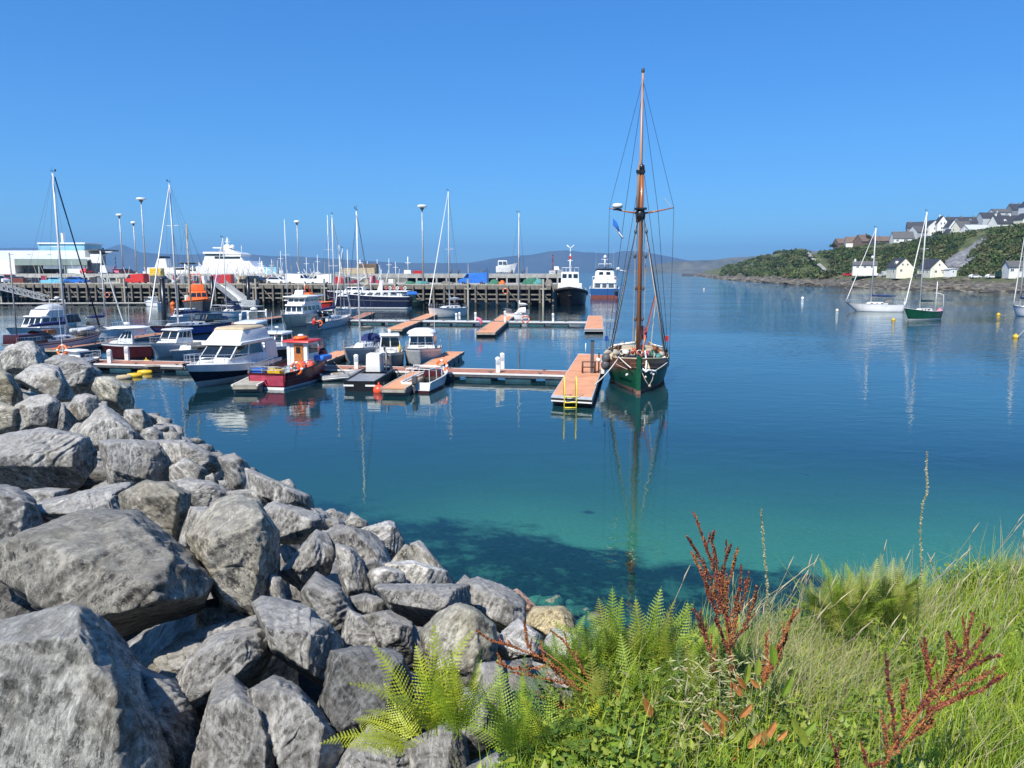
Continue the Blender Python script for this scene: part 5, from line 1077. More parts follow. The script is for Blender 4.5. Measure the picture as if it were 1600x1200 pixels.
b = MB(); b.prism([(h.x(.34), zb+1.05), (h.x(.4), zb+1.05), (h.x(.36), zb+2.9), (h.x(.335), zb+2.9)], -.2, .2); b.tube([(h.x(.35), 0, zb+2.8), (h.x(.35), 0, zb+5)], .06, 5); b.tube([(h.x(.35), -.7, zb+3.9), (h.x(.35), .7, zb+3.9)], .05, 5); b.build('raked_mast', 'white', t)
b = MB(); b.tube([(h.x(.48), 0, zb+1), (h.x(.48), 0, zb+4.2)], .07, 6); b.tube([(h.x(.48), 0, zb+3), (h.x(.6), 0, zb+1.4)], .04, 5); b.tube([(h.x(.48), -.5, zb+4.0), (h.x(.48), .5, zb+4.0)], .05, 5); b.build('derrick', 'mast_white', t)
for k in range(6): b = MB(); b.tube([(.26*math.cos(a), 0, .26*math.sin(a)) for a in np.linspace(0, 6.28, 11)[:-1]], .07, 5, closed=True); b.build('lifebuoy_ring', 'red' if k % 2 else 'white', t, (h.x(.1+.045*k), -1.9, zb+1.5))
h.rail(t, .02, .6, .8, 'alu', .9, 12, .025)
# long white boat at the quay
t, Lw = boat_at('long_boat', 'long low white boat with orange gunwale lying under the blue van', 'boat', (727, 477), (803, 477.5), 'larger vessels at the quay')
h = Hull(Lw*1.05, 2.6, .9, 1.3, .7, .8, .4, .08, 0, .42, 2.2, sag=.1); h.build(t, ('antifoul_blue', 'white', 'white', 'white'), deckmat='grey_light', rub=.1, rubmat='orange')
for k, x in enumerate(np.linspace(.2, .85, 7)):
    block(t, frus(h.x(x)-.3, h.x(x)+.3, .85, 1.5+.2*(k % 2), 1.0, .8, .1, .1), ('grey_light', 'grey_dark', 'white')[k % 3], 'deck_gear', .05)
lifebuoy('lifebuoy', 'orange lifebuoy above the stern of the long low white boat', AT(790, 455, 150), (0, -1, 0), .5)
# green small boat beside navy ship
t, Lw = boat_at('work_boat', 'small green work boat with blue top, right of the navy ship', 'work boat', (664, 479), (625, 479.5), 'larger vessels at the quay')
h = Hull(Lw, 2.2, 1.0, 1.3, .8, .85); h.build(t, ('black', 'black', 'green_dark', 'green_dark')); block(t, frus(h.x(.3), h.x(.65), .9, 2.4, 1.6, 1.5, .2, 0), 'green_dark', 'cabin', .05); block(t, frus(h.x(.25), h.x(.7), 2.38, 3.0, 1.7, 1.2, .2, .2), 'bright_blue', 'blue_cover', .1)
# dark tug bow-on
t, Lw = boat_at('tug', 'black hulled tug seen bow on with white and pale blue wheelhouse at the quay end', 'tug', (890, 478), (893, 466), 'larger vessels at the quay', 16)
t.scale = (1.1, 1.1, 1.1)
h = Hull(17, 6.4, 1.6, 3.3, .85, .9, .6, .05, 0, .5, 3.2); h.build(t, ('black', 'black', 'black', 'black'), deckmat='grey_dark', rub=.28, rubmat='rubber', n=22)
c8 = frus(0.5, 5.5, 2.0, 4.1, 4.6, 4.4, .2, 0); block(t, c8, 'offwhite_wall', 'lower_house', .08); panes(c8, 'front', 1, t, 'sky_blue', .05, .95, .3, .6, name='blue_band')
c8 = frus(1.2, 4.6, 4.1, 6.2, 3.4, 3.2, .15, 0); block(t, c8, 'white', 'wheelhouse', .06); panes(c8, 'front', 3, t, 'glass', .06, .94, .45, .82, .09); panes(c8, 'left', 2, t, 'glass', .06, .94, .45, .82); panes(c8, 'right', 2, t, 'glass', .06, .94, .45, .82)
h.rail(t, .55, .98, .9, 'mast_white', .95, 8, .03)
b = MB(); b.tube([(1.2, -1.6, 6.2), (1.2, -1.6, 7.0), (1.2, 1.6, 7.0), (1.2, 1.6, 6.2)], .05, 5)
for y in (-.8, 0, .8): b.tube([(1.2, y, 6.2), (1.2, y, 7.0)], .04, 4)
b.build('roof_rail', 'white', t)
b = MB(); b.tube([(2.4, 0, 6.2), (2.4, 0, 9.6)], [.22, .1], 6); b.tube([(2.4, -.5, 8.3), (2.4, .5, 8.3)], .07, 5); b.box((2.4, 0, 8.9), (.3, .5, .5), m=1); b.tube([(2.4, -.7, 11.2), (2.4, 0, 10.6), (2.4, .7, 11.2)], .1, 5, 0); b.tube([(2.4, 0, 9.6), (2.4, 0, 10.7)], .08, 5); b.build('mast', ['white', 'red'], t)
b = MB()
for k in range(10): b.lathe([(.15, -.12), (.36, -.12), (.36, .12), (.15, .12)], (h.x(.97-.0*k), 0, 0), 10) if k == 0 else None
b.v = [(x, y, z+1.9) for x, y, z in b.v]; b.build('bow_fender', 'rubber', t)
# blue-red trawler, stern towards camera
t, Lw = boat_at('trawler', 'fishing trawler with blue and red hull and white rounded wheelhouse, right of the tug', 'trawler', (945, 463), (941, 475), 'larger vessels at the quay', 15)
t.scale = (1.2, 1.2, 1.2)
h = Hull(16, 6.4, 2.1, 2.8, .95, .93, .6, .05, 0, .4, 2.8, boot=.7); h.build(t, ('antifoul_red', 'antifoul_red', 'trawler_blue', 'trawler_blue'), deckmat='grey', rub=.12, rubmat='white', stripe=(.02, 'white', .1))
c8 = frus(-5.5, 1, 1.9, 4.0, 5.2, 4.9, .2, .3); block(t, c8, 'white', 'deckhouse', .15); panes(c8, 'aft', 3, t, 'glass_grey', .1, .9, .15, .6, .08, 'opening')
c8 = frus(-3.6, 1, 4.0, 6.2, 4.6, 3.9, .5, .5); block(t, c8, 'white', 'wheelhouse', .35); panes(c8, 'aft', 2, t, 'glass', .2, .8, .45, .75, .15); panes(c8, 'left', 3, t, 'glass', .1, .9, .5, .8)
block(t, frus(-3.4, 1.2, 6.18, 6.4, 4.3, 3.9), 'black', 'wheelhouse_roof', .06)
b = MB(); b.tube([(-1, 0, 6.3), (-1, 0, 9.4)], [.28, .1], 6); b.tube([(-1, -.8, 8.4), (-1, .8, 8.4)], .08, 5); b.tube([(-1, -1.4, 6.4), (-1, -1.4, 7.4), (-1, 1.4, 7.4), (-1, 1.4, 6.4)], .08, 5); b.build('mast', 'white', t)
b = MB(); b.ball((-1, 0, 8.9), .38, 10); b.build('radar_dome', 'white', t); aerial(t, (-1, -1.9, 6.4), 4.2, (0, 0)); aerial(t, (-1, 2.0, 6.4), 4.0, (0, 0))
b = MB(); b.tube([(-6.5, -2.6, 2.2), (-6.5, -2.6, 4.6), (-6.5, 2.6, 4.6), (-6.5, 2.6, 2.2)], .1, 6); b.build('stern_gantry', 'white', t)
b = MB(); b.tube([(-3, -2.6, 6.2), (-3, -4.9, 5.7)], .1, 6); b.ball((-3, -2.9, 6.3), .4, 8); b.build('crane_arm', 'white', t); b = MB(); b.box((-4, -2.5, 3.9), (.3, .2, 1.7)); b.build('red_panel', 'red', t)
b = MB(); b.lathe([(.2, -.15), (.42, -.15), (.42, .15), (.2, .15)], (0, 0, 0), 10, axis='x'); b.build('tyre_fender', 'rubber', t, (h.x(0)-.15, -2.6, 1.3))
# raised white boat on the concrete quay
t = thing('raised_boat', 'white boat with tall bow propped up on the concrete quay', 'boat', BP(792, 10), 0); sc_ = .95
h = Hull(5.8, 2.0, 1.6, 2.6, .8, .5, .2, .15); h.build(t, ('white', 'white', 'white', 'white')); kids(t)
for x in kids(t): x.location.z = .5
c8 = frus(-2.4, .3, 1.9, 3.6, 1.7, 1.4, .3, .1); block(t, c8, 'white', 'cabin', .06); panes(c8, 'left', 2, t, 'glass_grey'); panes(c8, 'right', 2, t, 'glass_grey')
b = MB(); b.box((-1.5, 0, .3), (.3, 1.6, .6)); b.box((1.2, 0, .3), (.3, 1.6, .6)); b.build('chock', 'timber', t)
t2 = thing('raised_boat', 'small white boat nose on the concrete quay near the crane mast at the pier head', 'boat', BP(868, 4), 0)
h = Hull(3.8, 1.8, .9, 1.3, .8, .5, .2, .1); h.build(t2, ('white', 'white', 'white', 'white')); block(t2, frus(-.6, .8, 1, 2.0, 1.0, .8, .3, 0), 'white', 'cabin', .05)
for k, (px, lb) in enumerate(((641, 'tiny white fishing boat wheelhouse with mast behind the concrete quay, near the red container'), (568, 'tiny boat mast top with wheelhouse beyond the ochre container'))):
    p = BP(px, 50, 3); tt = thing('fishing_boat', lb, 'fishing boat', p); block(tt, frus(-1.4, 1.4, 0, 4.3, 2, 1.6, .4, .2), 'white', 'wheelhouse', .1); b = MB(); b.tube([(0, 0, 4), (0, 0, 8.6-k)], .15, 5); b.tube([(-.8, 0, 6.6), (.8, 0, 6.6)], .1, 4); b.build('mast', 'mast_white', tt)

# orange rescue boats
def rescue(label, bow, stern, Lwl, sc1=1.0, hm=('black', 'black', 'grey_dark', 'orange'), name='rescue_boat', top='orange'):
    t, Lw = boat_at(name, label, 'rescue boat', bow, stern, 'orange rescue boats', Lwl)
    h = Hull(Lwl*1.03, 3.9*sc1, 1.3*sc1, 1.9*sc1, .9, .85, .5, .1); h.build(t, hm, deckmat='grey', rub=.14, rubmat=top)
    c8 = frus(h.x(.22), h.x(.62), 1.2*sc1, 3.0*sc1, 2.8*sc1, 2.3*sc1, .8, .3); block(t, c8, top, 'wheelhouse', .15*sc1); panes(c8, 'front', 3, t, 'glass', .06, .94, .5, .85); panes(c8, 'right', 3, t, 'glass', .06, .94, .5, .85); panes(c8, 'left', 3, t, 'glass', .06, .94, .5, .85)
    c8 = frus(h.x(.24), h.x(.44), 3.0*sc1, 4.0*sc1, 2.2*sc1, 1.9*sc1, .3, .2); block(t, c8, top, 'upper_bridge', .1)
    b = MB(); b.tube([(h.x(.3), -.9*sc1, 4*sc1), (h.x(.28), -.7*sc1, 5.6*sc1), (h.x(.28), .7*sc1, 5.6*sc1), (h.x(.3), .9*sc1, 4*sc1)], .12, 6); b.build('mast_frame', top, t)
    for y in (-1.3, 1.3): block(t, frus(h.x(.1), h.x(.2), 1.3*sc1, 2.3*sc1, .7, .6, .1, .1, y*sc1), 'offwhite_wall', 'locker', .06)
    return t, h
rescue('orange lifeboat with raked wheelhouse lying at the quay beside the boarding ramp', (318, 487), (288, 477), 11.5, 1.15)
rescue('smaller orange and white pilot boat left of the white vans', (446, 483), (480, 480), 8.5, .85, ('antifoul_blue', 'grey_dark', 'grey_dark', 'red'), 'pilot_boat', 'white')
t, h = rescue('orange-sided work boat at the quay below the second white van', (520, 483), (478, 482), 8.0, .75, ('antifoul_red', 'red', 'red', 'red'), 'pilot_boat', 'orange')
t, h, zr, q = cruiser('tiny white cabin boat at the left floating walkway', (226, 478), (253, 479), B_=2.2, f=(.8, 1.0), ch=1.0, cab=(.4, .7), over=1.0)
buoy(270, 477, .55, 'orange', 'orange barrel buoy left of the dark mooring pile', 'fender_buoy')

cruiser('small white motor boat behind the far left flying bridge yacht', (60, 511), (112, 508), B_=2.4, f=(.8, 1.05), ch=1.0, cab=(.35, .7), nf=2, ns=2, over=1.05)
cruiser('small white cruiser moored behind the blue hulled ketch', (262, 508), (310, 503), B_=2.5, f=(.8, 1.1), ch=1.1, cab=(.3, .68), nf=2, ns=3, over=1.05)
cruiser('white cabin boat with dark hull moored right of the cream trawler yacht', (520, 508), (497, 503), B_=2.3, f=(.8, 1.05), ch=1.0, cab=(.3, .7), nf=2, ns=2, over=1.05, mats=('antifoul_blue', 'navy', 'navy', 'white'), Lwl=6)
sloop('slim white sloop lying behind the two small motor boats on the left', (196, 526), (128, 530), 392, over=1.05, f=(.9, 1.1), B_=2.4, mastt=.56, cover='canvas_blue', hood='grey_dark', r=.07)
sloop('small sloop with navy sail cover near the dark mooring pile', (330, 497), (384, 494), 372, over=1.05, f=(.9, 1.1), B_=2.4, mastt=.55, cover='canvas_blue', hood='navy', r=.07)
# ============================================================ pontoons
def pontoon(name, label, a, b_, wd, deckmat='deck_orange', edge='white', ht=.5, fl='float_blue', posts=True, flstep=2.6, fll=1.7, edgew=.12, planks=False):
    a, b_ = Vector(a), Vector(b_); a.z = b_.z = 0; d = b_-a; L_ = d.length; t = thing(name, label, 'pontoon', a, math.atan2(d.y, d.x))
    # the walkway occupies local y 0..wd
    nseg = max(1, round(L_/6.0))
    for i in range(nseg):
        x0, x1 = L_*i/nseg+.015, L_*(i+1)/nseg-.015
        b = MB(); b.bbox(x0, x1, edgew, wd-edgew, ht-.07, ht); b.build('deck_panel', deckmat, t)
    for y0, y1 in ((0, edgew), (wd-edgew, wd)):
        b = MB(); b.bbox(0, L_, y0, y1, ht-.09, ht+.012); b.build('edge_strip', edge, t)
    for y in (.03, wd-.09):
        b = MB(); b.bbox(.02, L_-.02, y, y+.06, ht-.26, ht-.1); b.build('side_beam', 'grey_dark', t)
    for x in (0.0, L_-.08): b = MB(); b.bbox(x, x+.08, .04, wd-.04, ht-.26, ht-.092); b.build('end_beam', 'timber_pale', t)
    c0 = None
    for x in np.arange(1.2, L_-.5, 3.2):
        for y in (.22, wd-.22):
            if c0 is None: b = MB(); b.bbox(-.05, .05, -.03, .03, 0, .06); b.tube([(-.16, 0, .08), (.16, 0, .08)], .025, 5); c0 = o = b.build('cleat', 'grey_dark', t)
            else: o = c0.copy(); C.objects.link(o)
            o.location = (x, y, ht+.01)
    x = .35; o0 = None
    while x+fll < L_:
        if o0 is None:
            b = MB(); b.bbox(0, fll, .1, wd-.1, -.35, ht-.265); o0 = o = b.build('float', fl, t); md = o.modifiers.new('bevel', 'BEVEL'); md.width = .05; md.segments = 2
        else: o = o0.copy(); C.objects.link(o)
        o.location = (x, 0, 0); x += flstep
    return t, L_
pontoon('main_walkway', 'long orange decked main walkway crossing the marina to the T-shaped end', G(62, 566, .5), G(897, 587, .5), 2.3, 'deck_brown', 'offwhite_wall')
# T-head built with its own corners
def tpont(name, label, near_l, near_r, far_r, far_l, ht=.55, dm='deck_orange'):
    P = [G(*p, ht) for p in (near_l, near_r, far_r, far_l)]; o = P[0].copy(); o.z = 0; t = thing(name, label, 'pontoon', o); q = [p-o for p in P]
    c = sum(q, Vector())/4; ins = [p+(c-p).normalized()*.42 for p in q]
    b = MB(); b.hexa([v-Vector((0, 0, .08)) for v in q]+[v-Vector((0, 0, .008)) for v in q]); b.build('edge_frame', 'grey_light', t)
    n = 3
    for i in range(n):
        l0, l1 = ins[0].lerp(ins[3], i/n+.004), ins[0].lerp(ins[3], (i+1)/n-.004); r0, r1 = ins[1].lerp(ins[2], i/n+.004), ins[1].lerp(ins[2], (i+1)/n-.004)
        b = MB(); b.hexa([v-Vector((0, 0, .04)) for v in (l0, r0, r1, l1)]+[v+Vector((0, 0, .004)) for v in (l0, r0, r1, l1)]); b.build('deck_panel', dm, t)
    q2 = [p+(c-p).normalized()*.06 for p in q]
    b = MB(); b.hexa([v-Vector((0, 0, .2)) for v in q2]+[v-Vector((0, 0, .085)) for v in q2]); b.build('rubber_fender', 'rubber', t)
    q2 = [p+(c-p).normalized()*.02 for p in q]
    b = MB(); b.hexa([v-Vector((0, 0, .27)) for v in q2]+[v-Vector((0, 0, .205)) for v in q2]); b.build('white_rubbing_strip', 'offwhite_wall', t)
    q3 = [p+(c-p).normalized()*.25 for p in q]
    for i in range(4):
        l0, l1 = q3[0].lerp(q3[3], i/4+.02), q3[0].lerp(q3[3], (i+1)/4-.02); r0, r1 = q3[1].lerp(q3[2], i/4+.02), q3[1].lerp(q3[2], (i+1)/4-.02)
        zz = lambda v, z: Vector((v.x, v.y, z))
        b = MB(); b.hexa([zz(v, -.35) for v in (l0, r0, r1, l1)]+[zz(v, ht-.275) for v in (l0, r0, r1, l1)]); b.build('float', 'rubber', t)
    return t, q
t, q = tpont('end_pontoon', 'wide orange pontoon platform with yellow ladder beside the green sailing ship', (861, 619), (925, 623), (948, 554), (904, 552))
lad = thing('boarding_ladder', 'yellow steel ladder on the near end of the wide orange pontoon', 'ladder', G(891, 621, .55))
for sd_ in (-1, 1):
    b = MB(); b.tube([(sd_*.31, .55, .02), (sd_*.31, .3, .9), (sd_*.31, .12, 1.12), (sd_*.31, -.04, 1.0), (sd_*.31, -.12, .1), (sd_*.31, -.12, -1.3)], .032, 6); b.build('rail', 'ladder_yellow', lad)
for z in (.04, -.25, -.52, -.8): b = MB(); b.tube([(-.31, -.11, z), (.31, -.11, z)], .035, 6); b.build('rung', 'ladder_yellow', lad)
t, q = tpont('end_pontoon', 'far smaller orange pontoon platform at the end of the outer walkway', (913, 514), (943, 514), (941, 493), (919, 493), .5)
pontoon('outer_walkway', 'outer grey walkway on teal floats across the middle of the harbour', G(497, 500, .5), G(917, 504, .5), 1.9, 'grey_light', 'offwhite_wall', fl='float_teal', flstep=3.1, fll=2.2)
pontoon('finger_pontoon', 'long orange finger pontoon crossing the outer walkway by the pale hulled sloop', G(604, 514, .5), G(668, 490, .5), -1.7, 'deck_orange', 'timber_pale', fl='rubber', flstep=1.9, fll=1.6)
pontoon('finger_pontoon', 'orange finger pontoon crossing the outer walkway at the pink windsock', G(745, 519, .5), G(784, 492, .5), -1.9, 'deck_orange', 'timber_pale', fl='rubber', flstep=1.9, fll=1.6)
pontoon('finger_pontoon', 'short brown finger pontoon in front of the tiny white sailboat', G(545, 498, .5), G(572, 488, .5), -1.4, 'deck_brown', 'timber_pale', fl='rubber')
pontoon('finger_pontoon', 'orange finger pontoon beside the round-roofed cabin boat, nearer end by the orange buoy', G(597, 606, .5), G(700, 549, .5), -1.25, 'deck_orange', 'timber_pale', fl='float_blue', flstep=1.9, fll=1.5)
pontoon('finger_pontoon', 'orange finger pontoon behind the bow of the red fishing boat', G(440, 580, .5), G(527, 548, .5), -1.25, 'deck_orange', 'timber_pale', fl='rubber', flstep=1.9, fll=1.5)
pontoon('finger_pontoon', 'short finger pontoon with rounded wooden end between the big yacht and the red boat', G(364, 600, .55), G(415, 576, .55), -1.3, 'timber_pale', 'warm_white', fl='float_blue', flstep=1.9, fll=1.7)
pontoon('inner_walkway', 'brown walkway running back from the grey ketch to the cream trawler yacht', G(100, 545, .5), G(520, 484, .5), 1.8, 'deck_brown', 'timber_pale', fl='float_teal')
pontoon('quay_walkway', 'pale floating walkway lying along the foot of the timber quay', G(-80, 474, .5), G(252, 473, .5), 1.9, 'timber_pale', 'warm_white', fl='timber_dark', flstep=2.8, fll=1.7)
pontoon('quay_walkway', 'short floating landing stage at the foot of the boarding ramp', G(318, 477, .6), G(393, 479, .6), 3.2, 'grey_light', 'galv', fl='grey_dark', ht=.6)
# boarding ramp
t = thing('boarding_ramp', 'grey boarding ramp with yellow strip sloping down from the quay', 'ramp', (0, 0, 0))
a, b_ = QP(351, .5, QD+.15), G(380, 474, .75); d = b_-a; u = Vector((d.y, -d.x, 0)).normalized()
for nm, w_, mt_, dz in (('deck', 1.0, 'grey_light', 0), ('yellow_strip', .3, 'yellow_wall', .06)):
    b = MB(); b.hexa([a-u*w_+Vector((0, 0, dz-.12)), b_-u*w_+Vector((0, 0, dz-.12)), b_+u*w_+Vector((0, 0, dz-.12)), a+u*w_+Vector((0, 0, dz-.12)), a-u*w_+Vector((0, 0, dz)), b_-u*w_+Vector((0, 0, dz)), b_+u*w_+Vector((0, 0, dz)), a+u*w_+Vector((0, 0, dz))]); b.build(nm, mt_, t)
for s_ in (-1, 1):
    b = MB(); o = u*s_*1.05; b.hexa([a+o*1.0+Vector((0, 0, -.2)), b_+o+Vector((0, 0, -.2)), b_+o*1.12+Vector((0, 0, -.2)), a+o*1.12+Vector((0, 0, -.2)), a+o+Vector((0, 0, .95)), b_+o+Vector((0, 0, .95)), b_+o*1.12+Vector((0, 0, .95)), a+o*1.12+Vector((0, 0, .95))]); b.build('side_panel', 'galv', t)
t = thing('landing_platform', 'grey panelled landing at the foot of the boarding ramp', 'landing', G(385, 477, .6)); b = MB(); b.bbox(-1.3, 1.8, -.1, 0, 0, 1.0); b.build('side_panel', 'galv', t); b = MB(); b.bbox(1.7, 1.8, 0, 2, 0, 1.0); b.build('end_panel', 'galv', t); b = MB(); b.bbox(-1.3, 1.8, 0, 2, 0, .05); b.build('deck', 'grey_light', t)
# truss gangway on the left
t = thing('truss_gangway', 'long grey truss gangway sloping down to the floating walkway at the left edge', 'gangway', (0, 0, 0))
a, b_ = AT(-60, 438, 172), G(71, 470, .7); u = Vector((0, 1.0, 0))
for s_ in (0, 1):
    o = u*s_*1.6; n_ = 16
    b = MB(); b.beam(a+o, b_+o, .14, .14); b.beam(a+o+Vector((0, 0, 1.3)), b_+o+Vector((0, 0, 1.0)), .14, .14); b.build('chord', 'galv', t)
    b = MB()
    for i in range(n_):
        p0, p1 = a.lerp(b_, i/n_)+o, a.lerp(b_, (i+1)/n_)+o; b.beam(p0, p0+Vector((0, 0, 1.15)), .09, .09); b.beam(p0+Vector((0, 0, 1.15)), p1, .08, .08)
    b.build('lattice', 'galv', t)
b = MB(); b.hexa([a, b_, b_+u*1.6, a+u*1.6]+[v+Vector((0, 0, .08)) for v in (a, b_, b_+u*1.6, a+u*1.6)]); b.build('deck', 'grey', t)
# dark mooring piles
for px, yb, yt, Yd, w_, lb in [(258, 510, 437, 100, .3, 'tall dark mooring pile between the ketch and the quay walkway'), (389, 476, 433, 148, .35, 'dark pile right of the boarding ramp'), (333, 478, 433, 150, .35, 'dark pile left of the boarding ramp')]:
    p = AT(px, yb, Yd); b = MB(); b.tube([(0, 0, -3-p.z), (0, 0, ZY(yt, Yd)-p.z)], w_, 10); b.lathe([(w_*1.1, 0), (w_*1.1, .15), (.02, .35)], (0, 0, ZY(yt, Yd)-p.z), 10); item('mooring_pile', lb, 'pile', p, b, 'black', 'dark mooring piles')
# service posts on walkways
for px, py, hh_, lb in [(172, 567, .95, 'service post in front of the maroon-hulled motor boat'), (199, 563, 1.0, 'service post under the bow of the maroon-hulled motor boat'), (557, 576, .95, 'grey service post behind the black work boat'), (778, 582, 1.0, 'shorter of two service posts halfway along the main walkway'), (785, 576, 1.05, 'taller of two service posts halfway along the main walkway'),
        (713, 500, .9, 'left of a pair of small white posts on the outer walkway'), (718, 499, .95, 'right of a pair of small white posts on the outer walkway'), (743, 501, 1.1, 'post carrying the pink windsock'), (789, 503, 1.4, 'thick pale post in front of the small white sloop'), (864, 503, 1.1, 'white post alone on the right half of the outer walkway'),
        (388, 499, 1.0, 'white post on the brown walkway, middle'), (416, 494, 1.0, 'white post on the brown walkway, right'), (376, 501, .9, 'white post on the brown walkway, left')]:
    b = MB(); b.bbox(-.13, .13, -.13, .13, 0, hh_-.15); b.lathe([(.17, 0), (.17, .1), (.1, .17), (.01, .19)], (0, 0, hh_-.16), 10); b.bbox(-.1, .1, -.15, -.131, hh_*.55, hh_*.75, 1)
    item('service_post', lb, 'post', G(px, py, .51), b, ['offwhite_wall', 'grey_blue'], 'service posts on the walkways')
p = G(743, 501, 1.55); b = MB(); b.tube([(0, 0, 0), (.2, 0, .25), (.5, 0, .12), (.65, 0, -.2), (.55, 0, -.45)], [.04, .17, .19, .15, .05], 8); item('windsock', 'pink drooping windsock on a white post at the outer walkway', 'windsock', p, b, 'pink')
lifebuoy('lifebuoy', 'round pink-orange lifebuoy at the stern of the small white sloop', G(821, 499, .95), (0, -1, .1), .45)
lifebuoy('lifebuoy', 'red lifebuoy hung on the timber quay above the floating walkway', QP(178, -.7, 1.9), (0, -1, 0), .5)
# steel mooring frame with dark post at hero pontoon
t = thing('mooring_rack', 'rusty steel mooring frame with tall dark post on the wide pontoon', 'mooring frame', G(925, 583, .55))
b = MB(); b.bbox(-.1, .1, -.1, .1, 0, 2.05); b.build('tall_post', 'grey_dark', t); b = MB(); b.bbox(-.12, .12, -.12, .12, 2.05, 2.1); b.bbox(.38, .46, -.1, -.02, 0, 1.3); b.build('cap', 'black', t)
b = MB(); b.tube([(-.6, -.1, 0), (-.6, -.1, .75), (.2, -.1, .75), (.2, -.1, 0)], .05, 6); b.tube([(-.6, .3, 0), (-.6, .3, .7), (.2, .3, .7), (.2, .3, 0)], .05, 6); b.tube([(-.6, -.1, .4), (.2, -.1, .4)], .04, 5); b.build('hoop', 'brown_wood', t)
b = MB(); b.bbox(.55, .75, -.3, -.1, 0, 1.0); b.build('white_pedestal', 'offwhite_wall', t); b = MB(); b.ball((.4, 0, .85), .16, 8); b.build('lamp', 'white', t)
b = MB(); b.tube([(0, 0, 0), (0, 0, .8)], .04, 5); item('service_post', 'thin pale post at the far end of the wide orange pontoon', 'post', G(915, 552, .56), b, 'white')
# gear on quay walkway
for px, bk, d_, m_, lb in [(4, 0, (1.6, 1, .8), 'yellow', 'yellow box on the floating walkway at the left edge'), (116, 0, (2.2, 1, .9), 'yellow', 'yellow box on the floating walkway under the blue car'), (136, 0, (1, .8, .8), 'offwhite_wall', 'white drum box left of the fender pile on the floating walkway'), (146, 0, (1.2, .8, 1.2), 'canvas_cream', 'heap of pale fender bags on the floating walkway, left part'), (156, 0, (1, .8, .9), 'offwhite_wall', 'heap of pale fender bags on the floating walkway, right part'), (210, 0, (1.2, .8, 1.5), 'timber_pale', 'pale wooden cabinet on the floating walkway'), (398, 0, (.8, .6, .8), 'canvas_cream', 'pale drum on the landing stage')]:
    boxat('deck_box', lb, 'box', G(px, 467, .52), d_, m_)
# floating yellow boom and buoys
buoy(229, 571, .34, 'yellow', 'round yellow buoy against the main walkway', 'fender_buoy', grp='round fenders')
for k, (px, py, rz_, m_, lb) in enumerate([(194, 590, .5, 'canvas_cream', 'cream cylindrical float, leftmost of the floating line'), (210, 587, .4, 'yellow', 'yellow cylindrical float beside the cream one'), (226, 582, .2, 'yellow', 'small yellow float under the round yellow buoy'), (242, 579, -.3, 'canvas_cream', 'cream float nearest the big motor yacht')]):
    p = G(px, py, .08); b = MB(); b.lathe([(.02, -.5), (.17, -.42), (.2, 0), (.17, .42), (.02, .5)], (0, 0, 0), 10, axis='x'); o = item('float', lb, 'float', p, b, m_, 'floats in a line', rz_)
b = MB(); p = G(262, 573, .35); b.bbox(-1.2, 1.5, -.25, .25, -.3, .05); b.bbox(-1.4, 1.6, -.3, .3, .06, .16, 1); item('floating_beam', 'dark floating beam with pale plank top left of the big motor yacht', 'beam', p, b, ['black', 'timber_pale'], rz=.25)

# ============================================================ the green gaff cutter
t = thing('sailing_ship', 'traditional green-hulled wooden sailing ship with tall varnished mast, bow towards the camera', 'sailing ship', (0, 0, 0))
A = G(997, 615); S_ = G(994, 575); d = (A-S_).normalized(); Ls = 14.5; ctr = A-d*Ls/2; t.location = (ctr.x, ctr.y, 0); t.rotation_euler.z = math.atan2(d.y, d.x)
h = Hull(Ls+.2, 4.0, 1.15, 1.5, .45, .86, .7, .02, .1, .5, 2.6, sag=.28, boot=.2)
h.build(t, ('antifoul_brown', 'antifoul_brown', 'green_hull', 'green_hull'), n=36, deckmat='deck_teak', dd=.1, rub=.06, rubmat='brown_wood')
for sd_ in (1, -1):     # bulwark planks: two strakes per side, open-topped
    for k in range(2):
        b = MB(); V = []; n_ = 30
        for i in range(n_+1):
            u = i/n_*.985; z0 = h.z(u)+.03+.24*k; fl_ = .02*k
            V += [(h.x(u), sd_*(h.b(u)+fl_), z0), (h.x(u), sd_*(h.b(u)+fl_+.02), z0+.225), (h.x(u), sd_*max(.01, h.b(u)+fl_-.05), z0+.225), (h.x(u), sd_*max(.01, h.b(u)+fl_-.07), z0)]
        b.add(V, [(i*4+j, i*4+(j+1) % 4, (i+1)*4+(j+1) % 4, (i+1)*4+j) for i in range(n_) for j in range(4)]); b.build('bulwark_strake', 'brown_wood' if k == 0 else ('orange_plank' if sd_ > 0 else 'brown_wood'), t)
    b = MB(); b.tube([(h.x(u), sd_*(h.b(u)+.02), h.z(u)+.54) for u in np.linspace(0, .99, 28)], .05, 6); b.build('cap_rail', 'canvas_cream', t)
    for i in range(8):
        u = .15+.1*i; b = MB(); b.box((h.x(u), sd_*(h.b(u)-.06), h.z(u)+.25), (.1, .08, .5)); b.build('stanchion', 'varnish', t)
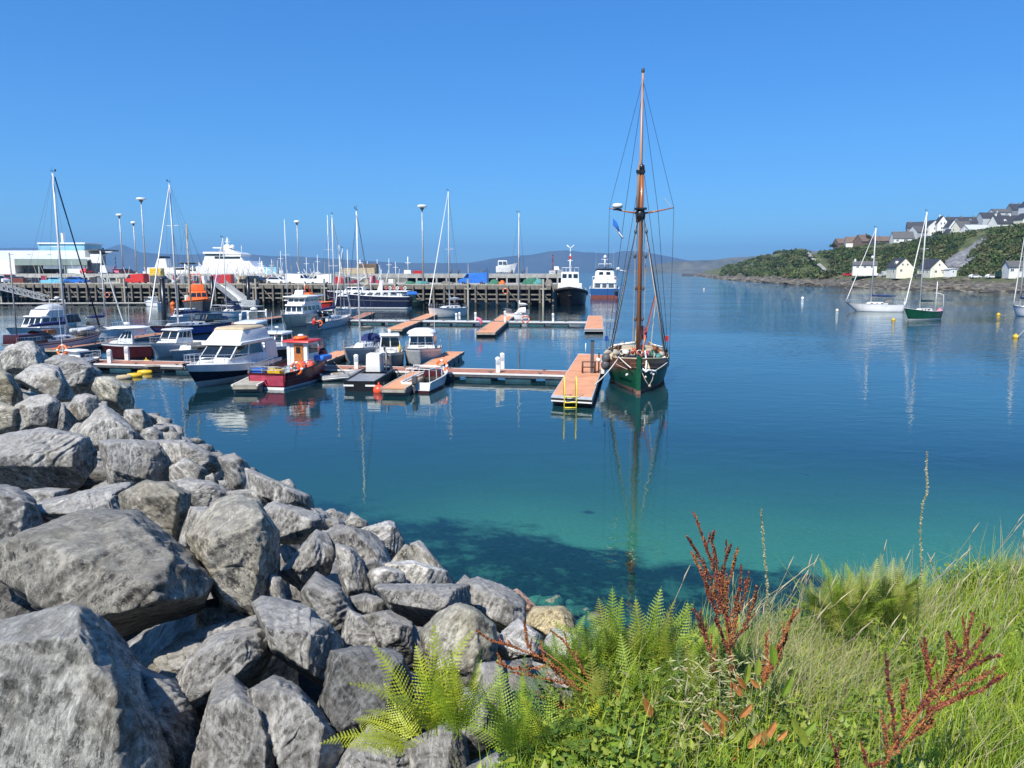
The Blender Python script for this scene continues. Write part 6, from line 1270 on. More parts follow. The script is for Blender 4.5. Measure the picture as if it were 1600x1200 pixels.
# stem post
b = MB(); b.prism([(h.x(1)-.12, -.5), (h.x(1)+.12, .0), (h.x(1)+.18, 2.15), (h.x(1)-.18, 2.2), (h.x(1)-.2, 0)], -.13, .13); b.build('stem_post', 'green_hull', t)
b = MB(); b.prism([(h.x(1)-.1, -.6), (h.x(1)+.135, -.02), (h.x(1)+.142, .2), (h.x(1)-.1, .2)], -.14, .14); b.build('stem_foot', 'antifoul_brown', t)
mx = to_local(t, (0, AT(998, 540, 49.3).y, 0)).x; base = 1.0; MPx = lambda py: topz(t, mx, py)
ztop, zcap, zx = MPx(110), MPx(268), MPx(332)
b = MB(); b.tube([(mx, 0, base), (mx, 0, zx), (mx, 0, zcap-.1)], [.15, .135, .115], 12); b.build('lower_mast', 'varnish', t)
b = MB(); b.tube([(mx+.02, -.22, zx-.6), (mx+.02, -.2, zcap+.05), (mx, -.1, zcap+.7), (mx, -.1, ztop)], [.11, .105, .1, .06], 10); o = b.build('topmast', 'topmast_wood', t)
b = MB(); b.box((mx, -.1, zcap), (.4, .55, .16)); b.lathe([(.05, 0), (.18, .05), (.18, .3), (.05, .4)], (mx, -.05, zcap+.05), 8, 0); b.build('mast_cap', 'black', t)
b = MB(); b.lathe([(.2, -.35), (.3, -.25), (.32, 0), (.22, .25), (.18, .3)], (mx, -.06, zx-.1), 12); b.box((mx, -.05, zx+.22), (.7, .75, .1)); b.build('hounds', 'black', t)
b = MB(); b.lathe([(.1, -.1), (.1, .08), (.02, .14)], (mx, -.1, ztop), 8); b.build('truck', 'wire_dark', t)
# crosstrees
ex = 1.95
for sd_ in (1, -1):
    b = MB(); b.tube([(mx, sd_*.15, zx-.05), (mx-.1, sd_*ex*.5, zx+.08), (mx-.15, sd_*ex, zx+.28)], [.07, .05, .035], 6); b.build('crosstree', 'varnish', t)
for sd_, kk in ((1, .0), (-1, .0)):
    foot = lambda u, k=.0: Vector((h.x(u), sd_*(h.b(u)+.05), h.z(u)+.2))
    xu = (mx+h.L/2)/h.L
    # topmast shrouds over the crosstree tips, and inner ones
    q = MB(); q.tube([foot(xu-.1), (mx-.15, sd_*ex, zx+.28), (mx, -.1, ztop-.5)], .012, 4); q.build('topmast_shroud', 'wire_dark', t)
    q = MB(); q.tube([foot(xu-.2), (mx-.05, sd_*1.0, zx+.1), (mx, -.1, ztop-1.2)], .014, 4); q.build('topmast_shroud', 'wire_dark', t)
    q = MB(); q.tube([(mx-.6, sd_*h.b(.5)*.2, 1.2), (mx, sd_*.12, ztop-4)], .008, 4); q.build('halyard', 'rope', t)
    for j, (du, r_, m_) in enumerate(((-.03, .022, 'wire_dark'), (.03, .028, 'wire_dark'), (-.09, .03, 'rope_white'), (.0, .018, 'wire_dark'))):
        f_ = foot(xu+du); q = MB(); top_ = Vector((mx, sd_*.14, zx-.15 if j < 3 else zcap-.3))
        if j == 2: f_ = f_+Vector((0, -sd_*.22, 0)); q.tube([f_, f_.lerp(top_, .5), top_], [.055, .05, .02], 6)
        else: q.tube([f_, top_], r_, 5)
        q.build('shroud' if j != 2 else 'furled_staysail', m_, t)
        if j < 2:
            b = MB(); b.box(f_+(top_-f_).normalized()*.35, (.08, .1, .16)); b.box(f_+(top_-f_).normalized()*.75, (.08, .1, .16)); b.build('deadeye', 'black', t)
    # blocks along the rigging
    for k2, py in enumerate((362, 400, 450, 498)):
        b = MB(); b.lathe([(.02, -.16), (.08, -.08), (.09, .05), (.03, .16)], (mx+.2, sd_*(.33 if k2 < 2 else .22), topz(t, mx, py)), 8); b.build('pulley_block', 'grey_dark', t)
    q = MB(); q.tube([(mx+.2, sd_*.33, 1.6), (mx+.2, sd_*.33, zx-.1)], .012, 4); q.build('halyard', 'rope', t); q = MB(); q.tube([(mx+.2, sd_*.22, 1.6), (mx+.15, sd_*.2, zx-.1)], .01, 4); q.build('halyard', 'wire_dark', t)
# forestays
wire(t, (h.x(1), 0, 2.15), (mx, 0, zx-.1), .02, 'wire_dark', 'forestay'); wire(t, (h.x(1)+.1, .12, 2.0), (mx, -.1, ztop-.3), .012, 'wire_dark', 'forestay')
wire(t, (h.x(0), 0, 1.6), (mx, -.1, ztop-.6), .012, 'wire_dark', 'backstay')
# radar dome on port crosstree, flag, small white strop
b = MB(); b.lathe([(.12, -.12), (.3, -.06), (.33, .06), (.28, .16), (.05, .2)], (mx-.1, -1.45, zx+.38), 14); b.build('radar_dome', 'white', t); b = MB(); b.box((mx-.1, -1.45, zx+.2), (.3, .5, .08)); b.build('radar_bracket', 'black', t)
fl0 = Vector((mx-.12, -1.72, topz(t, mx, 341)))
b = MB(); V = []
for i in range(7):
    u = i/6
    for v in (0, 1): V.append(fl0+Vector((.1*math.sin(u*5), .6*u+.05*math.sin(u*6), -.95*u-(.42-.2*u)*v+.06*math.sin(4*u))))
b.add(V, [(2*i, 2*i+1, 2*i+3, 2*i+2) for i in range(6)], 0, True); b.add([p+Vector((.02, .02, 0)) for p in V], [(2*i, 2*i+2, 2*i+3, 2*i+1) for i in range(6)], 0, True); b.build('pennant', 'bright_blue', t)
b = MB(); V2 = [fl0+Vector((-.02, .72*u-.03, -.95*u-.3)) for u in np.linspace(.15, .95, 6)]; b.tube(V2, .05, 5); b.build('white_pennant_stripe', 'white', t)
wire(t, (mx-.1, 1.75, zx+.35), (mx, 1.35, zx+.85), .02, 'rope_white', 'strop')
# red tackle and gaff on starboard (right in the picture)
cr = lambda px, py, Yd: to_local(t, AT(px, py, Yd))
q = MB(); q.tube([cr(1025, 456, 50.5), cr(1010, 517, 49.0), cr(1001, 565, 47.5)], [.045, .055, .06], 6); q.build('red_spar', 'orange', t)
q = MB(); q.tube([cr(1026, 455, 50.5), cr(1019, 520, 49.0), cr(1016, 566, 47.5)], .025, 6); q.build('red_tackle', 'rope', t)
for k in range(6): 
    b = MB(); b.ball((0, 0, 0), .16, 8, sq=1.3); b.build('red_bundle', 'pink' if k % 2 else 'red', t, cr(1003+2.2*(k % 3), 514+6*(k//2), 48.8))
for sgn, px, m_ in ((-1, 947.5, 'blue'), (1, 1042, 'red')): b = MB(); b.bbox(-.12, .12, -.1, .1, -.15, .18); b.build('navigation_light', m_, t, cr(px, 529, 48.5))
# boom and gaff stowed along the centre line, deckhouse, skylight, boats on deck
q = MB(); q.tube([(mx-.3, 0, 2.4), (h.x(.0)-.6, 0, 2.7)], [.12, .1], 8); q.build('boom', 'varnish', t)
q = MB(); q.tube([(mx-.5, 0, 2.62), (mx-3, .05, 2.72), (h.x(.12), 0, 2.78)], [.2, .26, .14], 8); q.build('furled_mainsail', 'canvas_cream', t)
c8 = frus(h.x(.28), h.x(.5), 1.0, 1.75, 2.0, 1.8, .1, .1); block(t, c8, 'brown_wood', 'deckhouse', .03); panes(c8, 'left', 3, t, 'glass_grey', .1, .9, .3, .7, .1); panes(c8, 'right', 3, t, 'glass_grey', .1, .9, .3, .7, .1); block(t, frus(h.x(.27), h.x(.51), 1.75, 1.83, 2.15, 2.05), 'canvas_cream', 'deckhouse_roof', .03)
c8 = frus(h.x(.72), h.x(.8), 1.2, 1.6, 1.0, .8, .1, .1); block(t, c8, 'varnish', 'fore_hatch', .03)
q = MB(); q.tube([(h.x(.58), -1.9, 1.95), (h.x(.62), -1.5, 2.25), (h.x(.64), -.8, 2.4), (h.x(.65), -.2, 2.5)], .07, 6); q.build('pale_hoop', 'canvas_white', t)
q = MB(); q.tube([(h.x(.58), 1.9, 1.95), (h.x(.62), 1.5, 2.2), (h.x(.64), .8, 2.4)], .05, 6); q.build('pale_hoop', 'canvas_white', t)
# windlass, coils, bags
q = MB(); q.lathe([(.1, -.7), (.16, -.65), (.16, -.2), (.22, -.15), (.22, .15), (.16, .2), (.16, .65), (.1, .7)], (h.x(.86), 0, 1.85), 10, axis='y'); q.build('windlass', 'black', t)
for px, py, r_, m_ in [(956, 558, .33, 'canvas_cream'), (950, 551, .25, 'timber_pale'), (962, 551, .25, 'timber_pale'), (969, 556, .2, 'black'), (978, 551, .22, 'rope_white'), (985, 558, .22, 'grey_dark'), (974, 560, .2, 'grey'), (1020, 554, .25, 'green_net'), (1028, 557, .22, 'teal_net'), (1012, 552, .22, 'rose_and_lit_red'), (1035, 553, .2, 'timber_pale'), (990, 549, .2, 'red'), (1008, 560, .2, 'canvas_cream'), (1038, 560, .2, 'canvas_white')]:
    p = cr(px, py, 47.5); V = clump_verts(np.zeros(3), r_, .5, 2, (1, 1, .8), px*.3); o = fast_mesh('rope_heap', V, ICO[2][1], [m_], parent=t); o.location = p
for k in range(8):
    p = cr(960+9*k+random.uniform(-3, 3), 553+random.uniform(-3, 6), 46.8); q = MB(); q.tube([(.16*math.cos(a), .03*math.sin(2*a), .16*math.sin(a)) for a in np.linspace(0, 6.28, 11)[:-1]], .035, 5, closed=True); o = q.build('rope_coil', ('rope', 'rope_white', 'black')[k % 3], t, p, random.uniform(0, 3)); 
# cream staysail hanging over the starboard bow and anchor
p1, p2, p3, p4 = cr(1006, 560, 44.6), cr(1001, 573, 44.2), cr(1016, 576, 44.1), cr(1010, 560, 44.6)
b = MB(); b.add([p1, p2, p3, p4], [(0, 1, 2, 3)]); b.add([p+Vector((-.03, 0, 0)) for p in (p1, p2, p3, p4)], [(3, 2, 1, 0)]); b.build('cream_flap', 'canvas_cream', t)
q = MB(); q.tube([cr(1008, 548, 45), cr(1010, 566, 44.2), cr(1009, 580, 43.9)], .05, 6); q.tube([cr(1001, 582, 43.8), cr(1004, 576, 43.9), cr(1009, 581, 43.7), cr(1013, 578, 43.9), cr(1019, 580, 44.0)], .075, 6); q.tube([cr(1017, 584, 44), cr(1019, 579, 44), cr(1024, 580, 44.2), cr(1025, 584, 44.4)], .06, 6); q.build('anchor', 'canvas_white', t)
q = MB(); q.tube([cr(1003, 582, 43.8), cr(1009, 595, 43.6), cr(1014, 603, 43.6), cr(1019, 594, 43.9), cr(1022, 583, 44.2)], .022, 5); q.ball(cr(1015, 603, 43.6), .09, 8); q.build('bobstay_rope', 'rope', t)
for px, py in ((1009, 589), (1021, 585), (980, 585), (979, 586)): b = MB(); b.ball((0, 0, 0), .07, 8); b.build('hawse_fitting', 'rope_white', t, cr(px, py, 43.9))
wl = t
def rope_between(label, a, b_, sag, r=.03, m_='rope'):
    o = slack(None, a, b_, sag, r, m_); return tag(o, label, 'rope', 'mooring ropes of the sailing ship')
rope_between('pale rope from the ship bow down to the wide orange pontoon', AT(965, 561, 45.6), G(929, 601, .6), .12, .035, 'rope_white')
rope_between('pale rope slanting across the port bow from rail to stem', AT(966, 557, 45.8), AT(986, 575, 44.0), .02, .035, 'rope_white')
rope_between('pale rope from the stem post to the starboard rail', AT(1022, 580, 44.3), AT(1043, 566, 46.5), .03, .03, 'rope_white')
rope_between('thin pale rope lying over the port bulwark', AT(960, 567, 45.6), AT(980, 577, 44.1), .02, .025)
rope_between('orange rope from the mast foot over the stem', AT(988, 543, 47), AT(1003, 557, 44.6), .0, .03, 'orange')
for k, (x, y) in enumerate([(947, 560), (946, 570)]):
    p = AT(x, y, 47.2); b = MB(); b.ball((0, 0, 0), .28, 10, sq=1.2); item('fender_buoy', ('upper', 'lower')[k]+' dark grey round fender between the ship and the wide pontoon', 'fender', p, b, 'grey_dark', 'round fenders')
# people: two in the cockpit of the grey sloop
def person(label, p, rz, top, legs, sit=True, s=1.0):
    t = thing('person', label, 'person', p, rz); t.scale = (s, s, s)
    J = {'pel': (0, 0, .45), 'ch': (0.03, 0, .82), 'nk': (.05, 0, 1.0), 'hd': (.08, 0, 1.12), 'ht': (.08, 0, 1.27), 'sl': (.03, .19, .93), 'el': (.16, .27, .7), 'hl': (.38, .2, .62), 'sr': (.03, -.19, .93), 'er': (.16, -.27, .7), 'hr': (.38, -.2, .62),
         'kl': (.42, .14, .48), 'fl': (.46, .14, .05), 'tl': (.6, .14, .02), 'kr': (.42, -.14, .48), 'fr': (.46, -.14, .05), 'tr': (.6, -.14, .02)}
    rad = dict(pel=.15, ch=.16, nk=.06, hd=.1, ht=.09, sl=.07, el=.05, hl=.035, sr=.07, er=.05, hr=.035, kl=.075, fl=.05, tl=.04, kr=.075, fr=.05, tr=.04)
    E = [('pel', 'ch'), ('ch', 'nk'), ('nk', 'hd'), ('hd', 'ht'), ('ch', 'sl'), ('sl', 'el'), ('el', 'hl'), ('ch', 'sr'), ('sr', 'er'), ('er', 'hr'), ('pel', 'kl'), ('kl', 'fl'), ('fl', 'tl'), ('pel', 'kr'), ('kr', 'fr'), ('fr', 'tr')]
    ks = list(J); me = bpy.data.meshes.new('body'); me.from_pydata([J[k] for k in ks], [(ks.index(a), ks.index(b)) for a, b in E], []); o = bpy.data.objects.new('body', me); C.objects.link(o); o.parent = t
    md = o.modifiers.new('skin', 'SKIN'); sv = me.skin_vertices[0].data
    for i, k in enumerate(ks): sv[i].radius = (rad[k], rad[k])
    sv[0].use_root = True; o.modifiers.new('sub', 'SUBSURF').levels = 1; me.materials.append(M['skin'])
    b = MB(); b.lathe([(.17, .42), (.2, .6), (.21, .85), (.15, .97), (.07, 1.0)], (.02, 0, 0), 12); b.tube([(.03, .19, .93), (.16, .27, .7), (.33, .21, .63)], [.085, .07, .055], 7); b.tube([(.03, -.19, .93), (.16, -.27, .7), (.33, -.21, .63)], [.085, .07, .055], 7); b.build('jacket', top, t)
    b = MB(); b.tube([(0, .08, .45), (.42, .14, .48), (.46, .14, .1)], [.12, .095, .07], 7); b.tube([(0, -.08, .45), (.42, -.14, .48), (.46, -.14, .1)], [.12, .095, .07], 7); b.build('trousers', legs, t)
    b = MB(); b.ball((.06, 0, 1.22), .125, 10); b.build('hair', 'brown_wood', t)
person('seated person in a red jacket at the stern of the small grey sloop', G(491, 514, .75), R(20), 'red', 'navy', s=1.1)
person('seated person in dark clothes in the cockpit of the small grey sloop', G(506, 511, .8), R(200), 'black', 'grey_dark', s=1.1)
lifebuoy('lifebuoy', 'yellow horseshoe buoy between the two seated people', G(500, 505, 1.3), (0, -1, 0), .26, white=False)
# ============================================================ rock armour on the near bank
m, N, L = node_mat('boulder_stone')
tc = N.new('ShaderNodeTexCoord'); oi = N.new('ShaderNodeObjectInfo'); geo = N.new('ShaderNodeNewGeometry')
vr = N.new('ShaderNodeVectorRotate'); vr.rotation_type = 'EULER_XYZ'; L.new(tc.outputs['Object'], vr.inputs['Vector'])
cx = N.new('ShaderNodeCombineXYZ'); L.new(math_node(N, L, 'MULTIPLY', oi.outputs['Random'], 6.0), cx.inputs[0]); L.new(math_node(N, L, 'MULTIPLY', oi.outputs['Random'], 17.0), cx.inputs[1]); cx.inputs[2].default_value = .6
L.new(cx.outputs[0], vr.inputs['Rotation'])
off_ = N.new('ShaderNodeVectorMath'); off_.operation = 'ADD'; L.new(vr.outputs[0], off_.inputs[0])
c3 = N.new('ShaderNodeCombineXYZ'); L.new(math_node(N, L, 'MULTIPLY', oi.outputs['Random'], 53.0), c3.inputs[0]); L.new(c3.outputs[0], off_.inputs[1])
P0 = off_.outputs[0]
# warp, then stretch for layering
wn_ = N.new('ShaderNodeTexNoise'); wn_.inputs['Scale'].default_value = 1.3; wn_.inputs['Detail'].default_value = 3; L.new(P0, wn_.inputs['Vector'])
wv = N.new('ShaderNodeVectorMath'); wv.operation = 'MULTIPLY_ADD'; L.new(wn_.outputs['Color'], wv.inputs[0]); wv.inputs[1].default_value = (.16, .16, .16); L.new(P0, wv.inputs[2])
st = N.new('ShaderNodeMapping'); st.inputs['Scale'].default_value = (1, 1, 3.2); L.new(wv.outputs[0], st.inputs[0]); S0 = st.outputs[0]
lay = noise_node(N, L, S0, 2.4, 12, .8, .1); lay2 = noise_node(N, L, S0, 7, 8, .75, .1); spk = noise_node(N, L, P0, 17, 8, .82); blot = noise_node(N, L, P0, 1.6, 4, .6)
drv = math_node(N, L, 'ADD', math_node(N, L, 'MULTIPLY', lay, .55), math_node(N, L, 'MULTIPLY', lay2, .45))
base_ = ramp(N, L, drv, [(.42, (.035, .035, .035)), (.465, (.13, .127, .12)), (.525, (.29, .285, .27)), (.59, (.72, .71, .68))])
vein = ramp(N, L, math_node(N, L, 'ABSOLUTE', math_node(N, L, 'SUBTRACT', lay2, .5)), [(0, (1, 1, 1)), (.018, (.25, .25, .25)), (.05, (0, 0, 0))])
vein_m = ramp(N, L, blot, [(.46, (0, 0, 0)), (.62, (1, 1, 1))])
cc = mixc(N, L, math_node(N, L, 'MULTIPLY', math_node(N, L, 'MULTIPLY', vein, vein_m), .9), base_, (.75, .74, .71))
fl = ramp(N, L, spk, [(.53, (0, 0, 0)), (.6, (1, 1, 1))])
cc = mixc(N, L, math_node(N, L, 'MULTIPLY', fl, .6), cc, (.66, .65, .62))
fd = ramp(N, L, noise_node(N, L, P0, 13, 5, .7), [(.4, (1, 1, 1)), (.47, (0, 0, 0))])
cc = mixc(N, L, math_node(N, L, 'MULTIPLY', fd, .45), cc, (.035, .035, .034))
bro = ramp(N, L, noise_node(N, L, P0, 1.1, 5, .65), [(.52, (0, 0, 0)), (.68, (1, 1, 1))])
cc = mixc(N, L, math_node(N, L, 'MULTIPLY', bro, .42), cc, (.24, .2, .125))
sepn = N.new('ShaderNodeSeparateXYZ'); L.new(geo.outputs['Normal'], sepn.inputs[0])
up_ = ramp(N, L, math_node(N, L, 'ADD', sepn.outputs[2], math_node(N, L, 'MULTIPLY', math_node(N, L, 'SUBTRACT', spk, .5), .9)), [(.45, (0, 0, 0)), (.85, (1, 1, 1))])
cc = mixc(N, L, math_node(N, L, 'MULTIPLY', up_, .38), cc, (.58, .57, .55))  # upward faces lightened in the colour, as bright sunlit tops
tone = N.new('ShaderNodeMix'); tone.data_type = 'RGBA'; tone.blend_type = 'MULTIPLY'; tone.inputs[0].default_value = 1; L.new(cc, tone.inputs[6])
tn = ramp(N, L, oi.outputs['Random'], [(0, (.8, .8, .81)), (.5, (1, .99, .97)), (1, (1.0, 1.0, 1.0))]); L.new(tn, tone.inputs[7])
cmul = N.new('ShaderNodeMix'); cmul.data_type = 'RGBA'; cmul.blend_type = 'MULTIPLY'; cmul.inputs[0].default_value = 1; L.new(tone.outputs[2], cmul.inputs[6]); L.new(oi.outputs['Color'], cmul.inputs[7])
warm = N.new('ShaderNodeMix'); warm.data_type = 'RGBA'; warm.blend_type = 'MULTIPLY'; warm.inputs[0].default_value = 1; L.new(cmul.outputs[2], warm.inputs[6]); warm.inputs[7].default_value = (1.12, 1.09, 1.03, 1)
bs = N.new('ShaderNodeBsdfPrincipled'); L.new(warm.outputs[2], bs.inputs[0]); bs.inputs['Roughness'].default_value = .72; bs.inputs['Specular IOR Level'].default_value = .45
hgt = math_node(N, L, 'ADD', math_node(N, L, 'MULTIPLY', lay, 1.0), math_node(N, L, 'ADD', math_node(N, L, 'MULTIPLY', lay2, .5), math_node(N, L, 'MULTIPLY', spk, .3)))
bb = N.new('ShaderNodeBump'); bb.inputs['Strength'].default_value = 1; bb.inputs['Distance'].default_value = .07; L.new(hgt, bb.inputs['Height']); L.new(bb.outputs[0], bs.inputs['Normal'])
out = N.new('ShaderNodeOutputMaterial'); L.new(bs.outputs[0], out.inputs[0])

def bank(x, y):
    s = (x-SHA.x)*SHN.x+(y-SHA.y)*SHN.y
    return min(4.15, s*.6) if s > 0 else s*.5
def hit(px, py, f=bank):
    d = ray(px, py); p = Vector((0, 0, H)); tt_ = .5
    while tt_ < 400:
        q = p+d*tt_
        if q.z <= f(q.x, q.y): return q, tt_
        tt_ += max(.02, tt_*.004)
    return p+d*tt_, tt_
def hull_planes(pts):
    bm = bmesh.new(); [bm.verts.new(p) for p in pts]; bmesh.ops.convex_hull(bm, input=bm.verts); bm.faces.ensure_lookup_table()
    c = sum((Vector(p) for p in pts), Vector())/len(pts); Np = []; Hd = []
    for f in bm.faces:
        n = f.normal.copy()
        if n.length < .5: continue
        h_ = (f.verts[0].co-c).dot(n)
        if h_ < 0: n = -n; h_ = -h_
        Np.append(n[:]); Hd.append(max(h_, .02))
    bm.free(); return c, np.array(Np), np.array(Hd)
def rockmesh(pts, sub, size, seed, p=220, rough=1.0, planes=None):
    c, Np, Hd = planes or hull_planes(pts); D = ICO[sub][0]; rc = random.Random(seed*7+3); D3 = ICO[3][0]; r3 = 1/np.maximum((D3 @ Np.T)/Hd, 1e-6).max(1); V3 = D3*r3[:, None]
    EN = []; EH = []
    for _ in range(2 if planes else 3):
        n_ = np.array([rc.gauss(0, 1), rc.gauss(0, 1), rc.gauss(0, 1)]); n_ /= np.linalg.norm(n_); EN.append(n_); EH.append((V3 @ n_).max()*rc.uniform(.8, .95))
    Np = np.concatenate([Np, EN]); Hd = np.concatenate([Hd, EH])
    q = (D @ Np.T)/Hd; q = np.maximum(q, 1e-6); qm = q.max(1, keepdims=True)
    r = 1/(qm[:, 0]*((q/qm)**p).sum(1)**(1/p)); r = np.minimum(r, size*2.2)
    V = D*r[:, None]; rs = random.Random(seed); ax = Vector((rs.gauss(0, 1), rs.gauss(0, 1), rs.gauss(0, 1))).normalized(); a1 = ax.orthogonal().normalized(); a2 = ax.cross(a1)
    A = np.array([a1, a2, ax]); k = 1/size; U = (V @ A.T)*k; disp = np.empty(len(V)); o_ = seed*3.17
    nz = noise.noise; fr_ = noise.fractal
    for i, (x, y, z) in enumerate(U.tolist()):
        lw = nz(Vector((x*1.6+o_, y*1.6, z*1.6)))
        f_ = z*5.5+lw*.45+o_; s_ = f_-math.floor(f_); saw = s_ if s_ < .85 else (1-s_)*5.67; msk = max(0, min(1, .5+1.6*nz(Vector((x*1.1, y*1.1+o_, z*1.1)))))
        vf = nz(Vector((x*1.5+o_, y*1.5, z*2.2)), noise_basis='VORONOI_F1'); v2_ = nz(Vector((x*4.2+o_, y*4.2, z*7)), noise_basis='VORONOI_F1')
        v = .014*lw+.06*(saw-.5)*msk+.03*(vf-.4)+.022*v2_+.022*nz(Vector((x*2.2+o_, y*2.2, z*12)))+.012*abs(nz(Vector((x*6+o_, y*6, z*9))))
        v += .03*(.5-abs(nz(Vector((x*3.5, y*3.5+o_, z*7)))))+.016*fr_(Vector((x*8+o_, y*8, z*14)), 1, 2, 3 if sub > 4 else 2)
        v -= .11*max(0, .06-abs(nz(Vector((x*1.2, y*1.3, z*2.4+o_)))))*10*.6
        disp[i] = v
    V = V*(1+rough*disp*(size/np.maximum(r, size*.45)))[:, None]
    return c, V
def boulder(poly, k=0, sub=4, label=None, tint=None, dz=0, name='boulder', deep=.9, f=bank, dd=None, rough=1.0, group=None):
    cx0, cy0 = sum(p[0] for p in poly)/len(poly), sum(p[1] for p in poly)/len(poly); poly = [(cx0+(p[0]-cx0)*1.07, cy0+(p[1]-cy0)*1.06) for p in poly]
    xs = [p[0] for p in poly]; ys = [p[1] for p in poly]; cxp, cyp = sum(xs)/len(xs), sum(ys)/len(ys); by = min(max(ys)-.12*(max(ys)-min(ys)), 1290)
    by = max(ys)-.22*(max(ys)-min(ys))
    _, tt_ = hit(cxp, by, f)
    if dd: tt_ = dd
    tt_ *= 1+dz+(.13 if k >= 71 else 0)
    W_ = (max(xs)-min(xs))/F*tt_; Hh = (max(ys)-min(ys))/F*tt_; size = (W_+Hh)/4
    rs = random.Random(k+11); O = Vector((0, 0, H)); c = O+ray(cxp, cyp)*tt_
    v_ = (O-c).normalized(); u_r = Vector((0, 0, 1)).cross(v_).normalized()*1.0; w_u = v_.cross(u_r)
    if u_r.x < 0: u_r = -u_r
    if w_u.z < 0: w_u = -w_u
    P2 = [((O+ray(x, y)*tt_)-c) for x, y in poly]; P2 = [(p.dot(u_r), p.dot(w_u)) for p in P2]; Np = []; Hd = []
    n_ = len(P2); area = sum(P2[i][0]*P2[(i+1) % n_][1]-P2[(i+1) % n_][0]*P2[i][1] for i in range(n_)); sg = 1 if area > 0 else -1
    def addp(n, h_): n = n.normalized(); Np.append(n[:]); Hd.append(max(h_, .12*size))
    sup = lambda n: max(n.dot(u_r*a_+w_u*b_) for a_, b_ in P2)
    i = 0
    while i < n_:
        (x0, y0), (x1, y1) = P2[i], P2[(i+1) % n_]; e2 = Vector((y1-y0, -(x1-x0)))*sg
        if e2.length > 1e-6:
            e2.normalize(); h_ = e2.x*x0+e2.y*y0; tl = rs.uniform(.05, .3)
            if e2.y < -.45: h_ *= 1.25
            n3 = u_r*e2.x+w_u*e2.y+v_*tl; addp(n3, h_/n3.length)
        i += 1
    aU = rs.uniform(-.45, .35); n3 = (w_u+v_*rs.uniform(.35, .8)+u_r*aU).normalized(); addp(n3, sup(n3)*rs.uniform(.84, .98))
    aF = rs.uniform(-.45, .25); n3 = (v_+w_u*rs.uniform(-.15, .3)+u_r*aF).normalized(); addp(n3, size*rs.uniform(.42, .62)*deep/.9)
    n3 = (u_r+v_*rs.uniform(.4, 1.0)+w_u*rs.uniform(-.3, .35)).normalized(); addp(n3, sup(n3)*rs.uniform(.72, .95))
    n3 = (-u_r+v_*rs.uniform(.4, 1.0)+w_u*rs.uniform(-.1, .5)).normalized(); addp(n3, sup(n3)*rs.uniform(.8, .98))
    if rs.random() < .6 and size < .8: n3 = (-w_u+v_*rs.uniform(.5, .9)+u_r*rs.uniform(-.5, .5)).normalized(); addp(n3, sup(n3)*rs.uniform(.75, .95))
    addp(-v_, size*1.1)
    c, V = rockmesh(None, sub, size, k+1, rough=rough, planes=(c, np.array(Np), np.array(Hd)))
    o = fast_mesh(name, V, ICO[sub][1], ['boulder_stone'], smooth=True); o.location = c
    o.color = tint or (1, 1, 1, 1)
    if not label: label = blabel(cxp, cyp, max(xs)-min(xs), k, poly)
    tag(o, label, 'boulder', group or 'rock armour boulders')
    return o
seen_lb = set()
def blabel(x, y, wpx, k, poly):
    sz = 'huge' if wpx > 230 else ('large' if wpx > 110 else ('medium' if wpx > 55 else 'small'))
    hpx = max(p[1] for p in poly)-min(p[1] for p in poly)
    sh = 'upright' if hpx > wpx*1.15 else ('flat lying' if hpx < wpx*.55 else ('wedge shaped' if k % 2 else 'blocky'))
    row = ('at the bank top' if y < 640 else 'on the upper bank' if y < 730 else 'halfway down the bank' if y < 860 else 'on the lower middle bank' if y < 980 else 'on the lower bank' if y < 1090 else 'at the picture bottom')
    colm = ('far left' if x < 60 else 'left' if x < 150 else 'left of centre' if x < 270 else 'central' if x < 420 else 'right of centre' if x < 560 else 'near the water' if x < 700 else 'at the waterside')
    for extra in ('', ', rearmost', ', lower', ', rightmost', ', leftmost', ', lowest', ', uppermost', ', hidden'):
        s = f'{sz} {sh} grey boulder {row}, {colm}{extra}'
        if s not in seen_lb: seen_lb.add(s); return s
    return s
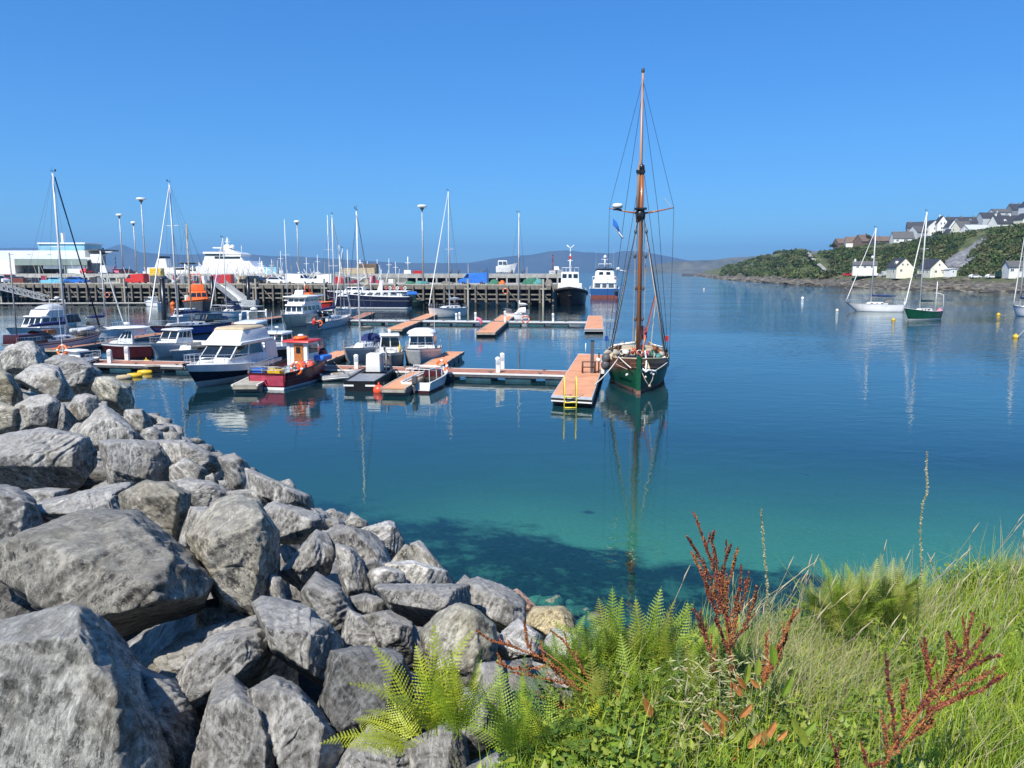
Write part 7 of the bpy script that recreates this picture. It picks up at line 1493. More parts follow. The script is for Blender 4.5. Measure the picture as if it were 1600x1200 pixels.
RK = [
 [(5,557),(15,547),(32,541),(52,542),(67,557),(72,567),(58,580),(25,592),(10,585)],
 [(70,568),(90,561),(110,564),(140,571),(155,582),(156,597),(147,605),(120,614),(108,612),(95,595),(85,580)],
 [(27,595),(45,581),(65,577),(86,580),(100,597),(115,625),(107,640),(80,622),(50,625),(36,620)],
 [(-18,575),(10,585),(27,607),(30,627),(20,636),(-18,632)],
 [(-15,630),(15,635),(32,641),(35,670),(27,685),(10,680),(-15,672)],
 [(27,637),(50,625),(75,620),(90,630),(97,645),(88,665),(75,676),(33,683),(30,660)],
 [(97,632),(107,655),(108,678),(85,680),(88,662),(95,645)],
 [(104,642),(117,625),(135,619),(150,622),(156,642),(155,657),(140,663),(110,668)],
 [(150,630),(165,630),(173,645),(160,660),(155,645)],
 [(155,597),(175,596),(197,607),(201,625),(200,650),(195,660),(175,640),(162,620),(150,612)],
 [(200,642),(220,641),(234,663),(225,672),(210,670),(197,660)],
 [(110,672),(125,662),(138,662),(140,670),(125,683),(111,680)],
 [(130,680),(150,660),(170,642),(185,650),(200,665),(225,680),(240,692),(200,693),(175,693),(145,700)],
 [(225,672),(240,670),(253,680),(255,692),(237,692),(222,680)],
 [(-20,693),(25,685),(62,680),(100,680),(130,685),(142,697),(140,717),(120,740),(105,757),(75,765),(45,767),(15,760),(-20,748)],
 [(145,700),(175,693),(212,692),(240,695),(255,710),(268,730),(267,755),(255,758),(200,763),(180,755),(175,735),(160,720)],
 [(240,692),(287,692),(295,705),(290,722),(265,720),(250,705)],
 [(268,730),(290,717),(322,735),(322,752),(268,757)],
 [(287,695),(312,700),(342,717),(340,727),(322,738),(300,732),(290,720)],
 [(340,720),(350,715),(367,711),(382,722),(386,742),(378,762),(367,767),(357,745),(347,732)],
 [(322,745),(332,740),(340,752),(332,765),(322,757)],
 [(200,770),(227,755),(260,758),(287,772),(287,800),(280,853),(267,853),(233,833),(207,820)],
 [(263,760),(293,752),(333,760),(360,780),(363,790),(333,797),(290,800),(283,773)],
 [(303,797),(340,797),(327,813),(293,853),(287,847)],
 [(290,860),(310,833),(347,797),(367,790),(407,803),(425,828),(422,860),(422,933),(417,950),(387,973),(360,963),(343,927),(313,887)],
 [(360,770),(400,767),(420,787),(417,800),(373,793)],
 [(393,742),(417,747),(453,763),(477,777),(480,793),(460,800),(433,787),(413,773),(397,763)],
 [(407,807),(430,790),(467,800),(500,813),(510,833),(500,840),(460,840),(433,853),(423,833)],
 [(488,795),(507,805),(515,825),(500,822)],
 [(510,813),(527,810),(538,823),(520,837)],
 [(540,820),(550,802),(573,817),(570,830),(547,827)],
 [(507,843),(537,823),(567,830),(593,847),(600,863),(620,880),(593,890),(560,880),(520,857)],
 [(567,827),(600,817),(617,823),(628,843),(627,863),(613,870),(593,850)],
 [(427,867),(453,847),(483,837),(513,847),(520,867),(513,887),(497,897),(477,913),(447,923),(440,903),(453,887)],
 [(517,850),(547,860),(567,887),(580,930),(550,930),(533,917),(530,890)],
 [(563,880),(583,873),(597,887),(570,897)],
 [(617,873),(633,853),(647,860),(647,877),(623,882)],
 [(640,853),(660,850),(672,865),(700,887),(705,903),(690,910),(650,882)],
 [(573,893),(600,887),(630,897),(633,913),(600,920),(580,907)],
 [(610,883),(650,880),(693,893),(697,910),(653,913),(633,907)],
 [(457,950),(493,903),(533,927),(548,953),(547,983),(527,1010),(513,1010),(493,967)],
 [(423,900),(440,907),(450,947),(433,947),(422,933)],
 [(380,980),(407,953),(433,947),(480,957),(513,987),(522,1020),(513,1080),(500,1125),(470,1110),(445,1060),(425,1010)],
 [(273,1095),(280,1063),(313,1020),(347,1000),(400,987),(423,993),(420,1013),(400,1047),(387,1080),(340,1090),(290,1140)],
 [(533,1013),(540,980),(550,957),(570,967),(600,1000),(607,1020),(590,1030)],
 [(550,937),(577,932),(602,940),(597,960),(563,960)],
 [(570,963),(600,957),(643,980),(643,1020),(617,1027),(583,987)],
 [(580,936),(598,918),(653,918),(730,914),(730,943),(690,965),(675,980),(657,995),(635,965),(605,943)],
 [(719,918),(737,910),(789,929),(818,951),(818,969),(789,980),(767,965),(734,947)],
 [(792,929),(807,923),(834,947),(822,962),(814,951)],
 [(664,995),(690,965),(712,943),(734,951),(767,980),(770,1013),(756,1031),(730,1075),(693,1079),(671,1024)],
 [(789,995),(814,973),(844,995),(840,1017),(789,1024),(770,1017)],
 [(825,969),(836,951),(873,951),(891,969),(898,995),(851,987)],
 [(844,1017),(865,987),(900,998),(915,1025),(900,1040),(855,1031)],
 [(528,1024),(576,1017),(627,1024),(635,1075),(616,1108),(590,1148),(540,1170),(514,1112)],
 [(395,1080),(422,1064),(466,1083),(510,1130),(537,1174),(525,1205),(450,1225),(400,1120)],
 [(300,1217),(333,1087),(353,1073),(383,1087),(417,1117),(437,1167),(448,1235),(300,1235)],
 [(530,1210),(543,1192),(583,1149),(620,1167),(657,1200),(650,1240),(560,1240)],
 [(635,1178),(664,1149),(697,1132),(719,1149),(725,1205),(700,1230),(650,1230)],
 [(730,1205),(778,1183),(796,1205),(790,1230),(740,1230)],
 [(506,1123),(517,1117),(540,1141),(528,1149)],
 [(748,1039),(785,1035),(790,1080),(770,1120),(745,1110)],
 [(-40,880),(30,850),(85,822),(140,812),(190,812),(240,840),(300,885),(345,925),(350,950),(300,985),(275,1055),(262,1065),(200,1020),(130,980),(60,1000),(-40,1010)],
 [(-60,1010),(0,985),(60,965),(107,952),(140,962),(180,1000),(200,1050),(240,1100),(300,1185),(295,1260),(-60,1290)],
 [(-30,760),(25,770),(55,790),(65,812),(30,850),(-30,868)],
 [(25,770),(60,768),(105,753),(110,765),(80,780),(45,785)],
 [(50,790),(110,780),(165,765),(195,758),(205,785),(207,820),(190,830),(140,820),(85,825),(65,812)],
 [(110,775),(122,770),(130,773),(122,782)],
 [(-20,545),(4,552),(6,580),(-20,580)],
 [(195,1040),(262,1065),(300,1100),(310,1180),(260,1180)],
 [(730,1080),(760,1100),(770,1150),(735,1170),(715,1130)],
 [(235,1010),(330,985),(400,950),(450,990),(440,1060),(330,1110),(255,1090)],
 [(320,930),(400,940),(470,930),(470,1000),(390,1020),(320,990)],
]
TN = {49: (1.45, .95, .75, 1), 52: (1.5, 1.3, .85, 1), 53: (1.9, 1.95, 2.0, 1), 51: (1.7, 1.7, 1.75, 1), 39: (1.5, 1.5, 1.48, 1), 38: (1.4, 1.4, 1.38, 1), 36: (1.4, 1.35, 1.25, 1), 3: (1.15, 1.1, .9, 1), 4: (1.15, 1.1, .95, 1), 9: (1.1, 1.08, .95, 1), 21: (.8, .76, .66, 1), 62: (.78, .76, .7, 1), 54: (.62, .64, .66, 1), 24: (1.05, 1.02, .92, 1), 63: (1.25, 1.25, 1.2, 1), 32: (1.3, 1.3, 1.3, 1), 50: (1.15, 1.13, 1.0, 1)}
for k, poly in enumerate(RK):
    wpx = max(p[0] for p in poly)-min(p[0] for p in poly)
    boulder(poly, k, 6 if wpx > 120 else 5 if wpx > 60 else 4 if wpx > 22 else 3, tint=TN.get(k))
# boulders underneath, showing in the gaps
def flabel(x, y):
    s = blabel(x, y, 40, 0, [(0, 0), (0, 40)]); return s.replace('small blocky grey boulder', 'shadowed boulder wedged in a gap')
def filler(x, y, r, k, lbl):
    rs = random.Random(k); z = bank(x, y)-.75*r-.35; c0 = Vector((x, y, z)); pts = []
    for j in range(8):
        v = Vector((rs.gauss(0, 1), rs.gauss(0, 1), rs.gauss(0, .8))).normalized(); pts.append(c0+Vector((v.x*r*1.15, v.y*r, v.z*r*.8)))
    c, V = rockmesh(pts, 3 if r/y < .06 else 4, r, k+300); o = fast_mesh('boulder', V, ICO[3 if r/y < .06 else 4][1], ['boulder_stone'], smooth=True); o.location = c; o.color = (.8, .8, .8, 1)  # same stone, tinted darker so the gaps look shaded
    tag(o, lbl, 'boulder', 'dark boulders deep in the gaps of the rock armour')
k = 0
u_ = Vector((-.625, .78, 0)).normalized()
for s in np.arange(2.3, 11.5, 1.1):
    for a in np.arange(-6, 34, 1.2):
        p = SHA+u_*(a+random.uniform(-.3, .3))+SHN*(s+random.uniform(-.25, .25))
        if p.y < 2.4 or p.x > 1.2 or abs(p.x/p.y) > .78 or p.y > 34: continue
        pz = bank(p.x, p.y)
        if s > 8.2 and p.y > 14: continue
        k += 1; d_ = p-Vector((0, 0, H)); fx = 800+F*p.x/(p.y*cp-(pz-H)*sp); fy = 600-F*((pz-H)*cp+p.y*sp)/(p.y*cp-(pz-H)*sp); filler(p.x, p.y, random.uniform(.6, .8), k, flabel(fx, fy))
print('fillers', k)
# dark earth under the boulders, and the bank on the right
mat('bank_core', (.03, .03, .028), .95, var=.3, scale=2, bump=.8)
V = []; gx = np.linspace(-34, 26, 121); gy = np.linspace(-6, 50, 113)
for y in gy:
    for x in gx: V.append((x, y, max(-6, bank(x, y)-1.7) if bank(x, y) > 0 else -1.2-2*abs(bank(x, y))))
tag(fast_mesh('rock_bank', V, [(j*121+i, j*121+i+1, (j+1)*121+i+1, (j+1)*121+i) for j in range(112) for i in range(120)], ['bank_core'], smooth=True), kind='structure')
# stones just under the water and at its edge
for k, (px, py, r, z) in enumerate([(848, 942, .3, -.15), (868, 946, .42, -.18), (884, 955, .3, -.12), (905, 958, .34, -.15), (838, 938, .22, -.2), (925, 968, .4, -.1), (895, 945, .25, -.35), (860, 958, .35, -.05), (950, 985, .45, -.05)]):
    p = G(px, py, z); pts = [p+Vector((random.gauss(0, 1), random.gauss(0, 1), random.gauss(0, .4))).normalized()*r*random.uniform(.8, 1.2) for _ in range(12)]; pts = [Vector((q.x*1, q.y, z+(q.z-z)*.6)) for q in pts]
    c, V = rockmesh(pts, 3, r, k+900); o = fast_mesh('submerged_stone', V, ICO[3][1], ['boulder_stone'], smooth=True); o.location = c; o.color = (.55, .6, .45, 1)
    tag(o, 'pale stone in shallow water below the bank, '+['leftmost', 'second from left, widest', 'third, small', 'fourth, beside the ferns', 'small one at the far left', 'nearest the ferns on the right', 'deep small one behind', 'half dry one in front', 'mostly hidden by ferns'][k], 'stone', 'stones in the shallows')
# ============================================================ grassy bank in the right foreground
EDG = ([-.9, -.3, .1, .5, 1.0, 1.6, 2.3, 3.3, 5.0, 8.0, 14], [1.6, 2.45, 2.85, 3.2, 3.6, 3.95, 4.4, 5.0, 5.9, 7.4, 10])
def turf(x, y):
    e = float(np.interp(x, *EDG)); d_ = y-e
    z = 5.26-.085*max(0, x)
    if x < .3: z -= (.3-x)*.55
    z += .09*noise.noise(Vector((x*1.1, y*1.1, 0)))-.05*max(0, y-2)*.6
    if d_ > 0: z -= min(d_*1.1, 30)
    else: z -= .0
    return max(z, -7)
gx = np.linspace(-1.5, 14, 125); gy = np.concatenate([np.linspace(-3, 8, 90), np.linspace(8.3, 22, 30)]); V = [(x, y, turf(x, y)-.03) for y in gy for x in gx]
mat('turf_soil', (.055, .06, .025), .95, var=.3, scale=8, bump=.6)
n = len(gx); tag(fast_mesh('grassy_bank', V, [(j*n+i, j*n+i+1, (j+1)*n+i+1, (j+1)*n+i) for j in range(len(gy)-1) for i in range(n-1)], ['turf_soil'], smooth=True), kind='structure')
for nm, c in (('blade_a', (.27, .42, .03)), ('blade_b', (.45, .54, .05)), ('blade_c', (.08, .17, .02)), ('blade_straw', (.58, .5, .26)), ('blade_pale', (.42, .46, .17))): mat(nm, c, .55, var=.2, scale=6, trans=.35)
def blades(n_, xr, yr, hr, wr, lean, weights, name, keep=None, zoff=0.0, seg=3):
    X_ = rng.uniform(*xr, n_); Y_ = yr[0]+(yr[1]-yr[0])*rng.random(n_)
    Z_ = np.array([turf(a, b) for a, b in zip(X_, Y_)])
    cl = np.array([noise.noise(Vector((a*1.7, b*1.7, 3))) for a, b in zip(X_, Y_)])
    ok = np.abs(X_/np.maximum(Y_, .3)) < .95; ok &= X_ > -.35+.15*cl
    if keep is not None: ok &= keep(X_, Y_, cl)
    X_, Y_, Z_, cl = X_[ok], Y_[ok], Z_[ok], cl[ok]; n_ = len(X_)
    h_ = rng.uniform(*hr, n_)*(1+.5*cl); w_ = rng.uniform(*wr, n_); az = rng.uniform(0, 6.283, n_); ln = np.abs(rng.normal(0, lean, n_))
    la = rng.normal(.5, .9, n_)    # lean mostly to the right
    dx, dy = np.cos(la), np.sin(la); V = []
    for k_ in range(seg+1):
        u = k_/seg; b_ = ln*u*u*h_; px_ = X_+dx*b_; py_ = Y_+dy*b_; pz_ = Z_+zoff+h_*(u-.35*ln*u*u); ww = w_*(1-u)**.7*.5+.0003
        V.append(np.stack([px_-np.cos(az)*ww, py_-np.sin(az)*ww, pz_], 1)); V.append(np.stack([px_+np.cos(az)*ww, py_+np.sin(az)*ww, pz_], 1))
    V = np.stack(V, 1); nv = 2*(seg+1); base_i = np.arange(n_)[:, None]*nv; Q = np.concatenate([base_i+np.array([[2*k_, 2*k_+1, 2*k_+3, 2*k_+2]]) for k_ in range(seg)], 1).reshape(-1, 4)
    wts = np.array(weights)/sum(weights); mi = rng.choice(5, n_, p=wts)
    pale = (cl > .33) & (rng.random(n_) < .3); mi[pale] = 3
    return tag(fast_mesh(name, V.reshape(-1, 3), Q, ['blade_a', 'blade_b', 'blade_c', 'blade_straw', 'blade_pale'], np.repeat(mi, seg)), kind='stuff')
near = lambda X_, Y_, cl: (Y_ < np.interp(X_, *EDG)+.35)
blades(80000, (-.4, 6.0), (1.7, 5.6), (.08, .24), (.003, .007), .7, (7, 6, 2, .3, .4), 'grass', near)
blades(26000, (2.2, 13), (3.0, 9.5), (.12, .3), (.005, .010), .8, (5, 5, 2, 1.0, 1.4), 'grass', near)
blades(5000, (.3, 6.5), (1.9, 6.4), (.22, .46), (.002, .004), .9, (2, 3, .2, 3, 3), 'straw_grass', near)
edge_ = lambda X_, Y_, cl: np.abs(Y_-np.interp(X_, *EDG)) < .45
blades(9000, (1.1, 9), (3.2, 8.2), (.2, .42), (.002, .005), .8, (2, 3, 1, 4, 3), 'straw_grass', edge_)
tuft = lambda X_, Y_, cl: ((X_-1.35)**2+(Y_-3.35)**2 < .12) | ((X_-1.15)**2+(Y_-3.0)**2 < .05) | ((X_-2.05)**2+(Y_-4.1)**2 < .08)
blades(8000, (.9, 2.4), (2.7, 4.4), (.25, .42), (.002, .004), .7, (1, 2, 0, 5, 4), 'straw_tufts', tuft)
# seed heads: thin stems with pale narrow ears
mat('ear', (.6, .52, .33), .8, var=.15, trans=.3)
VV = []; mi = []; FF = []; o_ = 0
for i in range(70):
    x = random.uniform(.5, 7) if i > 60 else random.uniform(.8, 3.2); e = float(np.interp(x, *EDG)); y = e+random.uniform(-.9, .15) if i % 3 else random.uniform(2.2, e)
    z = turf(x, y); h_ = random.uniform(.28, .48); lx = random.gauss(.1, .1)
    b = MB(); q = [Vector((x+lx*u*u, y, z+h_*u)) for u in (0, .4, .75, 1)]; b.tube(q, .0016, 3); q2 = [q[-1], q[-1]+Vector((lx*.1, 0, .035)), q[-1]+Vector((lx*.3, 0, .085))]; b.tube(q2, [.0015, .0035, .0008], 4)
    for f in b.f:
        f = tuple(j+o_ for j in f)
        if len(f) == 4: FF.append(f)
    VV += b.v; o_ += len(b.v)
tag(fast_mesh('seed_heads', VV, FF, ['ear']), kind='stuff')
# broad-leaved ground cover
for nm, c in (('herb_a', (.23, .34, .035)), ('herb_b', (.12, .21, .025)), ('herb_c', (.36, .42, .06))): mat(nm, c, .45, var=.2, scale=10, trans=.3)
def herbs(n_, keep, s0, s1, name, hz=(.02, .2)):
    X_ = rng.uniform(-.5, 5.5, n_); Y_ = rng.uniform(1.8, 5.2, n_); cl = np.array([noise.noise(Vector((a*1.5, b*1.5, 9))) for a, b in zip(X_, Y_)])
    ok = keep(X_, Y_, cl) & (Y_ < np.interp(X_, *EDG)+.1) & (np.abs(X_/Y_) < .95); X_, Y_ = X_[ok], Y_[ok]; n_ = len(X_)
    Z_ = np.array([turf(a, b) for a, b in zip(X_, Y_)])+rng.uniform(*hz, n_); s = rng.uniform(s0, s1, n_)[:, None]
    az = rng.uniform(0, 6.283, n_); t_ = rng.uniform(-.2, .7, n_); d = np.stack([np.cos(az)*np.cos(t_), np.sin(az)*np.cos(t_), np.sin(t_)], 1); sd_ = np.stack([-np.sin(az), np.cos(az), np.zeros(n_)], 1)
    nr = np.cross(sd_, d); P = np.stack([X_, Y_, Z_], 1)
    V = np.stack([P, P+d*s*.35+sd_*s*.3+nr*s*.08, P+d*s*.4, P+d*s*.35-sd_*s*.3+nr*s*.08, P+d*s+nr*s*-.12], 1)
    bi = np.arange(n_)[:, None]*5; Q = np.concatenate([bi+np.array([[0, 1, 4, 2]]), bi+np.array([[0, 2, 4, 3]])], 1).reshape(-1, 4)
    mi = np.repeat(rng.integers(0, 3, n_), 2); return tag(fast_mesh(name, V.reshape(-1, 3), Q, ['herb_a', 'herb_b', 'herb_c'], mi), kind='stuff')
herbs(60000, lambda X_, Y_, cl: cl > .0, .018, .045, 'leafy_ground_cover')
herbs(30000, lambda X_, Y_, cl: (X_ < 1.5) & (Y_ < 3.2), .025, .055, 'leafy_ground_cover', (.0, .16))

# ---------------------------------------------------------------- ferns
for nm, c in (('fern_yellow', (.5, .55, .04)), ('fern_green', (.3, .42, .03)), ('fern_dark', (.09, .17, .025)), ('fern_olive', (.32, .34, .05)), ('fern_brown', (.24, .16, .03))): mat(nm, c, .5, var=.2, scale=12, trans=.35)
def frond_mesh(L_, W_, droop, npin=20, seed=0):
    rs = random.Random(seed); V = []; Fc = []
    def P(u): return Vector((L_*(u-.12*droop*u*u*u), 0, -droop*L_*.42*u*u))
    # rachis strip
    for i in range(13):
        u = i/12; p = P(u); w_ = .006*(1-u)+.001; V += [p+Vector((0, w_, 0)), p-Vector((0, w_, 0))]
    for i in range(12): Fc.append((2*i, 2*i+1, 2*i+3, 2*i+2))
    for i in range(npin):
        u = .13+.85*i/npin; p = P(u); t_ = (P(min(1, u+.03))-P(u-.03)).normalized()
        l_ = W_*(math.sin(math.pi*min(1, (u*.9+.12))**.8)**.8)*(1-.5*u)*rs.uniform(.88, 1.08)+.006
        for sd_ in (1, -1):
            dr = (t_*.42+Vector((0, sd_, -.06+rs.uniform(-.12, .12)))).normalized(); up = Vector((0, 0, 1)); nl = 6; bw = L_/npin*.95
            o = len(V); V += [p]
            for j in range(1, nl+1):
                s = j/nl; c = p+dr*l_*s; hw = bw*.5*(1-s)**.6
                V += [c-dr*l_/nl*.35+t_*hw, c-dr*l_/nl*.35-t_*hw, c]
            for j in range(nl):
                a = o if j == 0 else o+3*j; b1 = o+3*j+1; Fc.append((a, b1, o+3*j+3, b1+1))
    return np.array([v[:] for v in V]), np.array(Fc)
FR = [frond_mesh(1, .26, d, 24, s) for d, s in ((.25, 1), (.7, 2), (1.1, 3), (.05, 4))]
fmesh = {}
def fern(px, py, n_, L_, mats_, label, dz=0, spread=1.0, ztop=None, name='fern', tilt=(.15, 1.0), P=None, azr=(0, 6.283)):
    p = P or hit(px, py, turf)[0]; t = thing(name, label, 'fern', p, 0, 'ferns on the bank')
    for i in range(n_):
        fi = random.randrange(4); mt_ = random.choice(mats_)
        if (fi, mt_) not in fmesh:
            V, Q = FR[fi]; o = fast_mesh('frond', V, Q, [mt_]); fmesh[(fi, mt_)] = o.data
        else: o = bpy.data.objects.new('frond', fmesh[(fi, mt_)]); C.objects.link(o)
        o.parent = t; l_ = L_*random.uniform(.7, 1.1); el = random.uniform(*tilt); az = azr[0]+(azr[1]-azr[0])*(i+random.random())/n_
        # frond x axis points outwards and up
        M_ = Matrix.Rotation(az, 4, 'Z') @ Matrix.Rotation(-(math.pi/2-el*.9), 4, 'Y') @ Matrix.Rotation(random.uniform(-.5, .5), 4, 'X') @ Matrix.Scale(l_, 4)
        o.matrix_local = Matrix.Translation((random.uniform(-.03, .03)*spread, random.uniform(-.03, .03)*spread, dz)) @ M_
    return t
O_ = Vector((0, 0, H))
def atd(px, py, d): return O_+ray(px, py)*d
fern(0, 0, 9, .44, ['fern_yellow', 'fern_yellow', 'fern_green'], 'bright yellow green fern with tall fronds among the boulders, leftmost', tilt=(.05, .5), P=atd(672, 1150, 3.0))
fern(0, 0, 10, .38, ['fern_green', 'fern_green', 'fern_yellow'], 'mid green fern just right of the bright yellow fern', tilt=(.1, .8), P=atd(715, 1150, 2.95))
fern(0, 0, 7, .36, ['fern_yellow'], 'yellow fern lying low to the left over the bottom boulders', tilt=(1.0, 1.35), P=atd(655, 1165, 2.85), azr=(2.2, 3.9))
fern(0, 0, 14, .38, ['fern_green', 'fern_dark'], 'dark green fern in the bottom middle', tilt=(.1, 1.0), P=atd(800, 1180, 2.9))
fern(0, 0, 12, .34, ['fern_green', 'fern_olive', 'fern_yellow'], 'fern with one pale frond at the bottom, right of the dark one', tilt=(.2, 1.0), P=atd(860, 1175, 2.85))
fl_ = [(915, 1080, 3.3, .44, 14, ['fern_green', 'fern_dark', 'fern_green'], 'green fern clump at the shore end of the bracken, left part'), (960, 1060, 3.4, .46, 14, ['fern_green', 'fern_olive'], 'tall green fern standing against the dark water, left'),
  (1010, 1075, 3.35, .5, 14, ['fern_green', 'fern_green', 'fern_olive'], 'tallest fern standing against the dark water, middle'), (1055, 1085, 3.3, .46, 12, ['fern_green', 'fern_olive'], 'pale tipped fern left of the red dock plant'),
  (985, 1130, 3.1, .42, 13, ['fern_dark', 'fern_green'], 'dark fern in front of the tallest fern'), (1045, 1145, 3.05, .4, 12, ['fern_dark', 'fern_green'], 'dark fern below the pale tipped fern'), (930, 1150, 3.0, .38, 12, ['fern_green', 'fern_olive', 'fern_olive'], 'olive fern at the lower middle'),
  (880, 1060, 3.45, .36, 9, ['fern_dark', 'fern_green'], 'small dark fern beside the white stones'), (1120, 1060, 3.4, .36, 9, ['fern_olive', 'fern_green'], 'fern tucked behind the red dock plant'), (1085, 1120, 3.1, .36, 9, ['fern_green', 'fern_olive'], 'fern immediately left of the dock plant stem')]
for px, py, d_, l_, n_, ms_, lb in fl_: fern(0, 0, int(n_*1.5), l_*.84, ms_, lb, tilt=(.05, .95), P=atd(px, py, d_))
for k, (px, py, d_, l_) in enumerate([(1278, 965, 4.0, .38), (1310, 970, 3.95, .42), (1345, 965, 4.0, .42), (1380, 955, 4.1, .4), (1410, 945, 4.2, .38), (1330, 990, 3.8, .34), (1400, 975, 3.95, .34)]):
    fern(0, 0, 18, l_*.74, ['fern_olive', 'fern_dark', 'fern_green', 'fern_green', 'fern_olive'], 'bracken clump on the edge of the grass, '+['leftmost and greenest', 'second from the left', 'third, tallest', 'fourth, olive tinged', 'rightmost below the tall seed stalk', 'low one in front on the left', 'low one in front on the right'][k], tilt=(.05, 1.0), P=atd(px, py, d_))

# ---------------------------------------------------------------- docks and stalks
for nm, c in (('dock_red', (.24, .045, .022)), ('dock_rust', (.42, .15, .04)), ('dock_dark', (.09, .025, .018)), ('dock_brown', (.25, .13, .05)), ('stalk_pale', (.5, .42, .24)), ('stalk_green', (.3, .3, .12)), ('leaf_dry', (.5, .2, .05))): mat(nm, c, .7, var=.25, scale=15, trans=.15)
def spike(par, pts, r0, r1, dens, mats_, s=.006, name='seed_spike', twigs=True):
    pts = [Vector(p) for p in pts]; b = MB(); b.tube(pts, [.0026*(1-.6*i/(len(pts)-1)) for i in range(len(pts))], 4); b.build('stem', mats_[-1], par)
    segs = [(pts, r0, r1, dens)]
    if twigs:
        for _ in range(random.randint(3, 6)):
            f_ = random.uniform(.15, .85)*(len(pts)-1); k_ = int(f_); p = pts[k_].lerp(pts[k_+1], f_-k_); dr = (pts[k_+1]-pts[k_]).normalized()+Vector((random.gauss(0, .4), random.gauss(0, .5), .3)); l_ = random.uniform(.02, .06)
            segs.append(([p, p+dr.normalized()*l_*.6+Vector((0, 0, .004)), p+dr.normalized()*l_+Vector((0, 0, .014))], r0*.55, r1*.4, dens*.7))
    V = []; mi = []
    for pts, r0, r1, dens in segs: _spk(V, mi, pts, r0, r1, dens, s)
    return fast_mesh(name, [v[:] for v in V], np.arange(len(V)).reshape(-1, 4), mats_[:3], mi, parent=par)
def _spk(V, mi, pts, r0, r1, dens, s):
    L_ = sum((pts[i+1]-pts[i]).length for i in range(len(pts)-1)); n_ = int(L_*dens)
    for i in range(n_):
        u = (i+random.random())/n_; f_ = u*(len(pts)-1); k_ = min(int(f_), len(pts)-2); p = pts[k_].lerp(pts[k_+1], f_-k_)
        wh = .35+.65*abs(math.sin(u*L_*95)); r = (r0+(r1-r0)*u)*wh; a = random.uniform(0, 6.283); t_ = (pts[k_+1]-pts[k_]).normalized(); e1 = t_.orthogonal().normalized(); e2 = t_.cross(e1)
        c = p+(e1*math.cos(a)+e2*math.sin(a))*r*random.uniform(.3, 1); q = Vector((random.gauss(0, 1), random.gauss(0, 1), random.gauss(0, 1))).normalized()*s*random.uniform(.6, 1.2); w_ = q.orthogonal().normalized()*s*.7
        V += [c-q, c-w_, c+q, c+w_]; mi.append(random.choice((0, 0, 0, 1, 2)))
def plant(name, label, cat, px, py, d_): return thing(name, label, cat, atd(px, py, d_)), atd(px, py, d_), d_
# main dock
def dock(label, base, d_, main, branches, mats_, r=.012, stem_mat='dock_rust', dens=900, jit=.05):
    t, o, _ = plant('dock_plant', label, 'plant', *base, d_)
    L3 = lambda q, dj=0: atd(q[0], q[1], d_+dj)-o
    b = MB(); ps = [L3(q) for q in main]; b.tube(ps, [.0045-.0025*i/(len(ps)-1) for i in range(len(ps))], 5); b.build('main_stem', stem_mat, t)
    for k_, br in enumerate(branches):
        dj = random.uniform(-jit, jit); pts = [L3(q, dj*j/(len(br)-1)) for j, q in enumerate(br)]; m_ = mats_[k_ % len(mats_)]; spike(t, pts, r*1.15, r*.4, dens*1.25, m_, .0048)
    return t
RD = [('dock_red', 'dock_dark', 'dock_rust'), ('dock_dark', 'dock_red', 'dock_rust'), ('dock_rust', 'dock_red', 'dock_brown')]
dock('tall dark red dock plant with many seed spikes against the water', (1150, 1185), 2.9, [(1150, 1185), (1143, 1090), (1138, 1000), (1128, 930), (1118, 880)],
  [[(1138, 985), (1125, 930), (1112, 880), (1100, 845), (1084, 800)], [(1130, 960), (1110, 905), (1090, 865), (1073, 837)], [(1128, 950), (1108, 920), (1096, 895), (1080, 862)], [(1128, 925), (1120, 880), (1112, 845), (1116, 829)], [(1132, 940), (1128, 905), (1134, 870), (1142, 850), (1154, 852)][:4],
   [(1135, 960), (1135, 920), (1146, 885), (1153, 855)], [(1137, 975), (1150, 945), (1156, 920), (1158, 882)], [(1140, 985), (1155, 955), (1165, 925), (1171, 903)], [(1140, 1010), (1150, 975), (1152, 940)], [(1122, 960), (1112, 940), (1104, 915), (1100, 890)], [(1140, 1010), (1163, 980), (1175, 950), (1180, 930)], [(1145, 1050), (1140, 1000), (1133, 950)], [(1143, 1030), (1130, 1000), (1118, 960)], [(1110, 1020), (1100, 985), (1082, 950)], [(1118, 1050), (1108, 1010), (1090, 975)]], RD, .011)
dock('rust coloured leaning dock spikes right of the tall dark red one', (1190, 1075), 2.95, [(1190, 1075), (1197, 1050), (1205, 1020)], [[(1195, 1060), (1205, 1030), (1222, 1000), (1238, 965), (1241, 950)], [(1198, 1050), (1215, 1025), (1228, 1000), (1232, 975)], [(1192, 1060), (1198, 1020), (1196, 990)], [(1193, 1065), (1210, 1040), (1222, 1020)]], [('dock_rust', 'dock_red', 'dock_rust')], .009)
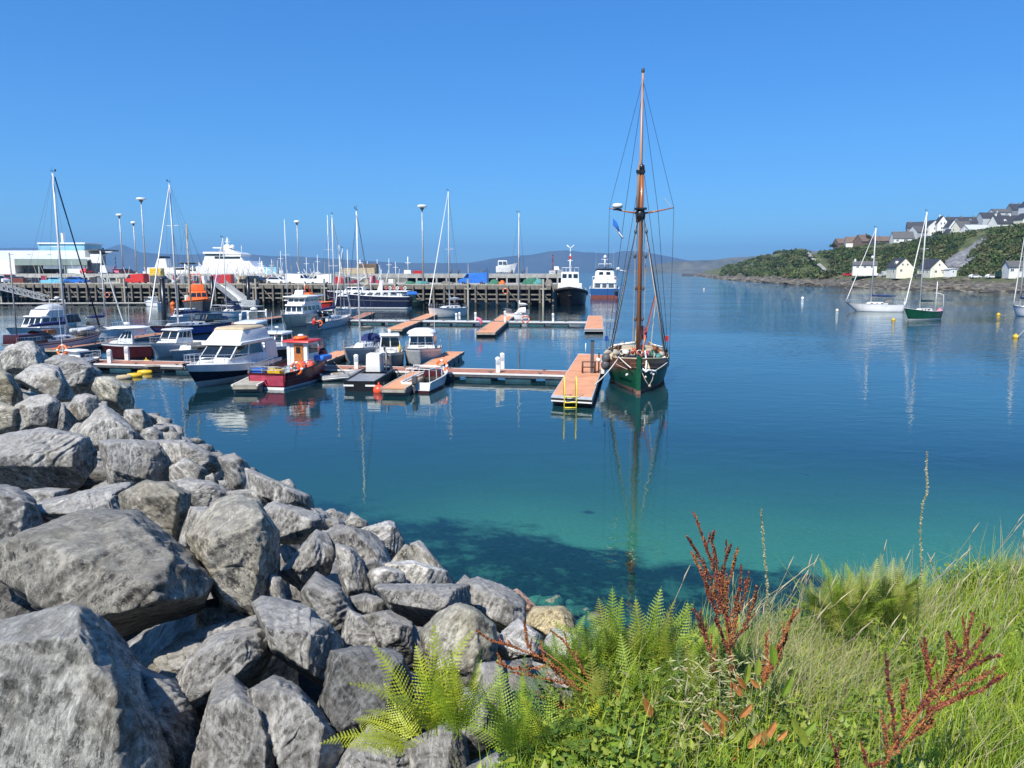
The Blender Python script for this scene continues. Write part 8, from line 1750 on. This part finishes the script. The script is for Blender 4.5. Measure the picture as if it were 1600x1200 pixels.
dock('large red brown dock leaning right in the bottom right corner', (1375, 1210), 2.45, [(1375, 1210), (1400, 1160), (1440, 1110), (1480, 1070), (1500, 1040)],
  [[(1395, 1170), (1420, 1125), (1455, 1085), (1490, 1050), (1510, 1000), (1521, 957)], [(1470, 1080), (1492, 1045), (1500, 1020), (1480, 985)], [(1455, 1090), (1475, 1060), (1485, 1030), (1478, 988)], [(1440, 1110), (1455, 1070), (1449, 1030), (1444, 995)], [(1480, 1070), (1510, 1045), (1540, 1030), (1567, 1022)], [(1470, 1085), (1500, 1072), (1530, 1060), (1548, 1050)], [(1450, 1110), (1490, 1092), (1530, 1080), (1568, 1056)], [(1400, 1160), (1395, 1110), (1388, 1070), (1386, 1030)], [(1410, 1150), (1412, 1110), (1410, 1070)], [(1430, 1140), (1460, 1110), (1490, 1095), (1505, 1088)],
   [(1500, 1040), (1525, 1010), (1545, 985)], [(1388, 1190), (1384, 1150), (1376, 1110)], [(1380, 1190), (1355, 1200), (1350, 1170)], [(1310, 1210), (1308, 1185), (1304, 1170)], [(1390, 1180), (1430, 1150), (1460, 1125)]], RD, .011, dens=1000)
dock('red sprawling dock spikes lying over the white stones', (950, 1120), 3.05, [(1060, 1200), (1000, 1150), (940, 1090), (880, 1040), (840, 1010)],
  [[(880, 1050), (850, 1030), (800, 1010), (765, 1000), (745, 985)], [(840, 1030), (825, 1010), (822, 985), (818, 970)], [(860, 1040), (830, 1045), (800, 1045), (775, 1035)], [(930, 1090), (890, 1070), (850, 1060), (800, 1050)], [(950, 1100), (920, 1060), (900, 1030), (880, 1000), (860, 985)], [(900, 1070), (870, 1050), (850, 1030), (845, 1000)], [(990, 1140), (950, 1120), (900, 1110), (870, 1095)], [(1000, 1150), (980, 1110), (960, 1080)], [(900, 1120), (870, 1100), (840, 1090)], [(930, 1130), (890, 1128), (870, 1120)]], [('dock_rust', 'dock_red', 'dock_rust')], .009, dens=700)
# tall pale seed stalks
for pts, d_, lb in (([(1205, 1010), (1200, 960), (1198, 900), (1193, 850), (1189, 795)], 3.2, 'tall thin pale seed stalk right of the dark red dock'), ([(1437, 930), (1440, 880), (1438, 830), (1441, 790), (1450, 765), (1447, 735), (1449, 705)], 3.9, 'tallest crooked seed stalk standing above the grass edge on the right')):
    t, o, _ = plant('seed_stalk', lb, 'plant', *pts[0], d_); q = [atd(a, b_, d_)-o for a, b_ in pts]
    spike(t, q[:], .009, .005, 420, ('stalk_pale', 'stalk_green', 'stalk_green'), .0055, twigs=False)
# dry curled leaves and pale tangle round the dock
t, o, _ = plant('withered_plant', 'pale withered leafy tangle at the foot of the dark red dock', 'plant', 1110, 1180, 2.85)
VV = []
for i in range(800):
    px, py = random.gauss(1118, 45), random.uniform(1020, 1200); p = atd(px, py, 2.85+random.uniform(-.12, .15))-o; a = Vector((random.gauss(0, .6), random.gauss(0, .5), random.gauss(-.3, .8))).normalized()*random.uniform(.01, .026); b_ = a.orthogonal().normalized()*random.uniform(.0015, .0035)
    VV += [p-a, p-b_, p+a*.9, p+b_]
fast_mesh('withered_leaves', [v[:] for v in VV], np.arange(len(VV)).reshape(-1, 4), ['stalk_pale', 'blade_pale'], rng.integers(0, 2, len(VV)//4), parent=t)
for i in range(26):
    px, py = (random.gauss(1150, 60), random.uniform(1040, 1195)) if i < 18 else (random.uniform(1180, 1270), random.uniform(1150, 1198)); p = atd(px, py, 2.75)-o; l_ = random.uniform(.05, .1); a = random.uniform(-.8, .8)+math.pi/2
    b = MB(); u = Vector((math.cos(a), 0, math.sin(a))); v = Vector((-u.z, random.uniform(-.5, .5), u.x)).normalized(); c = [p+u*l_*s+v*w_*l_+Vector((0, -.1*l_*math.sin(s*3), 0)) for s, w_ in ((0, 0), (.3, .16), (.7, .14), (1, 0), (.7, -.14), (.3, -.16))]; b.add(c+[p+u*l_*.5], [(0, 1, 6, 5), (1, 2, 6), (2, 3, 6), (3, 4, 6), (4, 5, 6)]); b.build('broad_leaf', random.choice(('herb_c', 'leaf_dry', 'herb_a', 'blade_pale')), t)
for k, (px, py) in enumerate([(938, 1094), (966, 1110), (952, 1121)]):
    p = atd(px, py, 2.9); b = MB(); b.lathe([(.001, .002), (.008, .004), (.009, 0), (.002, -.006)], (0, 0, 0), 8); b.tube([(0, 0, 0), (.01, .01, -.2)], .0012, 3, 1); item('yellow_flower', ('topmost', 'middle', 'lowest')[k]+' of three small yellow flowers below the ferns', 'flower', p, b, ['ladder_yellow', 'herb_b'], 'yellow flowers')

# ============================================================ air between here and the far hills
vm, N, L = node_mat('air_haze'); v = N.new('ShaderNodeVolumePrincipled'); v.inputs['Color'].default_value = (.3, .58, 1.0, 1); v.inputs['Density'].default_value = 1.05e-4; v.inputs['Anisotropy'].default_value = .2
out = N.new('ShaderNodeOutputMaterial'); L.new(v.outputs[0], out.inputs['Volume'])
b = MB(); b.bbox(-12000, 12000, -200, 11500, -8, 360); o = b.build('haze', vm); tag(o, kind='stuff')
